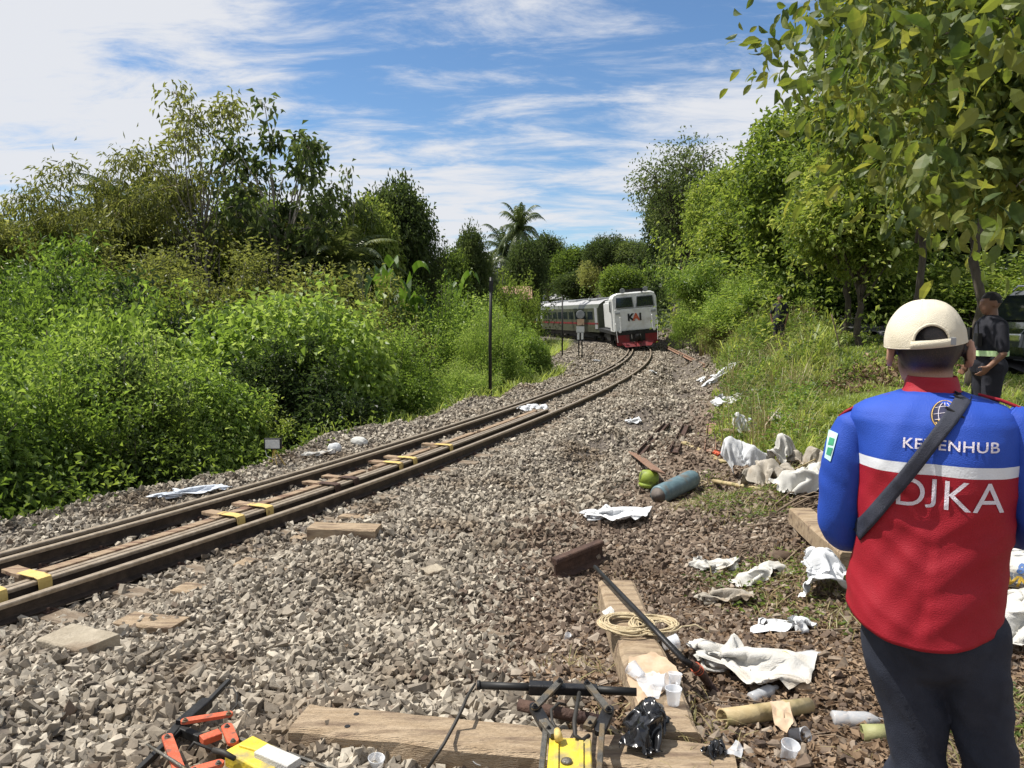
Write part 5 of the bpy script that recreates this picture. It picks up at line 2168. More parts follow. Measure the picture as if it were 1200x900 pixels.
# ------------------------------------------------------------------ things lying about
def crease_fn(seed, n=9, f0=1.0, three=False):
    # straight sharp folds in many directions, as in crumpled fabric
    r_ = random.Random(seed * 13 + 5)
    W_ = []
    for i in range(n):
        d_ = Vector((r_.gauss(0, 1), r_.gauss(0, 1), r_.gauss(0, 1) if three else 0)).normalized()
        f = f0 * r_.uniform(.7, 1.3) * (1.55 ** (i * .55))
        W_.append((d_, f, r_.uniform(0, 10), 1.0 / (1 + i * .55)))
    tot = sum(w[3] for w in W_)

    def fn(p):
        s_ = 0
        wv = noise.noise(p * f0 * .8 + Vector((seed, 0, 0))) * .35 / f0
        for d_, f, c_, a_ in W_:
            t = (p.dot(d_) + wv) * f + c_
            k = abs((t % 1.0) * 2 - 1)
            m_ = .5 + .5 * noise.noise(p * f * .7 + Vector((c_, c_, 0)))
            s_ += a_ * (k - .5) * (.4 + 1.2 * m_)
        return s_ / tot * 2
    return fn


UP = Vector((0, 0, 1))


def stuffed(name, px, py, w, d, h, az, label, mat='cloth', seed=0, cat='sack', lumps=.16, up=0.0):
    """filled or collapsed sack: closed lumpy body with creases, its base on the ground at pixel px, py"""
    g = G(px, py)
    bm = bmesh.new()
    bmesh.ops.create_icosphere(bm, subdivisions=5, radius=1)
    rm = Matrix.Rotation(R(az), 3, 'Z')
    cf = crease_fn(seed, 11, .55, True)
    for v in bm.verts:
        n_ = v.co.normalized()
        q = n_ * 1.7 + Vector((seed, seed * 2, 0))
        f = noise.noise(q * .8) * .5
        cr = -abs(noise.noise(q * .9 + Vector((f * 2, 3, 0)))) * 1.6 - abs(noise.noise(Vector((q.x * 2.2, q.y * 2.2, q.z * .8)) + Vector((f * 3, 0, 0)))) * .55 + .12 * noise.noise(q * 5)
        r = 1 + lumps * (.2 + 1.5 * cf(n_)) + f * lumps * 2.2
        p = Vector((n_.x * w / 2 * r, n_.y * d / 2 * r, n_.z * h / 2 * r))
        zz_ = p.z + h * .42
        if up:
            k = max(0, zz_ / h)
            p.x *= 1 - up * k * .8
            p.y *= 1 - up * k * .8
        p.z = max(zz_, -.02 + .01 * noise.noise(q * 5))
        v.co = rm @ p
    me = bpy.data.meshes.new(name)
    bm.to_mesh(me)
    bm.free()
    me.materials.append(M[mat])
    me.polygons.foreach_set('use_smooth', np.ones(len(me.polygons), bool))
    o = link(name, me, None, g)
    tag(o, label, cat)
    return o


def drop(kind, name, px, py, sc, rz, label, mat='cloth', cat='sack', lift=0.0):
    """a draped cloth lying on the ground at photo pixel px, py; sc = (x, y, z) scale"""
    key = (kind, mat)
    if key not in _dm:
        m_ = DR[kind].copy()
        m_.name = name
        m_.materials.clear()
        m_.materials.append(M[mat])
        _dm[key] = m_
    sc = sc if isinstance(sc, tuple) else (sc, sc, sc)
    g_ = G(px, py)
    o_ = link(name, _dm[key], None, g_ + UP * (.008 + lift + .0018 * min(30, g_.y)))
    sc = (sc[0] * 1.28, sc[1] * 1.28, sc[2] * 1.1)
    o_.scale = sc
    tag(o_, label, cat, {'sack': 'white sacks lying about', 'rag': 'rags on the dirt', 'scrap': 'white scraps on the ground', 'sheet': 'sheets outside the left rail'}.get(cat))
    # tilt with the slope
    e_ = .25
    dx_ = (Hs(g_.x + e_, g_.y) - Hs(g_.x - e_, g_.y)) / (2 * e_)
    dy_ = (Hs(g_.x, g_.y + e_) - Hs(g_.x, g_.y - e_)) / (2 * e_)
    nrm_ = Vector((-dx_, -dy_, 1)).normalized()
    o_.rotation_euler = (UP.rotation_difference(nrm_).to_matrix() @ Matrix.Rotation(R(rz), 3, 'Z')).to_euler()
    return o_


_dm = {}
drop('flat', 'white_sheet', 222, 584, (1.35, .75, .7), 28, 'white plastic sheet outside the left rail, left of the work lamp', 'tarp', 'sheet', .03)
drop('flat2', 'white_sheet', 374, 537, (.95, .5, .7), 32, 'crumpled pale sheet outside the left rail, right of the work lamp', 'cloth', 'sheet', .03)
stuffed('rubble_piece', 392, 531, .24, .16, .20, 20, 'pale upright rubble piece, left one of the two beyond the rail', 'clothwhite', 3, 'rubble', .1)
stuffed('rubble_piece', 421, 522, .34, .18, .17, -20, 'grey-white slab, right one of the two beyond the rail', 'plaster', 4, 'rubble', .1)
drop('heap', 'white_sack', 626, 488, (1.0, .7, .7), 20, 'crumpled white sack at the end of the rail bundle between the rails', 'clothwhite', lift=.12)
drop('flat', 'white_scrap', 700, 425, .7, 10, 'small white scrap on the ballast left of the far rails', 'clothwhite', 'scrap')
drop('flat', 'white_cloth', 717, 611, (1.0, 1.0, .8), -32, 'flat clean white cloth alone on the brown gravel', 'clothwhite', 'cloth', .02)
drop('flat', 'white_sack', 846, 442, (1.9, 1.3, 1.3), 10, 'small flat white sack farthest up the path by the grass', 'clothwhite')
drop('flat2', 'white_sack', 858, 473, (1.6, 1.5, 1.6), -30, 'flat white sack at the grass edge, second farthest', 'clothwhite')
drop('tent', 'white_sack', 876, 513, (.62, .6, 1.15), 10, 'small pointed white sack behind the dark pole', 'clothwhite')
drop('tent2', 'white_sack', 918, 502, (.75, .6, .9), 200, 'small grey-white sack on the grass slope, highest on the bank', 'cloth')
drop('tent', 'white_sack', 877, 556, (.86, .78, 1.45), -8, 'plump clean white sack, leftmost of the sack heap', 'clothwhite')
drop('tent2', 'white_sack', 918, 548, (.78, .7, 1.4), 25, 'cream sack with a pointed corner at the back of the sack heap', 'cloth')
drop('heap', 'dirty_sack', 905, 572, (.85, .75, 1.5), 10, 'mud-stained grey sack sagging in the middle of the sack heap', 'clothdirty')
drop('heap2', 'white_sack', 944, 580, (.92, .85, 1.4), 15, 'big crumpled white sack beside the blue sleeve', 'cloth')
drop('heap', 'dirty_sack', 950, 549, (.7, .62, 1.3), 120, 'brown-grey folded sack at the right rear of the sack heap', 'clothdirty')
drop('flat2', 'cloth_rag', 838, 669, (.66, .55, .8), -5, 'white rag on the dirt, leftmost of the three above the torn rag strip', 'cloth', 'rag')
drop('heap2', 'cloth_rag', 893, 683, (.62, .5, .55), 20, 'white rag heaped beside a stick, right of the leftmost rag', 'cloth', 'rag')
drop('flat', 'cloth_rag', 848, 708, (.62, .32, .8), -38, 'narrow torn rag strip below the leftmost rag', 'clothdirty', 'rag')
drop('flat2', 'cloth_rag', 922, 742, (.60, .5, .8), 150, 'white rag among dry leaves left of the red jacket hem', 'clothwhite', 'rag')
drop('flat', 'cloth_sack', 872, 786, (.92, .88, .9), -42, 'large cream cloth sack spread flat above the bamboo pipe', 'cloth')
drop('tent2', 'white_sack', 968, 690, (.85, .75, .8), 60, 'white plastic sack lying at the hip of the man in the cap', 'clothwhite')
drop('heap2', 'white_sack', 1208, 732, (1.0, .8, .8), 20, 'pale sack spread on the ground right of the red jacket', 'cloth')
for i, (px, py, sc_, rz_, lb) in enumerate(((742, 496, .5, 0, 'strip of pale scrap behind the steel channels'), (765, 438, .6, 40, 'tiny white scrap on the near side of the far track'), (823, 447, .6, 80, 'tiny white scrap beside the farthest sack'), (870, 527, .25, 10, 'tiny white scrap near the dark pole'), (1046, 402, .5, 70, 'small white scrap on the bank by the bamboo stake'), (905, 488, .35, 200, 'small white scrap in the grass below the stake'), (838, 402, .8, 20, 'small white scrap at the foot of the bank'))):
    drop('flat', 'scrap', px, py, sc_, rz_, lb, 'clothwhite', 'scrap')

# printed cement sack at the right edge
g = G(1222, 690)
e0 = Vector((g.x, g.y, Hs(g.x, g.y)))
e = empty('cement_sack', e0, 'full white sack printed in blue and yellow at the right edge', 'sack')
e.rotation_euler = (0, 0, -.55)
bm = bmesh.new()
bmesh.ops.create_icosphere(bm, subdivisions=5, radius=1)
for v in bm.verts:
    n_ = v.co.normalized()
    p = Vector([math.copysign(abs(c_) ** .62, c_) for c_ in n_])
    q = n_ * 2
    k = 1 + .07 * noise.noise(q) - .05 * abs(noise.noise(q * 3))
    v.co = Vector((p.x * .27 * k, p.y * .20 * k, (p.z * .5 + .5) * .22 * k))
me = bpy.data.meshes.new('bag')
bm.to_mesh(me)
bm.free()
me.materials.append(M['cloth'])
me.polygons.foreach_set('use_smooth', np.ones(len(me.polygons), bool))
bag = link('bag', me, e)
bvh = BVHTree.FromPolygons([v.co for v in me.vertices], [p.vertices for p in me.polygons])
M['inkblue'] = mk('blue_ink', (.06, .12, .30), (.08, .15, .34), 9, .7)
M['inkyellow'] = mk('yellow_ink', (.65, .42, .04), (.75, .5, .08), 9, .7)


def project(me_, bvh_, xf, direction, off=.0025, sub=0, maxd=5, elen=.014):
    """lay a flat mesh on a surface: xf puts it in front, rays go along direction"""
    bm_ = bmesh.new()
    bm_.from_mesh(me_)
    if sub:
        bmesh.ops.triangulate(bm_, faces=bm_.faces)
        for _ in range(sub):
            ed = [e_ for e_ in bm_.edges if e_.calc_length() > elen]
            if not ed:
                break
            bmesh.ops.subdivide_edges(bm_, edges=ed, cuts=1)
            bmesh.ops.triangulate(bm_, faces=bm_.faces)
    d_ = Vector(direction).normalized()
    for v_ in bm_.verts:
        p_ = xf(v_.co)
        loc_, nor_, idx_, dist_ = bvh_.ray_cast(p_, d_, maxd)
        v_.co = (loc_ - d_ * off) if loc_ else p_
    bm_.to_mesh(me_)
    bm_.free()
    return me_


for txt, sz, dx, dy, mm, sh in (('8 ajuo8', .075, -.05, .135, 'inkblue', .3), ('VNC', .10, -.11, .045, 'inkyellow', .2)):
    tm = text_mesh(txt, sz, 0, .95, .003, 4, sh)
    tm.materials.clear()
    tm.materials.append(M[mm])
    project(tm, bvh, lambda c_, a=dx, b=dy: Vector((c_.x + a, -1, c_.y + b)), (0, 1, 0), .003, 2)
    link('print', tm, e)
bandm = bpy.data.meshes.new('band')
bm = bmesh.new()
bmesh.ops.create_grid(bm, x_segments=20, y_segments=4, size=1)
for v in bm.verts:
    loc_, n_, i_, d_ = bvh.ray_cast(Vector((v.co.x * .22, -1, .085 + v.co.y * .045)), Vector((0, 1, 0)))
    v.co = (loc_ + Vector((0, -.0015, 0))) if loc_ else v.co * .01
bm.to_mesh(bandm)
bm.free()
bandm.materials.append(mk('ink_grey', (.16, .18, .22), (.2, .22, .26), 9, .7))
link('print_band', bandm, e)

# gas cylinder
a = G(771, 592)
b = G(822, 566)
r_c = .125
a2 = a + UP * r_c
d_ = (b - a).normalized()
o_ = a.copy()
e = empty('gas_cylinder', o_, 'rusty blue-grey gas cylinder lying on its side with a wire handle', 'gas cylinder')
Lc = 0.98
mb = MB(o_)
mb.lathe(a2, d_, [(0, r_c * .82), (.008, r_c * .95), (.03, r_c), (.2, r_c), (.6, r_c), (Lc * .88, r_c), (Lc * .94, r_c * .9), (Lc * .98, r_c * .62), (Lc, r_c * .3)], 36)
mb.build('tank', M['bluegas'], e, True)
mb = MB(o_)
mb.lathe(a2 - d_ * .003, d_, [(0, r_c * .83), (.004, r_c * .80), (.03, r_c * .5), (.04, .001)], 30)
mb.build('end_cap', M['gasend'], e, True)
mb = MB(o_)
mb.lathe(a2 + d_ * Lc, d_, [(0, .03), (.06, .028), (.07, .012), (.10, .012)], 12)
mb.build('valve', M['rust'], e, True)
s_ = d_.cross(UP).normalized()
mb = MB(o_)
pp = [a2 + d_ * (Lc - .1) + s_ * (.13 + .0 * k) * math.cos(t) * 1.0 + (d_ * .13 + s_ * .05) * math.sin(t) - UP * .04 + s_ * .05 for k, t in enumerate([i / 14 * PI - .3 for i in range(15)])]
mb.tube(pp, .006, 6)
mb.build('wire_handle', M['rope'], e, True)

# small lime green canister and the rusty plate leaning on it
g = G(759, 572)
e = empty('gas_canister', g, 'small lime green gas canister half hidden under a rusty plate', 'gas canister')
mb = MB()
mb.lathe((0, 0, 0), (.12, .1, 1), [(0, .09), (.01, .115), (.03, .128), (.055, .132), (.062, .122), (.075, .122), (.082, .133), (.15, .133), (.20, .125), (.235, .09), (.245, .03)], 24)
mb.build('tank', M['lime'], e, True)
mb = MB()
mb.lathe((.03, .025, .24), (.12, .1, 1), [(0, .07), (.06, .075), (.06, .065), (.0, .06)], 20)
pass
a, b = PZ(743, 531, Hs(g.x, g.y) + .12), PZ(772, 553, Hs(g.x, g.y) + .26)
e = empty('rusty_plate', (a + b) / 2, 'brown rusty plate leaning on the lime green canister', 'plate')
mb = MB((a + b) / 2)
mb.beam(a, b, .19, .02, Vector((.3, -.3, 1)), n=4, jit=.003)
mb.build('plate', M['rustpale'], e)


def channel(a, b, w, h, label, mat='rust', name='steel_channel', cat='steel channel'):
    a, b = Vector(a), Vector(b)
    o_ = (a + b) / 2
    e = empty(name, o_, label, cat, 'steel channels behind the gas cylinder')
    d = (b - a).normalized()
    s = d.cross(UP).normalized()
    u = s.cross(d)
    sec = [(-w, 0), (w, 0), (w, h), (w - .012, h), (w - .012, .012), (-w + .012, .012), (-w + .012, h), (-w, h)]
    mb = MB(o_)
    mb.loft([[p + s * x + u * z for x, z in sec] for p in (a, a.lerp(b, .5), b)])
    mb.build('channel', M[mat], e)
    return e


channel(G(751, 535) + UP * .03, G(782, 499) + UP * .03, .06, .06, 'dark steel channel, left one of the three behind the gas cylinder', 'rust')
channel(G(790, 533) + UP * .03, G(804, 501) + UP * .03, .07, .06, 'rust-brown steel channel, middle one of the three', 'rust')
channel(G(832, 532) + UP * .03, G(834, 498) + UP * .03, .09, .05, 'pale rusty channel, right one of the three', 'rustpale')


def pole_thing(name, pts, r, label, mat, cat, n=8, taper=.85):
    pts = [Vector(p) for p in pts]
    o_ = pts[0].copy()
    mb = MB(o_)
    fine = []
    for i in range(len(pts) - 1):
        for k in range(4):
            fine.append(pts[i].lerp(pts[i + 1], k / 4))
    fine.append(pts[-1])
    mb.tube(fine, [r * (1 + (taper - 1) * i / (len(fine) - 1)) for i in range(len(fine))], n)
    o = mb.build(name, M[mat], None, True, loc=o_)
    tag(o, label, cat)
    return o


def board(name, a, b, w, t, label, mat, cat, up=UP, jit=.004):
    a, b = Vector(a), Vector(b)
    o_ = (a + b) / 2
    mb = MB(o_)
    mb.beam(a, b, w, t, up, n=6, jit=jit)
    o = mb.build(name, M[mat], None, False, loc=o_)
    tag(o, label, cat)
    return o


board('orange_board', G(801, 521) + UP * .04, G(849, 545) + UP * .04, .09, .03, 'bright orange-brown plank lying between the channels and the sacks', 'bamboo', 'plank')
pole_thing('dark_pole', [G(845, 509) + UP * .08, G(885, 515) + UP * .12, G(930, 522) + UP * .12], .035, 'dark mossy pole lying across the sacks', 'twig', 'pole')
pole_thing('wooden_pole', [G(836, 567) + UP * .04, G(893, 577) + UP * .03], .028, 'thin tan pole at the foot of the plump white sack', 'bamboo', 'pole')
board('leaning_board', G(895, 522) + UP * .0, G(902, 512) + UP * .22, .30, .02, 'brown weathered board leaning behind the dark pole', 'rustpale', 'board', Vector((1, 0, .3)))
pole_thing('bamboo_stake', [G(985, 412), G(985, 412) + UP * .38 + Vector((-.10, 0, 0)), G(985, 412) + UP * .86 + Vector((-.24, 0, 0))], .018, 'leaning bamboo stake stuck in the grass bank by the road', 'twig', 'stake')
pole_thing('stick', [G(905, 576) + UP * .03, G(930, 560) + UP * .10, G(960, 546) + UP * .12], .012, 'thin crooked stick across the sack heap', 'bamboo', 'stick')
pole_thing('stick', [G(882, 690) + UP * .04, G(920, 665) + UP * .05, G(945, 640) + UP * .04], .008, 'thin stick beside the heaped rag', 'twig', 'stick')
for i in range(9):
    r_ = random.Random(60 + i)
    x0, y0 = r_.uniform(905, 950), r_.uniform(585, 612)
    L_ = r_.uniform(25, 60)
    tag(pole_thing('dry_branch', [G(x0, y0) + UP * r_.uniform(.02, .08), G(x0 + L_ * .5, y0 - r_.uniform(2, 14)) + UP * r_.uniform(.05, .14), G(x0 + L_, y0 - r_.uniform(2, 25)) + UP * .05], r_.uniform(.006, .013), 'dry branch in the twig pile before the sack heap', 'twig', 'branch', 5, .5), group='dry branches in the twig pile')
# big timber by the man's hip
a, b = G(938, 605, .1), G(1000, 660, .1)
board('timber_beam', a, b, .20, .16, 'pale squared timber pointing at the left elbow of the man in the cap', 'wood', 'timber')
# rusty rail offcut
straight_rail('rail_offcut', G(651, 678), G(706, 655), 'short dark offcut of rail standing on its foot in the brown gravel', 'rail offcut', 1.2)

# two big sleepers lying in the foreground
ZT = .455


def big_sleeper(a, b, w, h, label, seed):
    r_ = random.Random(seed)
    a, b = Vector(a), Vector(b)
    o_ = (a + b) / 2
    d = (b - a).normalized()
    s = d.cross(UP).normalized()
    n = 26
    rings = []
    for i in range(n + 1):
        t = i / n
        p = a.lerp(b, t)
        k = .010 * noise.noise(Vector((t * 6, seed, 0)))
        k2 = .012 * noise.noise(Vector((t * 5, seed, 7)))
        wn = w / 2 - (.018 * max(0, noise.noise(Vector((t * 9, seed, 3)))) * 2)
        sec = [(-w / 2, -h), (w / 2, -h), (w / 2 + k2, -h * .5), (wn, -.014 + k), (wn - .02, 0 + k * .4), (0, .002 + k * .3), (-wn + .02, k * .5), (-wn, -.014 + k), (-w / 2 + k2, -h * .5)]
        e_ = .012 if i in (0, n) else 0
        rings.append([p + s * x * (1 - e_) + UP * z for x, z in sec])
    mb = MB(o_)
    mb.loft(rings)
    e = empty('wooden_sleeper', o_, label, 'wooden sleeper', 'big sleepers in the foreground')
    mb.build('beam', M['wood'], e, False)
    return e, d, s


s1a, s1b = PZ(352, 838, ZT), PZ(862, 890, ZT)
e1, d1, sd1 = big_sleeper(s1a, s1b, .235, .17, 'thick wooden sleeper lying across the bottom of the photo', 2)
s2a, s2b = PZ(722, 680, ZT + .0), PZ(789, 858, ZT + .0)
e2, d2, sd2 = big_sleeper(s2a, s2b, .24, .16, 'wooden sleeper pointing away from the camera under the rope coil', 5)
for t_ in (.13, .82):
    for k_ in (-1, 1):
        mb = MB()
        q = (s1a.lerp(s1b, t_) + sd1 * k_ * .05) - (s1a + s1b) / 2
        mb.lathe(q + UP * .0015, UP, [(0, .013), (.0015, .012)], 10)
        mb.build('spike_hole', M['black'], e1)

# crowbar
A_, B_ = PZ(697, 664, .52), PZ(800, 772, .53)
e = empty('crowbar', A_, 'long dark steel crowbar crossing the sleeper and the rope coil', 'crowbar')
mb = MB(A_)
C_ = G(832, 812) + UP * .04
mb.tube([A_, A_.lerp(B_, .33), A_.lerp(B_, .66), B_, B_.lerp(C_, .5) + UP * .02], [.013, .015, .016, .017, .019], 10)
mb.build('shaft', M['darksteel'], e, True)
mb = MB(A_)
m0 = B_.lerp(C_, .3) + UP * .02
mb.tube([m0, m0.lerp(C_, .5) + UP * .01, C_, C_ + Vector((.03, -.06, -.02))], [.02, .024, .022, .016], 8)
mb.build('claw', M['rust'], e, True)
mb = MB(A_)
for k in range(3):
    q = B_.lerp(C_, .45 + k * .06) + UP * .02
    dd = (C_ - B_).normalized()
    sx = dd.cross(UP).normalized()
    mb.tube([q + (sx * math.cos(t) + sx.cross(dd) * math.sin(t)) * .026 for t in [i / 10 * 2 * PI for i in range(11)]], .0025, 4)
mb.build('wire_binding', M['orange'], e, True)


# rope coils
def coil(px, py, z, r0, n, label, mat, seed, rr=.0048, sq=1.0):
    r_ = random.Random(seed)
    c = PZ(px, py, z)
    mb = MB(c)
    pts = []
    m = 26
    dx = dy = 0
    for i in range(n * m):
        if i % m == 0:
            dx, dy = r_.uniform(-.02, .02), r_.uniform(-.018, .018)
            ra = r0 * r_.uniform(.78, 1.12)
            el = r_.uniform(.75, 1.0)
        t = i / m * 2 * PI
        pts.append(c + Vector((math.cos(t) * ra + dx, math.sin(t) * ra * el * sq + dy, .004 + .020 * (i / (n * m)) + .006 * math.sin(t * 2.3 + seed) + r_.uniform(0, .0015))))
    sm = [pts[0]] + [(pts[i - 1] + pts[i] * 2 + pts[i + 1]) / 4 for i in range(1, len(pts) - 1)] + [pts[-1]]
    for _ in range(3):
        sm = [sm[0]] + [(sm[i - 1] + sm[i] * 2 + sm[i + 1]) / 4 for i in range(1, len(sm) - 1)] + [sm[-1]]
    sm.append(sm[-1] + Vector((.09, .05, -.01)))
    sm.append(sm[-1] + Vector((.06, -.05, -.02)))
    mb.tube(sm, rr, 6)
    o = mb.build('rope_coil', M[mat], None, True, loc=c, fix=False)
    tag(o, label, 'rope')


coil(733, 733, ZT + .015, .145, 15, 'tan coil of rope lying on the sleeper under the crowbar', 'rope', 1)
coil(766, 735, ZT + .010, .135, 12, 'whiter rope coil right of the crowbar, behind the tan one', 'rope', 2)


# disposable cups, bottles and bag
def cup(p, ax, label, s=1.0, cat='cup', name='plastic_cup', prof=None):
    p = Vector(p)
    mb = MB(p)
    mb.lathe(p, ax, [(h * s, r * s) for h, r in (prof or [(0, .001), (0, .026), (.002, .027), (.07, .036), (.074, .039), (.076, .036), (.07, .034), (.004, .025), (.004, .001)])], 24, cap=False)
    o = mb.build(name, M['clear'], None, True, loc=p, fix=False)
    tag(o, label, cat, 'clear plastic cups' if cat == 'cup' else 'clear plastic bottles')
    return o


BOT = [(0, .001), (0, .028), (.004, .031), (.05, .030), (.055, .028), (.06, .030), (.12, .031), (.135, .028), (.16, .014), (.165, .012), (.185, .012), (.185, .001)]
cup(PZ(789, 825, ZT + .003), (0, 0, 1), 'clear plastic cup standing upright on the sleeper near the black bag', 1.0)
cup(PZ(790, 806, ZT + .003), (.1, .2, 1), 'clear plastic cup just behind the upright one on the sleeper', .9)
cup(PZ(764, 800, ZT + .03), (.7, -.4, .25), 'crushed clear cup lying on the torn paper, left of the two standing cups', 1.05)
cup(PZ(752, 794, ZT + .03), (-.5, .6, .3), 'clear cup tipped over on the torn paper, farthest left', 1.0)
cup(G(664, 754) + UP * .03, (.2, -.4, .9), 'bottle cap shaped cup with a blue rim alone on the gravel', .6)
cup(G(705, 716) + UP * .05, (.6, .3, .2), 'clear cup beside the tan rope coil at the left edge of the sleeper', .9)
cup(PZ(778, 755, ZT + .05), (.8, .2, .1), 'clear cup crushed beneath the lower part of the crowbar', 1.0)
cup(G(880, 826) + UP * .03, (.9, .5, .1), 'clear water bottle under the edge of the large cloth sack', 1.0, 'bottle', 'plastic_bottle', BOT)
cup(G(932, 774) + UP * .02, (1, .1, .1), 'small clear bottle right of the yellow-green husk', .8, 'bottle', 'plastic_bottle', BOT)
cup(G(975, 850) + UP * .03, (1, -.1, .02), 'long clear bottle lying in the leaves left of the jeans', 1.25, 'bottle', 'plastic_bottle', BOT)
cup(G(928, 866) + UP * .02, (.4, -.6, .3), 'crushed clear cup below the torn brown paper', 1.0)
cup(G(922, 895) + UP * .02, (.1, -.2, .9), 'clear cup at the very bottom below the bamboo pipe', 1.0)
cup(PZ(440, 905, .35), (.1, -.1, 1), 'clear cup at the bottom edge in front of the long sleeper', .9)
cup(PZ(556, 898, .35), (.3, -.4, .8), 'clear cup at the bottom edge beside the thin cable', .9)


def paper(outline, zf, label, mat='paper', seed=0, h=.02, cat='paper', name='torn_paper'):
    pts = [PZ(px, py, zf) for px, py in outline]
    c = sum(pts, Vector()) / len(pts)
    vs = [Vector((0, 0, h))]
    N = 48
    seg = []
    for i in range(len(pts)):
        for k in range(6):
            seg.append(pts[i].lerp(pts[(i + 1) % len(pts)], k / 6) - c)
    N = len(seg)
    fs = []
    for j in range(1, 8):
        for k, s in enumerate(seg):
            p = s * (j / 7)
            vs.append(Vector((p.x, p.y, h * (.3 + .9 * abs(noise.noise(Vector((p.x * 16, p.y * 16, seed)))) + .3 * noise.noise(Vector((p.x * 40, p.y * 40, seed)))))))
    for k in range(N):
        fs.append((0, 1 + k, 1 + (k + 1) % N))
    for j in range(6):
        for k in range(N):
            a_ = 1 + j * N + k
            b_ = 1 + j * N + (k + 1) % N
            fs.append((a_, a_ + N, b_ + N, b_))
    o = link(name, np_mesh(name, np.array([tuple(v) for v in vs]), fs, M[mat], True), None, c)
    tag(o, label, cat)
    return o


paper([(737, 773), (768, 766), (792, 784), (800, 795), (775, 815), (748, 826), (735, 800)], ZT + .004, 'torn pale brown wrapping paper on the sleeper under the cups', 'paper', 1, .022)
paper([(745, 800), (765, 788), (780, 800), (772, 822), (757, 818)], ZT + .022, 'crumpled clear film on top of the torn wrapping paper', 'clear', 2, .03, 'film', 'plastic_film')
g = G(916, 845)
paper([(902, 824), (925, 826), (930, 850), (922, 862), (908, 855)], g.z + .12, 'scrap of brown printed paper over the bamboo pipe', 'paper', 3, .03)
paper([(850, 884), (862, 872), (872, 880), (868, 892)], ZT + .004, 'clear plastic scrap at the right end of the long sleeper', 'clear', 4, .03, 'scrap', 'plastic_film')
paper([(705, 718), (716, 712), (722, 722), (712, 728)], ZT + .0, 'small printed wrapper beside the tan rope coil', 'yellow' if 0 else 'cloth', 6, .02, 'wrapper', 'wrapper')
paper([(545, 742), (570, 738), (594, 745), (580, 752), (556, 748)], G(570, 745).z + .03, 'curled brown bark strip on the ballast', 'wooddark', 7, .025, 'bark', 'bark_strip')

# dark ash plug on the sleeper end
e = drop('heap', 'black_rag', 836, 892, (.13, .13, .3), 10, 'small black rag on the right end of the long sleeper', 'blackplastic', 'rag')
e.rotation_euler = (0, 0, .4)
e.location = PZ(838, 884, ZT)
# black plastic bag
o = drop('heap2', 'black_bag', 757, 862, (.42, .36, .62), -20, 'crumpled shiny black plastic bag on the sleeper right of the hydraulic tool', 'blackplastic', 'plastic bag')
o.location = PZ(757, 864, ZT)
o.rotation_euler = (0, 0, R(75))

# bamboo pipe and coconut things on the right
a, b = G(846, 852) + UP * .04, G(948, 836) + UP * .04
e = empty('bamboo_pipe', a, 'cut bamboo tube with an open end lying beside the long sleeper', 'bamboo tube')
mb = MB(a)
dd = (b - a).normalized()
LL = (b - a).length
prof = [(0.03, .030), (0.0, .034), (0, .042), (LL * .33, .040), (LL * .34, .043), (LL * .36, .040), (LL * .7, .039), (LL * .71, .042), (LL * .73, .038), (LL, .036)]
mb.lathe(a, dd, prof, 24, cap=True)
mb.build('tube', M['bamboo'], e, True)
a, b = G(1010, 868) + UP * .035, G(1042, 868) + UP * .035
e = empty('bamboo_piece', a, 'short green bamboo segment beside the left jeans leg', 'bamboo')
mb = MB(a)
mb.lathe(a, (b - a), [(.02, .028), (0, .032), (0, .038), ((b - a).length, .038)], 20)
mb.build('segment', M['greenbamboo'], e, True)
stuffed('coconut_husk', 915, 782, .13, .11, .10, 30, 'yellow-green coconut at the corner of the large cloth sack', 'husk', 33, 'coconut', .06)
stuffed('brown_stone', 917, 658, .16, .12, .10, 0, 'rounded brown stone above the heaped rag', 'stonebrown', 34, 'stone', .08)
drop('flat2', 'red_rag', 846, 535, (.45, .4, .6), 0, 'faded red rag beside the orange-brown plank', 'orange', 'rag')
stuffed('clay_lump', 942, 812, .09, .08, .07, 0, 'small brown clay lump at the tail of the large cloth sack', 'clay', 36, 'clay', .2)
# heap of dry leaves and husks on the bank
hp = G(1030, 445)
rs3 = np.random.RandomState(90)
m = 900
x = hp.x + rs3.normal(0, .6, m)
y = hp.y + rs3.normal(0, .45, m)
z = H(x, y) + rs3.uniform(0, .12, m)
ax = rs3.normal(size=(m, 3))
V, F = leaf_arrays(np.stack([x, y, z], 1), ax, rs3.normal(0, .5, (m, 3)) + np.array([0, 0, 1]), rs3.uniform(.06, .16, m), rs3.uniform(.04, .09, m), .2, .2)
stuff_obj('dead_leaf_heap', V, F, M['litter'])

# ------------------------------------------------------------------ the black and yellow hydraulic tool
ZP = ZT + .085


def hexbolt(mb, p, r, h, mi=0, ax=(0, 0, 1)):
    mb.lathe(p, ax, [(0, r * 1.5), (h * .3, r * 1.5), (h * .32, r), (h, r * .95)], 6, mi)
    mb.lathe(Vector(p) + Vector(ax) * h, ax, [(0, r * .5), (h * .4, r * .45)], 10, mi)


def link_bar(mb, a, b, w, t, mi=0, n=10):
    """flat bar with rounded ends between two pivots, lying level"""
    a, b = Vector(a), Vector(b)
    d = (b - a).normalized()
    s = Vector((-d.y, d.x, 0)).normalized()
    out = []
    for k in range(n + 1):
        t_ = -PI / 2 + PI * k / n
        out.append(b + (d * math.cos(t_) + s * math.sin(t_)) * w / 2)
    for k in range(n + 1):
        t_ = PI / 2 + PI * k / n
        out.append(a + (d * math.cos(t_) + s * math.sin(t_)) * w / 2)
    mb.loft([[p - UP * t / 2 for p in out], [p + UP * (t / 2 - .002) for p in out], [p * 1.0 + UP * t / 2 - (p - (a + b) / 2).normalized() * .002 for p in out]], True, mi)


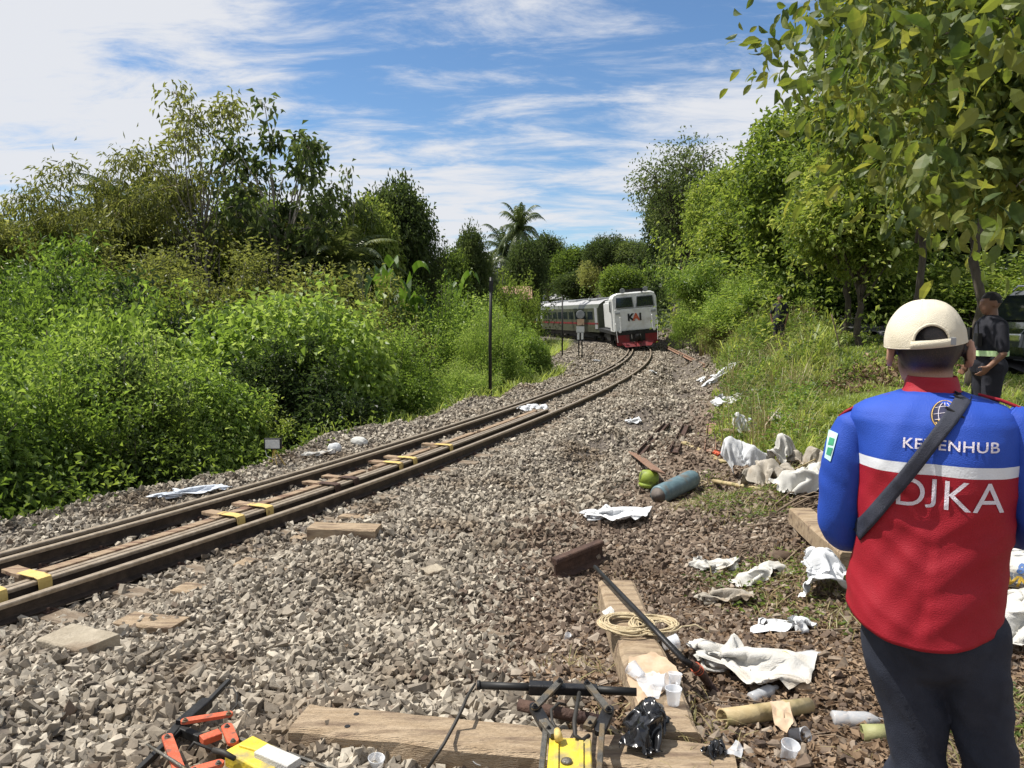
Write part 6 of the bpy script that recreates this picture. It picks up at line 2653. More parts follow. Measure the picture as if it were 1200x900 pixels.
o_ = PZ(672, 840, ZT)
tool = empty('hydraulic_rail_tool', o_, 'black hydraulic rail puller with a yellow body lying on the long sleeper', 'hydraulic tool')


def TPX(px, py, z=ZP):
    return PZ(px, py, z)


mb = MB(o_)
mb.tube([TPX(561, 803), TPX(640, 806)], .017, 16)
mb.tube([TPX(559, 803), TPX(563, 803)], .021, 16)
mb.build('ram_cylinder', M['black'], tool, True)
mb = MB(o_)
mb.tube([TPX(690, 808), TPX(746, 811)], .018, 16)
mb.build('ram_rod', M['black'], tool, True)
mb = MB(o_)
mb.beam(TPX(620, 806), TPX(648, 807), .055, .05)
mb.build('head_block', M['darksteel'], tool, bevel=.004)
mb = MB(o_)
mb.beam(TPX(646, 807), TPX(700, 809), .045, .04)
mb.build('centre_block', M['darksteel'], tool, bevel=.004)
for (p0, p1, w) in (((656, 799), (627, 829), .030), ((688, 801), (713, 832), .030)):
    mb = MB(o_)
    link_bar(mb, TPX(*p0, ZP + .035), TPX(*p1, ZP + .035), w, .012)
    lk = mb.build('link_arm', M['greysteel'], tool)
    for q in (p0, p1):
        mb = MB(o_)
        hexbolt(mb, TPX(*q, ZP + .04), .010, .012)
        mb.build('bolt', M['darksteel'], lk)
for (p0, p1) in (((627, 829), (640, 852)), ((713, 832), (703, 856))):
    mb = MB(o_)
    link_bar(mb, TPX(*p0, ZP + .018), TPX(*p1, ZP + .012), .048, .022)
    mb.build('knuckle', M['darksteel'], tool)
for (p0, p1) in (((640, 850), (632, 930)), ((706, 852), (700, 935))):
    mb = MB(o_)
    mb.beam(TPX(*p0, ZP + .01), TPX(*p1, ZP + .01), .022, .035)
    mb.build('side_arm', M['greysteel'], tool, bevel=.003)
for (p0, p1) in (((636, 845), (650, 862)), ((695, 842), (688, 853))):
    mb = MB(o_)
    mb.beam(TPX(*p0, ZP + .03), TPX(*p1, ZP + .03), .035, .02)
    jj = mb.build('jaw', M['greysteel'], tool, bevel=.003)
    mb = MB(o_)
    hexbolt(mb, TPX((p0[0] + p1[0]) / 2, (p0[1] + p1[1]) / 2, ZP + .04), .007, .008)
    mb.build('bolt', M['darksteel'], jj)
mb = MB(o_)
mb.beam(TPX(668, 872, ZP - .01), TPX(667, 935, ZP - .01), .165, .05)
mb.beam(TPX(652, 869, ZP + .02), TPX(651, 935, ZP + .02), .018, .012)
mb.beam(TPX(681, 869, ZP + .02), TPX(681, 935, ZP + .02), .018, .012)
mb.build('yellow_body', M['yellow'], tool, bevel=.006)
mb = MB(o_)
mb.lathe(TPX(664, 893, ZP + .016), UP, [(0, .022), (.008, .02), (.012, .012), (.014, .001)], 16)
mb.build('oil_cap', M['greysteel'], tool, True)
mb = MB(o_)
mb.tube([TPX(655, 868, ZP + .03), TPX(654, 861, ZP + .05), TPX(653, 856, ZP + .05)], [.016, .016, .013], 12)
mb.build('hose_fitting', M['strap'], tool, True)
for pts_, r_h in ((((654, 858), (647, 845), (646, 832), (655, 824), (663, 826)), .006), (((679, 812), (676, 828), (673, 845), (674, 862), (682, 868), (690, 862)), .009)):
    mb = MB(o_)
    mb.tube([TPX(*q, ZP + .03 + .02 * math.sin(i)) for i, q in enumerate(pts_)], r_h, 8)
    mb.build('hose', M['hose'], tool, True)
mb = MB(o_)
mb.tube([TPX(608, 826, ZT + .03), TPX(708, 846, ZT + .03)], .026, 14)
mb.build('rusty_tube', M['rust'], tool, True)
mb = MB(o_)
mb.tube([TPX(*q) for q in ((557, 801), (548, 815), (542, 830))] + [TPX(533, 848, ZT + .03), TPX(520, 872, ZT + .05), TPX(498, 905, ZT - .05)], [.005, .007, .008, .008, .007, .007], 8)
mb.build('long_cable', M['hose'], tool, True)

# ------------------------------------------------------------------ the orange and yellow hydraulic tool at the lower left
gz = G(240, 850).z
ZQ = gz + .10
o_ = PZ(240, 850, gz)
tool = empty('hydraulic_clamp_tool', o_, 'orange-armed hydraulic clamp with a yellow body on the ballast at the lower left', 'hydraulic tool')
mb = MB(o_)
mb.beam(PZ(268, 798, ZQ + .02), PZ(240, 827, ZQ), .022, .022)
mb.beam(PZ(236, 832, ZQ), PZ(160, 905, ZQ - .02), .026, .026)
mb.build('slide_bar', M['black'], tool, bevel=.003)
mb = MB(o_)
mb.beam(PZ(243, 823, ZQ + .01), PZ(212, 850, ZQ + .01), .055, .045)
mb.build('sliding_block', M['darksteel'], tool, bevel=.004)
mb = MB(o_)
mb.beam(PZ(212, 850, ZQ - .01), PZ(196, 868, ZQ - .01), .04, .04)
mb.beam(PZ(205, 853, ZQ - .01), PZ(235, 866, ZQ - .02), .03, .04)
mb.build('black_frame', M['black'], tool, bevel=.004)
for (p0, p1, w, dz) in (((217, 845), (268, 837), .036, .045), ((196, 864), (211, 905), .042, .035), ((266, 852), (273, 869), .046, .035), ((228, 903), (256, 895), .044, .03)):
    mb = MB(o_)
    link_bar(mb, PZ(*p0, ZQ + dz), PZ(*p1, ZQ + dz), w, .014)
    lk = mb.build('orange_link', M['orange'], tool)
    for q in (p0, p1):
        mb = MB(o_)
        hexbolt(mb, PZ(*q, ZQ + dz + .006), .009, .010)
        mb.build('bolt', M['greysteel'], lk)
mb = MB(o_)
mb.beam(PZ(236, 868, ZQ + .01), PZ(258, 860, ZQ + .01), .05, .03)
mb.build('orange_block', M['orange'], tool, bevel=.004)
mb = MB(o_)
mb.tube([PZ(*q) for q in ((264, 806, ZQ + .03), (273, 806, ZQ + .05), (278, 815, ZQ + .05), (277, 827, ZQ + .04), (268, 836, ZQ + .03))], .004, 6)
mb.build('thin_hose', M['hose'], tool, True)
mb = MB(o_)
mb.tube([PZ(*q) for q in ((221, 879, ZQ + .03), (228, 870, ZQ + .06), (232, 872, ZQ + .05), (250, 879, ZQ + .05))], .006, 8)
mb.tube([PZ(250, 879, ZQ + .05), PZ(262, 882, ZQ + .05), PZ(275, 889, ZQ + .04)], [.011, .012, .010], 10)
mb.build('hose', M['hose'], tool, True)
mb = MB(o_)
mb.tube([PZ(*q) for q in ((172, 872, ZQ + .03), (186, 881, ZQ + .05), (205, 893, ZQ + .06), (222, 905, ZQ + .05))], [.004, .006, .007, .008], 8)
mb.build('lever', M['greysteel'], tool, True)
mb = MB(o_)
mb.beam(PZ(281, 880, ZQ), PZ(330, 905, ZQ), .14, .07)
mb.beam(PZ(284, 874, ZQ + .03), PZ(308, 881, ZQ + .03), .04, .03)
mb.build('yellow_body', M['yellow'], tool, bevel=.008)
mb = MB(o_)
mb.beam(PZ(306, 880, ZQ + .045), PZ(345, 897, ZQ + .045), .07, .03)
mb.build('dusty_cover', M['cloth'], tool, bevel=.006)
mb = MB(o_)
mb.beam(PZ(281, 868, ZQ - .02), PZ(390, 912, ZQ - .03), .02, .03)
mb.beam(PZ(318, 876, ZQ - .01), PZ(395, 905, ZQ - .02), .012, .02)
mb.build('side_rail', M['greysteel'], tool, bevel=.003)
# ------------------------------------------------------------------ people
def skinmat(name, c, c2):
    m, t, b = newmat(name)
    at = nd(t, 'ShaderNodeAttribute', attribute_name='hair')
    mxx = nd(t, 'ShaderNodeMix', data_type='RGBA')
    n = nd(t, 'ShaderNodeTexNoise')
    n.inputs['Scale'].default_value = 9
    tcn = nd(t, 'ShaderNodeTexCoord')
    t.links.new(tcn.outputs['Object'], n.inputs['Vector'])
    r = nd(t, 'ShaderNodeValToRGB')
    r.color_ramp.elements[0].color = (*c, 1)
    r.color_ramp.elements[1].color = (*c2, 1)
    t.links.new(n.outputs['Fac'], r.inputs[0])
    n2 = nd(t, 'ShaderNodeTexNoise')
    n2.inputs['Scale'].default_value = 420
    n2.inputs['Detail'].default_value = 2
    t.links.new(tcn.outputs['Object'], n2.inputs['Vector'])
    f = math_n(t, 'ADD', at.outputs['Fac'], math_n(t, 'MULTIPLY', math_n(t, 'SUBTRACT', n2.outputs['Fac'], .5), .5))
    f = math_n(t, 'MULTIPLY', f, math_n(t, 'GREATER_THAN', at.outputs['Fac'], .02), True)
    t.links.new(f, mxx.inputs[0])
    t.links.new(r.outputs[0], mxx.inputs[6])
    mxx.inputs[7].default_value = (.016, .013, .012, 1)
    t.links.new(mxx.outputs[2], b.inputs['Base Color'])
    b.inputs['Roughness'].default_value = .5
    b.inputs['Subsurface Weight'].default_value = .06
    b.inputs['Subsurface Radius'].default_value = (.01, .004, .002)
    return m


M['skin'] = skinmat('skin', (.42, .235, .155), (.50, .29, .20))
M['skindark'] = skinmat('skin_tanned', (.20, .105, .065), (.26, .14, .09))
M['hair'] = mk('hair', (.008, .007, .007), (.02, .017, .016), 90, .55, .6, 300)
M['blue'] = mk('blue_fabric', (.012, .055, .36), (.020, .075, .43), 4, .62, .25, 420, spec=.35)
M['redf'] = mk('red_fabric', (.26, .004, .014), (.33, .008, .020), 4, .62, .25, 420, spec=.35)
M['stripe'] = mk('reflective_stripe', (.62, .64, .68), (.72, .74, .77), 6, .42, .1, 200)
M['thread'] = mk('embroidery_white', (.72, .66, .74), (.80, .75, .82), 60, .6, .5, 500)
M['gold'] = mk('embroidery_gold', (.62, .40, .12), (.72, .52, .2), 60, .6, .4, 500)
M['navy'] = mk('embroidery_navy', (.015, .016, .05), (.02, .022, .07), 60, .6)
M['strapf'] = mk('bag_strap', (.022, .026, .042), (.034, .038, .06), 30, .6, .4, 600)
M['jeans'] = mk('black_denim', (.008, .012, .024), (.024, .029, .046), 14, .8, .3, 500, lo=.3, hi=.75)
M['cap'] = mk('cream_canvas', (.60, .54, .41), (.68, .62, .49), 9, .85, .3, 420)
M['patch'] = mk('patch_mint', (.40, .66, .62), (.5, .72, .68), 9, .7)
M['patchgreen'] = mk('patch_green', (.03, .26, .13), (.05, .30, .16), 9, .7)
M['shoe'] = mk('shoe_leather', (.02, .02, .02), (.04, .035, .03), 9, .5)
M['blackshirt'] = mk('black_shirt', (.012, .013, .020), (.022, .023, .032), 9, .85, .2, 200)
M['hiviz'] = mk('reflective_green', (.45, .72, .32), (.60, .80, .45), 20, .4)
M['whiteshirt'] = mk('white_shirt', (.6, .62, .65), (.7, .72, .75), 9, .8)


def capsule(mb, pts, rad, n=14):
    """tapered limb with rounded ends"""
    pts = [Vector(p) for p in pts]
    a, b = pts[0], pts[-1]
    d0 = (pts[1] - pts[0]).normalized()
    d1 = (pts[-1] - pts[-2]).normalized()
    P_ = [a - d0 * rad[0] * .95, a - d0 * rad[0] * .6] + pts + [b + d1 * rad[-1] * .6, b + d1 * rad[-1] * .95]
    R_ = [rad[0] * .25, rad[0] * .78] + list(rad) + [rad[-1] * .78, rad[-1] * .25]
    mb.tube(P_, R_, n)


def hand(mb, wrist, direction, palm_n, size=1.0, curl=.7, side=1):
    """palm, four unequal bent fingers and a thumb leaving the side of the palm"""
    w = Vector(wrist)
    d = Vector(direction).normalized()
    n = Vector(palm_n).normalized()
    n = (n - d * n.dot(d)).normalized()
    s = d.cross(n) * side
    q = Matrix((s, d, n)).transposed()
    mb.sphere(w + d * .045 * size, (.040 * size, .052 * size, .016 * size), 12, 8, rot=q)
    mb.sphere(w + d * .02 * size + s * .018 * size, (.020 * size, .035 * size, .019 * size), 10, 8, rot=q)
    for i, (x, L) in enumerate(((.029, .070), (.010, .080), (-.010, .074), (-.029, .058))):
        p = w + d * .082 * size + s * x * size
        a = curl * (.35 + .06 * i)
        dd = d.copy()
        pts = [p]
        rr = [.0088 * size]
        for k, f in enumerate((.45, .32, .23)):
            dd = (dd * math.cos(a * (1 + .3 * k)) + n * math.sin(a * (1 + .3 * k))).normalized()
            p = p + dd * L * f * size
            pts.append(p)
            rr.append((.0085 - .0012 * k) * size)
        capsule(mb, pts, rr, 8)
    p = w + d * .025 * size + s * .034 * size
    dd = (d * .6 + s * .75 + n * .3).normalized()
    p2 = p + dd * .036 * size
    dd2 = (d * .85 + s * .25 + n * .5).normalized()
    capsule(mb, [p, p2, p2 + dd2 * .030 * size], [.0125 * size, .0105 * size, .0085 * size], 8)


def head(mb, c, fwd, s=1.0, up=Vector((0, 0, 1))):
    """c: centre of the skull; s=1 for a 0.235 m tall head"""
    f = Vector(fwd).normalized()
    up = (up - f * up.dot(f)).normalized()
    r = f.cross(up)
    q = Matrix((r, f, up)).transposed()

    def at(x, y, z):
        return Vector(c) + (r * x + f * y + up * z) * s
    mb.sphere(at(0, -.012, .022), (.076 * s, .094 * s, .092 * s), 20, 14, rot=q)
    mb.sphere(at(0, .030, -.030), (.062 * s, .062 * s, .078 * s), 16, 12, rot=q)
    mb.sphere(at(0, .050, -.082), (.042 * s, .036 * s, .028 * s), 14, 10, rot=q)
    mb.sphere(at(0, .078, .035), (.052 * s, .016 * s, .012 * s), 12, 8, rot=q)
    capsule(mb, [at(0, .086, .022), at(0, .106, -.018)], [.009 * s, .014 * s], 10)
    mb.sphere(at(0, .093, -.050), (.024 * s, .010 * s, .007 * s), 10, 8, rot=q)
    mb.sphere(at(0, .089, -.062), (.020 * s, .010 * s, .007 * s), 10, 8, rot=q)
    for k in (-1, 1):
        mb.sphere(at(k * .030, .083, .010), (.013 * s, .008 * s, .008 * s), 10, 8, rot=q)
        # ear: rim tube, bowl and lobe
        e = at(k * .0835, -.014, -.010)
        qe = Matrix((r * k, f, up)).transposed()
        rim = []
        for j in range(15):
            t = -1.9 + j / 14 * 4.4
            rim.append(e + (up * math.sin(t) * .031 + f * -math.cos(t) * .017 + r * k * (.003 + .009 * (1 + math.cos(t)) * .5)) * s)
        mb.tube(rim, [.0052 * s] * 15, 8)
        mb.sphere(e + r * k * .001 * s, (.007 * s, .016 * s, .027 * s), 10, 8, rot=qe)
        mb.sphere(e - up * .028 * s + f * .008 * s, (.005 * s, .008 * s, .010 * s), 8, 6, rot=qe)


# ---- the man in the cap, seen from behind
# worked out in a frame turned about the camera's foot so that +Y runs from the camera through the man
MTH = math.atan2(1093 - 600, FPX * math.cos(PITCH))
MRZ = Matrix.Rotation(MTH, 3, 'Z')
_ray0 = ray


def ray(px, py):
    return MRZ @ _ray0(px, py)


YM = 2.08
mx_, my_ = P(1093, 600, YM).x, YM
_w = MRZ.transposed() @ Vector((mx_, my_, 0))
zg = Hs(_w.x, _w.y)
MO = Vector((mx_, my_, zg))
man = empty('person', (_w.x, _w.y, zg), 'man seen from behind in blue and red jacket and cream cap, strap across his back', 'person')


def row(py, xl, xr, hd, dy=0.0):
    a, b = P(xl, py, YM), P(xr, py, YM)
    zrow = P(1093, py, YM - .115 * min(1, max(0, (py - 470) / 70))).z
    return ((a.x + b.x) / 2, YM + dy, zrow, (b.x - a.x) / 2 * .975, hd)


TR_ = [row(459, 1056, 1129, .062, .015), row(463, 1044, 1142, .072, .015), row(468, 1028, 1162, .084, .012), row(474, 1013, 1180, .095, .008), row(482, 1001, 1193, .104, .004), row(494, 997, 1199, .112, 0),
       row(515, 1001, 1199, .122, 0), row(541, 1003, 1197, .128, 0), row(543, 1003, 1197, .128, 0), row(556, 1004, 1195, .129, 0), row(558, 1004, 1195, .129, 0), row(600, 1006, 1190, .128, 0),
       row(640, 1005, 1184, .125, 0), row(680, 1001, 1180, .13, 0), row(712, 993, 1177, .136, 0), row(736, 989, 1175, .140, 0)]


def interp_rows(rows, m):
    """denser rows, monotone in z"""
    out = []
    for i in range(len(rows) - 1):
        a, b = rows[i], rows[i + 1]
        k = max(1, int(round(abs(a[2] - b[2]) / m)))
        for j in range(k):
            t = j / k
            out.append(tuple(a[q] + (b[q] - a[q]) * t for q in range(5)))
    out.append(rows[-1])
    return out


JC = crease_fn(21, 10, 3.2, True)


def torso_mesh(rows, name, parent, mats, matf, n=132, ex=2.15, hem=.0, fold=0.0, seed=0, close=False):
    vs, fs, mi = [], [], []
    z_hi, z_lo = rows[0][2], rows[-1][2]
    for r_ in rows:
        x0, y0, z0, hw_, hd_ = r_
        for k in range(n):
            t = 2 * PI * k / n
            c_, s_ = math.cos(t), math.sin(t)
            x = math.copysign(abs(c_) ** (2 / ex), c_) * hw_
            y = math.copysign(abs(s_) ** (2 / ex), s_) * hd_
            zz_ = z0
            f = (z_hi - z0) / (z_hi - z_lo)
            if hem:
                w_ = max(0, (f - .55) / .45) ** 1.3
                zz_ -= hem * w_ * (1 - (x / hw_) ** 2) * (1.0 if s_ < 0 else .6)
            # spine hollow and shoulder blades
            if s_ < 0 and fold:
                u_ = x / .2
                y -= .010 * math.exp(-((abs(u_) - .42) / .28) ** 2) * math.exp(-((f - .24) / .16) ** 2)
                y += .010 * math.exp(-(u_ / .22) ** 2) * math.exp(-((f - .45) / .35) ** 2)
            p = Vector((x0 + x, y0 + y, zz_))
            if fold:
                nrm = Vector((c_ / hw_, s_ / hd_, 0)).normalized()
                # folds hang from the shoulders and pull diagonally to the waist
                q = Vector((x * 1.0 + (z_hi - zz_) * .55, 0, zz_ * 1.0))
                side = 1 if x < 0 else -1
                q2 = Vector(((x * 7.5 + side * (z_hi - zz_) * 3.0), y * 2, (zz_ * 2.2 - side * x * 3.5))) + Vector((seed, 0, 0))
                a_ = (1 - abs(noise.noise(q2)) * 2.2)
                q3 = Vector((x * 3.0, y * 3, zz_ * 13 + side * x * 9)) + Vector((seed + 7, 0, 0))
                b_ = 1 - abs(noise.noise(q3)) * 2.4
                amp = fold * (.25 + .9 * min(1, f * 1.6)) * (.5 + .5 * min(1, f * 8))
                p += nrm * (.0042 * JC(Vector((x, y, zz_))) * (.35 + f))
                p += nrm * (amp * a_ * .9 + amp * .75 * max(0, b_) * (.3 + f) + fold * .6 * noise.noise(q2 * 3))
            vs.append(p)
    for i in range(len(rows) - 1):
        for k in range(n):
            a = i * n + k
            b = i * n + (k + 1) % n
            fs.append((a, b, b + n, a + n))
            mi.append(matf((rows[i][2] + rows[i + 1][2]) / 2, 2 * PI * (k + .5) / n))
    if close:
        for ring, z_ in ((0, rows[0]), (len(rows) - 1, rows[-1])):
            fs.append(tuple(ring * n + k for k in range(n)))
            mi.append(mi[0] if ring == 0 else mi[-1])
    V_ = np.array([tuple(v - MO) for v in vs])
    me_ = np_mesh(name, V_, fs, mats, True, mi)
    return link(name, me_, parent)


ZS0, ZS1 = P(1093, 543, YM - .115).z, P(1093, 556.5, YM - .115).z
rows_ = interp_rows(TR_, .007)
jacket = torso_mesh(rows_, 'jacket', man, [M['blue'], M['redf'], M['stripe']], lambda z, t: 0 if z > ZS0 else (2 if z > ZS1 else 1), hem=.05, fold=.0062, seed=3)
jacket['label'] = 'blue upper and red lower jacket with a pale stripe between'
jb = BVHTree.FromPolygons([v.co + MO for v in jacket.data.vertices], [p.vertices for p in jacket.data.polygons])
sol = jacket.modifiers.new('thick', 'SOLIDIFY')
sol.thickness = .003
sol.offset = -1
# collar
crow = [row(464, 1052, 1132, .066, .012), row(456, 1058, 1127, .064, .016), row(448, 1062, 1124, .062, .02), row(441, 1064, 1122, .060, .024)]
co = torso_mesh(interp_rows(crow, .004), 'collar', jacket, [M['redf']], lambda z, t: 0, n=64, ex=2.1, fold=.0015, seed=9)
sol = co.modifiers.new('thick', 'SOLIDIFY')
sol.thickness = .005
sol.offset = -1


# sleeves
def sleeve(pts, rad, name, mat, seed):
    pts = [Vector(p) for p in pts]
    # resample smoothly
    for _ in range(3):
        np_, nr_ = [pts[0]], [rad[0]]
        for i in range(len(pts) - 1):
            np_ += [pts[i] * .75 + pts[i + 1] * .25, pts[i] * .25 + pts[i + 1] * .75]
            nr_ += [rad[i] * .75 + rad[i + 1] * .25, rad[i] * .25 + rad[i + 1] * .75]
        np_.append(pts[-1])
        nr_.append(rad[-1])
        pts, rad = np_, nr_
    fine, fr = [], []
    for i in range(len(pts) - 1):
        k = max(1, int((pts[i + 1] - pts[i]).length / .008))
        for j in range(k):
            fine.append(pts[i].lerp(pts[i + 1], j / k))
            fr.append(rad[i] + (rad[i + 1] - rad[i]) * j / k)
    fine.append(pts[-1])
    fr.append(rad[-1])
    mb = MB(MO)
    mb.tube(fine, fr, 48)
    o = mb.build(name, M[mat], man, True)
    for v in o.data.vertices:
        co_ = v.co + MO
        q = Vector((co_.x * 6, co_.y * 6, co_.z * 11 + co_.x * 8)) + Vector((seed, 0, 0))
        a_ = 1 - abs(noise.noise(q)) * 2.2
        b_ = noise.noise(q * 2.6)
        v.co += v.normal * (.0045 * a_ + .002 * b_ + .0055 * JC(co_ * 1.3))
    return o


def MP(px, py, dy=0):
    return P(px, py, YM + dy)


sl_l = sleeve([P(1014, 492, YM), P(1002, 505, YM), P(990, 545, YM + .0), P(985, 580, YM + .0), P(984, 608, YM + .01), P(990, 624, YM + .05), P(1005, 622, YM + .13), P(1030, 612, YM + .24)], [.038, .056, .056, .053, .051, .050, .046, .040], 'sleeve', 'blue', 1)
sl_l['label'] = 'left blue sleeve with a mint patch'
sl_r = sleeve([P(1176, 490, YM), P(1193, 503, YM), P(1209, 545, YM), P(1214, 580, YM), P(1217, 606, YM + .01), P(1212, 622, YM + .05), P(1195, 620, YM + .14), P(1165, 612, YM + .25)], [.038, .056, .056, .053, .051, .050, .046, .040], 'sleeve', 'blue', 6)
# red piping on the shoulders
for nm, pts_ in (('l', [(984, 487), (992, 481), (1006, 474), (1024, 467), (1044, 461)]), ('r', [(1208, 487), (1202, 481), (1190, 475), (1172, 468), (1146, 461)])):
    mb = MB(MO)
    ps = []
    for px, py in pts_:
        p = P(px, py + 1, YM + .0)
        ps.append(p + Vector((0, -.010, .004)))
    mb.tube([p + Vector((0, .002, -.003)) for p in ps], [.0035, .004, .004, .004, .003], 8)
    mb.build('shoulder_piping', [M['redf']], jacket, True)

# strap of the bag
ZD = Vector((0, 1, 0))


def strap_strip(a, b, w, front=False, n=46):
    a, b = Vector((a[0], a[1])), Vector((b[0], b[1]))
    d = (b - a).normalized()
    s = Vector((-d.y, d.x))
    vs, fs = [], []
    for i in range(n + 1):
        for k in range(5):
            q = a.lerp(b, i / n) + s * (k / 4 - .5) * w
            if front:
                o_, dr = Vector((q.x, YM + 1, q.y)), Vector((0, -1, 0))
            else:
                o_, dr = Vector((q.x, YM - 1, q.y)), Vector((0, 1, 0))
            loc_, nr_, ix, ds = jb.ray_cast(o_, dr)
            p = (loc_ - dr * .010) if loc_ else None
            vs.append(p)
    # points off the body follow their neighbours in depth
    for i, p in enumerate(vs):
        if p is None:
            k = i % 5
            r_ = i // 5
            q = a.lerp(b, r_ / n) + s * (k / 4 - .5) * w
            near = [v for v in vs if v is not None]
            v_ = min(near, key=lambda v: (v.x - q.x) ** 2 + (v.z - q.y) ** 2)
            off_ = max(0, v_.x - q.x)
            vs[i] = Vector((v_.x - off_ * .15 - .004, v_.y + (1 if not front else -1) * min(.10, off_ * 3.2), q.y))
    for i in range(n):
        for k in range(4):
            c_ = i * 5 + k
            fs.append((c_, c_ + 1, c_ + 6, c_ + 5))
    # even out
    return vs, fs


a_, b_ = P(1133, 465, YM - .09), P(1000, 632, YM - .10)
vs, fs = strap_strip((a_.x, a_.z), (b_.x, b_.z), .031)
v2, f2 = strap_strip((a_.x, a_.z), (b_.x, b_.z), .031, True)
vs2 = vs + v2
fs2 = fs + [tuple(i + len(vs) for i in f) for f in f2] + [(k, k + 1, len(vs) + k + 1, len(vs) + k) for k in range(4)]
o = link('bag_strap', np_mesh('bag_strap', np.array([tuple(v - MO) for v in vs2]), fs2, M['strapf'], True), man)
sol = o.modifiers.new('thick', 'SOLIDIFY')
sol.thickness = .003
# ladder-lock folds near the shoulder
for t_ in (.03, .10):
    c_ = a_.lerp(b_, t_)
    loc_, nr_, ix, ds = jb.ray_cast(Vector((c_.x, YM - 1, c_.z)), ZD)
    if loc_:
        dd = Vector((b_.x - a_.x, 0, b_.z - a_.z)).normalized()
        ss = Vector((-dd.z, 0, dd.x))
        mb = MB(MO)
        mb.tube([loc_ + Vector((0, -.010, 0)) - ss * .022, loc_ + Vector((0, -.011, 0)) + ss * .022], .003, 6)
        mb.build('strap_seam', M['black'], o)


# lettering embroidered on the back
def back_text(body, px, py, cap_px, mat, name, weight=0, spacing=1.0, raise_=.003, width_px=None):
    tm = text_mesh(body, 1.0, 0, spacing, weight, 5)
    xs_ = [v.co.x for v in tm.vertices]
    ys_ = [v.co.y for v in tm.vertices]
    w0, h0 = max(xs_) - min(xs_), max(ys_) - min(ys_)
    cxm, cym = (max(xs_) + min(xs_)) / 2, (max(ys_) + min(ys_)) / 2
    capt = text_mesh('D', 1.0, 0, 1, weight, 5)
    hc_ = max(v.co.y for v in capt.vertices)
    # the J of this lettering stands on the line like its neighbours
    bl = bmesh.new()
    bl.from_mesh(tm)
    seen = set()
    for v0 in bl.verts:
        if v0 in seen:
            continue
        st, comp = [v0], []
        seen.add(v0)
        while st:
            q = st.pop()
            comp.append(q)
            for e_ in q.link_edges:
                w_ = e_.other_vert(q)
                if w_ not in seen:
                    seen.add(w_)
                    st.append(w_)
        y0_, y1_ = min(q.co.y for q in comp), max(q.co.y for q in comp)
        if y0_ < -.05:
            for q in comp:
                q.co.y = (q.co.y - y0_) / (y1_ - y0_) * hc_
    bl.to_mesh(tm)
    bl.free()
    h0, cym = hc_, hc_ / 2
    sc_ = 1.0 / (FPX / (YM - .13)) * math.cos(MTH)
    sy = cap_px * sc_ / h0
    sx = width_px * sc_ / w0 if width_px else sy
    c_ = P(px, py, YM - .13)
    tm.materials.clear()
    tm.materials.append(M[mat])
    project(tm, jb, lambda v: Vector((c_.x + (v.x - cxm) * sx, YM - 1, c_.z + (v.y - cym) * sy)), ZD, raise_, 5, 5, .05)
    for v in tm.vertices:
        v.co = v.co - MO
    return link(name, tm, jacket)


back_text('KEMENHUB', 1114, 522.5, 12, 'thread', 'lettering', .012, 1.06, .006, 99)
back_text('DJKA', 1113, 581, 35, 'thread', 'lettering', -.002, 1.05, .006, 112)


def proj_tube(pts2, r_, mat, name, parent, raise_=.006):
    mb = MB(MO)
    for line in pts2:
        ps = []
        for px, py in line:
            c_ = P(px, py, YM - .13)
            loc_, nr_, ix, ds = jb.ray_cast(Vector((c_.x, YM - 1, c_.z)), ZD)
            ps.append((loc_ or c_) + Vector((0, -raise_, 0)))
        mb.tube(ps, r_, 6)
    return mb.build(name, M[mat], parent, True)


# round emblem: globe grid over a dark disc
cxp, cyp, rp_ = 1107.5, 488, 15.5
bmn = bmesh.new()
bmesh.ops.create_circle(bmn, cap_ends=True, segments=40, radius=1)
bmesh.ops.triangulate(bmn, faces=bmn.faces)
tm = bpy.data.meshes.new('emblem_disc')
bmn.to_mesh(tm)
bmn.free()
tm.materials.append(M['navy'])
c_ = P(cxp, cyp, YM - .13)
sc_ = (YM - .13) / FPX * math.cos(MTH)
project(tm, jb, lambda v: Vector((c_.x + v.x * rp_ * sc_, YM - 1, c_.z + v.y * rp_ * sc_)), ZD, .005, 4)
for v in tm.vertices:
    v.co = v.co - MO
em = link('emblem', tm, jacket)
circ = [(cxp + math.cos(t) * rp_, cyp + math.sin(t) * rp_) for t in [i / 32 * 2 * PI for i in range(33)]]
proj_tube([circ], .0012, 'gold', 'emblem_ring', em)
lines = []
for k in (-.5, 0, .5):
    lines.append([(cxp + k * rp_ * 1.0 * math.cos(a), cyp + math.sin(a) * rp_ * .82 - 1) for a in [(-1.2 + i / 10 * 2.4) for i in range(11)]] if k else [(cxp, cyp - rp_ * .85), (cxp, cyp + rp_ * .45)])
for k in (-.45, .0, .4):
    w_ = math.sqrt(1 - k * k) * rp_ * .85
    lines.append([(cxp - w_, cyp + k * rp_ - 1), (cxp, cyp + k * rp_ - 2.5), (cxp + w_, cyp + k * rp_ - 1)])
proj_tube(lines, .0009, 'thread', 'globe_grid', em)
proj_tube([[(cxp - 11, cyp + 8), (cxp - 4, cyp + 15), (cxp, cyp + 17), (cxp + 4, cyp + 15), (cxp + 13, cyp + 6)], [(cxp - 8, cyp + 5), (cxp, cyp + 14), (cxp + 9, cyp + 5)]], .0014, 'gold', 'emblem_wings', em)

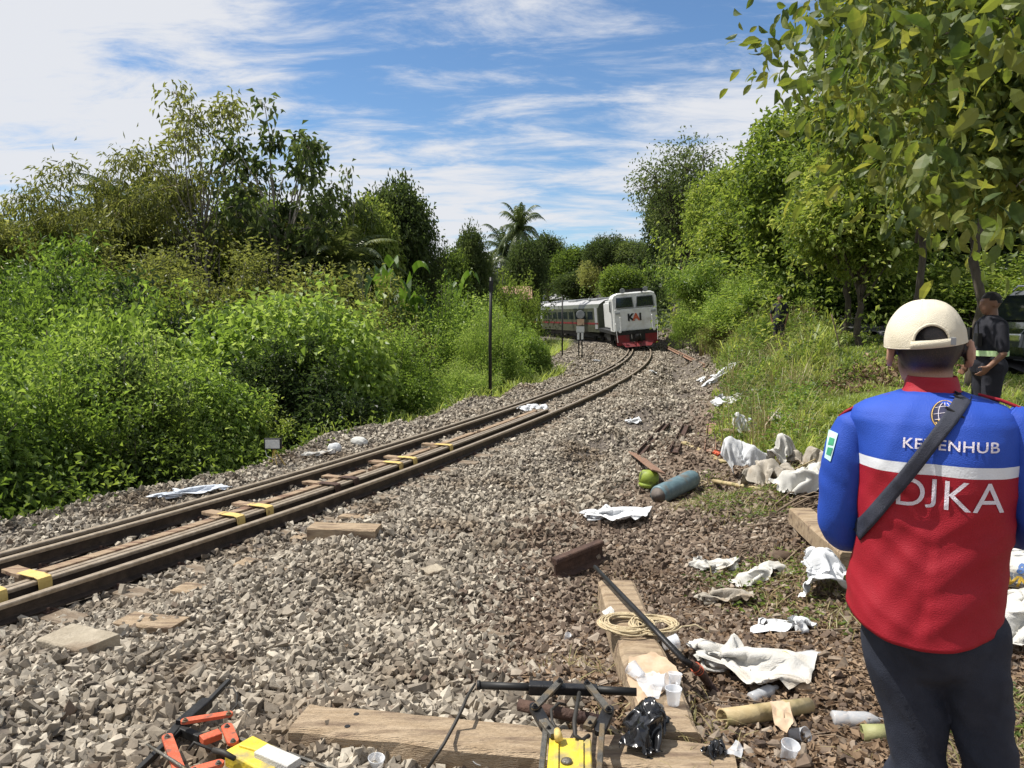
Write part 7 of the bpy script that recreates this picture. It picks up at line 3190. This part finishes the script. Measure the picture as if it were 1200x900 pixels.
# sewn seams: armholes, yoke edge and hem
proj_tube([[(1009, 496), (1007, 512), (1008, 530), (1010, 541)], [(1190, 498), (1191, 514), (1190, 530), (1188, 541)]], .0013, 'blue', 'armhole_seam', jacket, .001)
proj_tube([[(1036 + i * 7, 744 + 6 * math.sin(i / 15 * PI)) for i in range(16)], [(1012 + i * 8, 558.5) for i in range(22)]], .0011, 'redf', 'stitched_seam', jacket, .001)
proj_tube([[(1012 + i * 8, 541.5) for i in range(22)], [(1062 + i * 6, 470 - 2.5 * math.sin(i / 10 * PI)) for i in range(11)]], .0011, 'blue', 'yoke_seam', jacket, .001)

# patch on the left sleeve
sb = BVHTree.FromPolygons([v.co + MO for v in sl_l.data.vertices], [p.vertices for p in sl_l.data.polygons])


def sleeve_patch(corners, mat, name, raise_, parent):
    vs, fs = [], []
    n = 10
    for i in range(n + 1):
        for j in range(n + 1):
            a = Vector(corners[0]).lerp(Vector(corners[1]), i / n)
            b = Vector(corners[3]).lerp(Vector(corners[2]), i / n)
            q = a.lerp(b, j / n)
            d = ray(q.x, q.y).normalized()
            loc_, nr_, ix, ds = sb.ray_cast(Vector((0, 0, CAMZ)), d)
            if loc_ is None:
                loc_ = P(q.x, q.y, YM)
                nr_ = Vector((-1, 0, 0))
            vs.append(loc_ - d * raise_ - MO)
    for i in range(n):
        for j in range(n):
            a = i * (n + 1) + j
            fs.append((a, a + 1, a + n + 2, a + n + 1))
    return link(name, np_mesh(name, np.array([tuple(v) for v in vs]), fs, M[mat], True), parent)


pt = sleeve_patch([(971, 503), (982, 508), (973, 541), (966, 536)], 'patch', 'sleeve_patch', .003, sl_l)
sleeve_patch([(972, 512), (978, 514), (976, 522), (970, 521)], 'patchgreen', 'patch_mark', .0045, pt)
sleeve_patch([(970, 524), (976, 525), (973, 534), (968, 532)], 'patchgreen', 'patch_mark', .0045, pt)

# trousers
mb = MB()
capsule(mb, [P(1082, 700, YM), P(1088, 745, YM)], [.13, .125], 20)
capsule(mb, [P(1105, 705, YM), P(1112, 745, YM)], [.12, .115], 20)
lf, rf_ = Vector((mx_ - .075, YM + .02, zg + .09)), Vector((mx_ + .125, YM + .06, zg + .09))
capsule(mb, [P(1058, 735, YM), P(1057, 775, YM), P(1070, 835, YM), P(1078, 895, YM - .01), lf + Vector((.01, -.02, .25)), lf], [.096, .087, .072, .062, .058, .055], 24)
capsule(mb, [P(1132, 735, YM), P(1138, 785, YM), P(1151, 840, YM + .01), P(1158, 892, YM + .01), rf_ + Vector((0, -.02, .25)), rf_], [.094, .080, .066, .059, .057, .055], 24)
for v in mb.v:
    v -= MO


def jeans_disp(co, no):
    q = Vector((co.x * 5, co.y * 5, co.z * 14))
    a = 1 - abs(noise.noise(q + Vector((0, 0, co.x * 18)))) * 2.3
    b = 1 - abs(noise.noise(Vector((co.x * 14, co.y * 14, co.z * 7 + co.x * 20)))) * 2.2
    k = .35 + 1.0 * math.exp(-((co.z - .48) / .16) ** 2) + .7 * math.exp(-((co.z - .78) / .1) ** 2)
    return co + no * (.0045 * a * k + .0025 * b + .008 * JC(co * 1.4 + Vector((5, 2, 1))) * (.5 + .5 * k))


jeans = remesh(mb, 'trousers', M['jeans'], .009, man, 5, disp=jeans_disp)
for nm, f_, s_ in (('l', lf, -1), ('r', rf_, 1)):
    mb = MB()
    c_ = f_ - MO
    capsule(mb, [c_ + Vector((0, -.05, -.045)), c_ + Vector((0, .06, -.05)), c_ + Vector((s_ * .01, .15, -.06))], [.040, .042, .032], 14)
    capsule(mb, [c_ + Vector((0, -.03, -.03)), c_ + Vector((0, -.02, .03))], [.045, .045], 14)
    remesh(mb, 'shoe', M['shoe'], .008, man, 3)

# body: one continuous surface from head to feet, hands in front
mb = MB()
hc = P(1087, 409, YM + .035)
hd_f = Vector((-.22, 1, -.06))
head(mb, hc, hd_f, .98)
capsule(mb, [P(1090, 425, YM + .025), P(1091, 445, YM + .02), P(1092, 470, YM + .015)], [.050, .047, .046], 20)
capsule(mb, [P(1066, 490, YM + .01), P(1120, 490, YM + .01)], [.045, .045], 14)
capsule(mb, [P(1092, 545, YM), P(1093, 600, YM), P(1090, 690, YM)], [.085, .09, .09], 20)
capsule(mb, [P(1092, 480, YM + .01), P(1092, 545, YM)], [.05, .07], 16)
capsule(mb, [P(1040, 508, YM), P(1146, 508, YM)], [.055, .055], 16)
for el, pts_, s_ in ((0, [P(1010, 512, YM), P(1001, 528, YM), P(986, 600, YM + .01), P(1030, 612, YM + .22)], -1), (1, [P(1188, 512, YM), P(1197, 528, YM), P(1215, 598, YM + .01), P(1165, 612, YM + .23)], 1)):
    capsule(mb, pts_, [.032, .036, .034, .026], 14)
    w_ = pts_[-1]
    dr = (Vector((mx_, YM + .36, w_.z + .01)) - w_).normalized()
    capsule(mb, [pts_[-2].lerp(w_, .8), w_ + dr * .03], [.028, .025], 12)
    hand(mb, w_ + dr * .03, dr, Vector((0, -.3, .95)), 1.0, .9, s_)
capsule(mb, [P(1062, 745, YM), P(1060, 775, YM), P(1071, 835, YM), P(1078, 895, YM), lf + Vector((.01, -.02, .25)), lf + Vector((0, 0, -.02)), lf + Vector((0, .10, -.05))], [.06, .06, .05, .045, .042, .036, .03], 14)
capsule(mb, [P(1130, 745, YM), P(1138, 785, YM), P(1151, 838, YM + .01), P(1157, 890, YM + .01), rf_ + Vector((0, -.02, .25)), rf_ + Vector((0, 0, -.02)), rf_ + Vector((0, .10, -.05))], [.06, .055, .048, .044, .042, .036, .03], 14)
for v in mb.v:
    v -= MO
body = remesh(mb, 'body', M['skin'], .0052, man, 3)
me = body.data
hcl = hc - MO
vals = []
zb_ = P(1093, 432, YM).z - MO.z
for v in me.vertices:
    q = v.co - hcl
    if q.z > -.09 and q.length < .16:
        back = max(0, min(1, (.045 - q.dot(hd_f.normalized())) / .04))
        hgt = max(0, min(1, (q.z + .072) / .034))
        vals.append(back * hgt if abs(q.dot(Vector((1, .3, 0)).normalized())) < .0785 else 0)
    else:
        vals.append(0)
at_ = me.attributes.new('hair', 'FLOAT', 'POINT')
at_.data.foreach_set('value', np.array(vals, np.float32))

# hair under the cap
mb = MB(MO)
f_ = hd_f.normalized()
r_v = f_.cross(UP).normalized()
u_v = r_v.cross(f_)
qh = Matrix((r_v, f_, u_v)).transposed()
mb.sphere(hc + Vector((0, -.012, .022)), (.0735, .089, .074), 28, 18, rot=qh)
hr = mb.build('hair', M['hair'], man, True)
bmh = bmesh.new()
bmh.from_mesh(hr.data)
rim_z = P(1093, 410, YM).z - MO.z
bmesh.ops.delete(bmh, geom=[v for v in bmh.verts if v.co.z < rim_z - .006], context='VERTS')
bmh.to_mesh(hr.data)
bmh.free()

# cap
CC = P(1084, 401, YM + .03)
rxm = Matrix.Rotation(R(1), 3, 'Z') @ Matrix.Rotation(R(4), 3, 'X')
rxm = Matrix.Rotation(R(-5), 3, 'Y') @ rxm
n_c, n_r = 96, 34
vs, fs = [], []
ax_, ay_, az_ = .0885, .106, .106


HO = .16


def cap_pt(t, e, k=1.0):
    # t around (0 = right, pi/2 = front), e elevation 0..1
    el = e * PI / 2
    ce = math.cos(el) ** .82
    p = Vector((ax_ * ce * math.cos(t), ay_ * ce * math.sin(t), az_ * math.sin(el) ** 1.05 - .004)) * k
    # panel seams
    sg = abs(math.sin(3 * (t + PI / 6)))
    p *= 1 - .010 * math.exp(-(sg / .09) ** 2) * (1 if e < .95 else 0)
    nn = noise.noise(p * 22) * .0022 + noise.noise(p * 55 + Vector((3, 0, 0))) * .0008
    return rxm @ (p * (1 + nn * 8)) + CC


for i in range(n_r):
    for k in range(n_c):
        vs.append(cap_pt(2 * PI * k / n_c, i / n_r))
vs.append(cap_pt(0, 1.0))


def in_hole(t, e):
    dt = (t - 1.5 * PI - HO) * ax_
    dz = math.sin(e * PI / 2) * az_ - .020
    return dz > 0 and (dt / .037) ** 2 + (dz / .034) ** 2 < 1


for i in range(n_r - 1):
    for k in range(n_c):
        if in_hole(2 * PI * (k + .5) / n_c, (i + .5) / n_r):
            continue
        a = i * n_c + k
        b = i * n_c + (k + 1) % n_c
        fs.append((a, b, b + n_c, a + n_c))
for k in range(n_c):
    fs.append(((n_r - 1) * n_c + k, (n_r - 1) * n_c + (k + 1) % n_c, len(vs) - 1))
cap = link('cap', np_mesh('cap', np.array([tuple(v - MO) for v in vs]), fs, M['cap'], True), man)
sol = cap.modifiers.new('thick', 'SOLIDIFY')
sol.thickness = .0025
sol.offset = 1


def e_of(dz):
    return math.asin(min(1, dz / az_)) / (PI / 2)


mb = MB(MO)
arch = []
for i in range(25):
    a = PI * i / 24
    dt, dz = math.cos(a) * .039, .019 + math.sin(a) * .036
    arch.append(cap_pt(1.5 * PI + HO + dt / ax_, e_of(dz), 1.012))
mb.tube(arch, [.0034] * 25, 8)
mb.build('opening_trim', M['cap'], cap, True)
mb = MB(MO)
band = [cap_pt(1.5 * PI + HO + (-.045 + .09 * i / 16) / ax_, e_of(.010), 1.02) for i in range(17)]
rings = []
for p in band:
    rings.append([p + Vector((0, 0, -.009)), p + Vector((0, -.003, -.009)), p + Vector((0, -.003, .009)), p + Vector((0, 0, .009))])
mb.loft(rings)
mb.build('back_strap', M['cap'], cap, True)
mb = MB(MO)
p = cap_pt(1.5 * PI + HO + .043 / ax_, e_of(.012), 1.03)
mb.box(p, (.016, .006, .017), Matrix.Rotation(R(20), 3, 'Z'))
mb.build('strap_buckle', M['grey'], cap, bevel=.001)
mb = MB(MO)
mb.tube([cap_pt(2 * PI * i / 64, e_of(.001), 1.012) for i in range(65)], .0022, 6)
mb.build('rim_seam', M['cap'], cap, True)
for k in range(3):
    mb = MB(MO)
    mb.tube([cap_pt(k * PI / 3 - PI / 6 + PI * (1 if 1 else 0) + HO * 0, i / 20, 1.014) for i in range(2, 21)] if not in_hole(k * PI / 3 - PI / 6 + PI, .22) else [cap_pt(k * PI / 3 - PI / 6 + PI, i / 20, 1.014) for i in range(12, 21)], .0011, 5)
    mb.build('panel_seam', M['cap'], cap, True)
mb = MB(MO)
mb.sphere(cap_pt(0, 1.0, 1.0), (.007, .007, .004), 12, 8)
mb.build('button', M['cap'], cap, True)
# visor, curved, pointing away and a little to the left
vs, fs = [], []
for i in range(13):
    for k in range(25):
        t = PI / 2 + (k / 24 - .5) * 2.2
        e = i / 12
        base = Vector((ax_ * math.cos(t), ay_ * math.sin(t), 0))
        out = Vector((math.cos(t) * .30, math.sin(t), 0)) * (.070 * e * math.cos((k / 24 - .5) * 2.9) ** .5)
        q = base + out
        q.z = -.004 - .022 * (abs(k / 24 - .5) * 2) ** 2 * (.4 + e) - .010 * e
        vs.append(rxm @ q + CC - MO)
for i in range(12):
    for k in range(24):
        a = i * 25 + k
        fs.append((a, a + 1, a + 26, a + 25))
vz = link('visor', np_mesh('visor', np.array([tuple(v) for v in vs]), fs, M['cap'], True), cap)
sol = vz.modifiers.new('thick', 'SOLIDIFY')
sol.thickness = .003


man.rotation_euler = (0, 0, -MTH)
ray = _ray0

# ---- simpler standing figures for the people farther away
def figure(base, rz, label, shirt, trousers, skin, hat=None, voxel=.014, hgt=1.7, arm=((.20, .02, .82), (.20, .02, .82)), fore=True, lean=0, vest=False, bulk=1.0, group=None, chin=None):
    s = hgt / 1.72
    e = empty('person', base, label, 'person', group, rz)

    def v(x, y, z):
        return Vector((x * s, (y + lean * z * .05) * s, z * s))
    mb = MB()
    head(mb, v(0, .02, 1.605), (0, 1, -.1), .98 * s)
    capsule(mb, [v(0, 0, 1.56), v(0, -.01, 1.44)], [.052 * s, .06 * s])
    capsule(mb, [v(0, -.01, 1.38), v(0, 0, 1.1), v(0, 0, .95)], [.10 * s, .10 * s, .10 * s], 16)
    capsule(mb, [v(-.15, 0, 1.39), v(.15, 0, 1.39)], [.05 * s, .05 * s])
    for k, a in zip((-1, 1), arm):
        hnd = v(k * a[0], a[1], a[2])
        elb = v(k * (.25), -.04 if a[1] > .1 else .0, 1.10)
        capsule(mb, [v(k * .18, 0, 1.39), elb, hnd], [.045 * s, .038 * s, .027 * s])
        d = (hnd - elb).normalized()
        hand(mb, hnd, d, Vector((-k, .2, .3)), s, .8, k)
        capsule(mb, [v(k * .09, 0, .92), v(k * .10, .02, .50), v(k * .10, 0, .10), v(k * .11, .12, .04)], [.08 * s, .052 * s, .04 * s, .03 * s])
    remesh(mb, 'body', M[skin], voxel * .8, e, 2)
    b = bulk
    mb = MB()
    capsule(mb, [v(0, 0, 1.37), v(0, .01 * b, 1.15), v(0, .02 * b, .98)], [.125 * s * b, .135 * s * b, .135 * s * b], 20)
    capsule(mb, [v(-.15, 0, 1.385), v(.15, 0, 1.385)], [.07 * s, .07 * s])
    for k, a in zip((-1, 1), arm):
        elb = v(k * .25, -.04 if a[1] > .1 else .0, 1.10)
        sh = v(k * .18, 0, 1.385)
        capsule(mb, [sh, sh.lerp(elb, .8)], [.068 * s, .062 * s])
    remesh(mb, 'shirt', M[shirt], voxel, e, 3)
    mb = MB()
    capsule(mb, [v(-.06, .0, .96), v(.06, 0, .96)], [.135 * s * b, .135 * s * b], 16)
    for k in (-1, 1):
        capsule(mb, [v(k * .09, 0, .90), v(k * .10, .02, .50), v(k * .10, 0, .10)], [.105 * s, .075 * s, .06 * s])
    remesh(mb, 'trousers', M[trousers], voxel, e, 3)
    for k in (-1, 1):
        mb = MB()
        capsule(mb, [v(k * .10, -.04, .05), v(k * .11, .14, .04)], [.045 * s, .036 * s])
        remesh(mb, 'shoe', M['shoe'], voxel, e, 2)
    mb = MB()
    mb.sphere(v(0, .005, 1.635), (.082 * s, .100 * s, .094 * s), 20, 12)
    o = mb.build('hair' if not hat else 'cap', M['hair' if not hat else hat], e, True)
    bm_ = bmesh.new()
    bm_.from_mesh(o.data)
    bmesh.ops.delete(bm_, geom=[q for q in bm_.verts if q.co.z < (1.600 + .55 * max(0, q.co.y)) * s], context='VERTS')
    bm_.to_mesh(o.data)
    bm_.free()
    if vest:
        mb = MB()
        for z0, z1 in ((1.075, 1.13),):
            rr = .148 * s * b
            rings = []
            for i in range(33):
                t = i / 32 * 2 * PI
                c0 = Vector((math.cos(t) * (rr + .045), math.sin(t) * rr + .012 * s, 0))
                rings.append([c0 * .99 + Vector((0, 0, z0 * s)), c0 * 1.04 + Vector((0, 0, z0 * s)), c0 * 1.04 + Vector((0, 0, z1 * s)), c0 * .99 + Vector((0, 0, z1 * s))])
            mb.loft(rings, False)
        mb.build('reflective_band', M['hiviz'], e)
        mb = MB()
        mb.box(v(.09, .165, 1.30), (.08, .03, .12))
        mb.build('chest_pocket', M['black'], e, bevel=.004)
        mb = MB()
        mb.box(v(-.09, .165, 1.24), (.07, .04, .13))
        mb.tube([v(-.09, .165, 1.29), v(-.10, .18, 1.42)], .006, 6)
        mb.build('chest_radio', M['black'], e)
    return e


b2 = P(1156, 470, 7.6)
figure((b2.x, 7.6, Hs(b2.x, 7.6)), R(86), 'security man in black with a green reflective band, standing sideways at the right', 'blackshirt', 'blackshirt', 'skindark', None, .014, 2.2 + (370 - 343) / 880 * 7.6 - Hs(b2.x, 7.6) + .0, ((.20, .10, .97), (.17, .13, .95)), vest=True, bulk=1.12)


def far_person(px, pyhead, lo, hi, *a, **k):
    best = None
    for d in np.arange(lo, hi, .25):
        p = P(px, pyhead, d)
        e = abs(p.z - Hs(p.x, d) - 1.68)
        if best is None or e < best[0]:
            best = (e, d, p)
    e, d, p = best
    return figure((p.x, d, p.z - 1.68), *a, **k)


far_person(884, 350, 18, 44, R(170), 'small walker with a white cap showing above the grass bank', 'blackshirt', 'jeans', 'skindark', 'whiteshirt', .03)
far_person(914, 346, 18, 44, R(160), 'small dark-clothed walker on the bank, right of the white-capped one', 'blackshirt', 'blackshirt', 'skindark', None, .03)
far_person(1024, 334, 22, 40, R(200), 'distant person in a white shirt on the road left of the cream cap', 'whiteshirt', 'jeans', 'skindark', None, .03)
far_person(1040, 336, 22, 40, R(150), 'distant person in dark clothes beside the white-shirted one', 'blackshirt', 'blackshirt', 'skindark', None, .03)

# ------------------------------------------------------------------ car at the right edge
cd = 15.4
cw = P(1194, 430, cd)
cz = Hs(cw.x, cd)
CO = Vector((cw.x + 1.5, cd, cz))
car = empty('parked_car', CO, 'dark green people carrier with silver wheels parked at the right edge', 'car')
M['cargreen'] = mk('dark_green_paint', (.010, .018, .014), (.014, .024, .018), 2, .22, coat=.8, spec=.6)
M['chrome'] = mk('chrome', (.5, .5, .5), (.6, .6, .6), 3, .2, metal=.9)
M['tyre'] = mk('tyre', (.018, .018, .018), (.03, .03, .03), 20, .85)
body_p = [(-2.02, .45), (-2.06, .62), (-2.02, .88), (-1.94, .98), (-1.76, 1.10), (-1.70, 1.12), (2.0, 1.12), (2.10, .9), (2.12, .45), (1.75, .36), (-1.85, .36)]
mb = MB(CO)
W = .84
rings = []
for yy_, k in ((-W, .90), (-W + .06, .99), (W - .06, .99), (W, .90)):
    rings.append([CO + Vector((x * (1 if abs(yy_) < W else .985), yy_, .35 + (z - .35) * (1 if abs(yy_) < W else .96))) for x, z in body_p])
mb.loft(rings)
mb.build('body', M['cargreen'], car, bevel=.03)
roof_p = [(-1.70, 1.09), (-1.40, 1.66), (-1.26, 1.76), (1.60, 1.80), (1.92, 1.68), (2.04, 1.09)]
mb = MB(CO)
rings = []
for yy_, k in ((-W + .02, 0), (-W + .16, 1), (W - .16, 1), (W - .02, 0)):
    rings.append([CO + Vector((x * (.97 if k else 1), yy_ if k else yy_, z if k else 1.03 + (z - 1.03) * .0 + .0)) for x, z in roof_p])
mb.loft(rings)
mb.build('roof', M['cargreen'], car, bevel=.02)
for s in (-1, 1):
    for nm, (x0, x1, t0, t1) in enumerate(((-1.52, -.62, -1.26, -.62), (-.52, .50, -.52, .50), (.60, 1.86, .60, 1.68))):
        mb = MB(CO)
        yb, yt = s * (W - .0), s * (W - .115)
        quad_panel(mb, [CO + Vector((x0, yb, 1.14)), CO + Vector((x1, yb, 1.14)), CO + Vector((t1, yt, 1.64)), CO + Vector((t0, yt, 1.64))], .012 * s)
        mb.build('side_window', M['glass'], car)
    mb = MB(CO)
    mb.tube([CO + Vector((-1.3, s * .62, 1.76)), CO + Vector((-1.2, s * .62, 1.86)), CO + Vector((1.5, s * .62, 1.88)), CO + Vector((1.6, s * .62, 1.80))], .018, 8)
    mb.build('roof_rail', M['chrome'], car, True)
    mb = MB(CO)
    mb.box(CO + Vector((-1.42, s * (W + .09), 1.22)), (.10, .18, .13))
    mb.build('wing_mirror', M['black'], car, bevel=.02)
    mb = MB(CO)
    mb.box(CO + Vector((-1.97, s * .6, .80)), (.16, .36, .16))
    mb.build('headlight', M['chrome'], car, bevel=.03)
    mb = MB(CO)
    mb.box(CO + Vector((.0, s * (W + .012), .62)), (2.4, .02, .06))
    mb.build('side_moulding', M['black'], car)
    for xw in (-1.5, 1.25):
        c_ = CO + Vector((xw, s * .78, .32))
        w = empty('wheel', c_ - CO)
        w.parent = car
        mb = MB(c_)
        mb.lathe(c_ + Vector((0, -.09, 0)), (0, 1, 0), [(0, .20), (0, .30), (.02, .325), (.16, .325), (.18, .30), (.18, .20)], 32)
        mb.build('tyre', M['tyre'], w, True)
        mb = MB(c_)
        mb.lathe(c_ + Vector((0, s * .05, 0)), (0, s, 0), [(0, .19), (.035, .215), (.045, .205), (.02, .19)], 28)
        for k in range(5):
            a = k * 2 * PI / 5 + .3
            mb.beam(c_ + Vector((0, s * .08, 0)), c_ + Vector((math.cos(a) * .2, s * .08, math.sin(a) * .2)), .02, .06, Vector((0, 1, 0)))
        mb.lathe(c_ + Vector((0, s * .06, 0)), (0, s, 0), [(0, .05), (.035, .045)], 14)
        mb.build('rim', M['chrome'], w)
        mb = MB(c_)
        mb.lathe(c_ + Vector((0, s * .085, 0)), (0, -s, 0), [(0, .375), (.12, .375)], 32)
        mb.build('wheel_arch', M['black'], w)
mb = MB(CO)
quad_panel(mb, [CO + Vector((-1.69, -.72, 1.14)), CO + Vector((-1.69, .72, 1.14)), CO + Vector((-1.42, .60, 1.65)), CO + Vector((-1.42, -.60, 1.65))], -.015)
mb.build('windscreen', M['glass'], car)
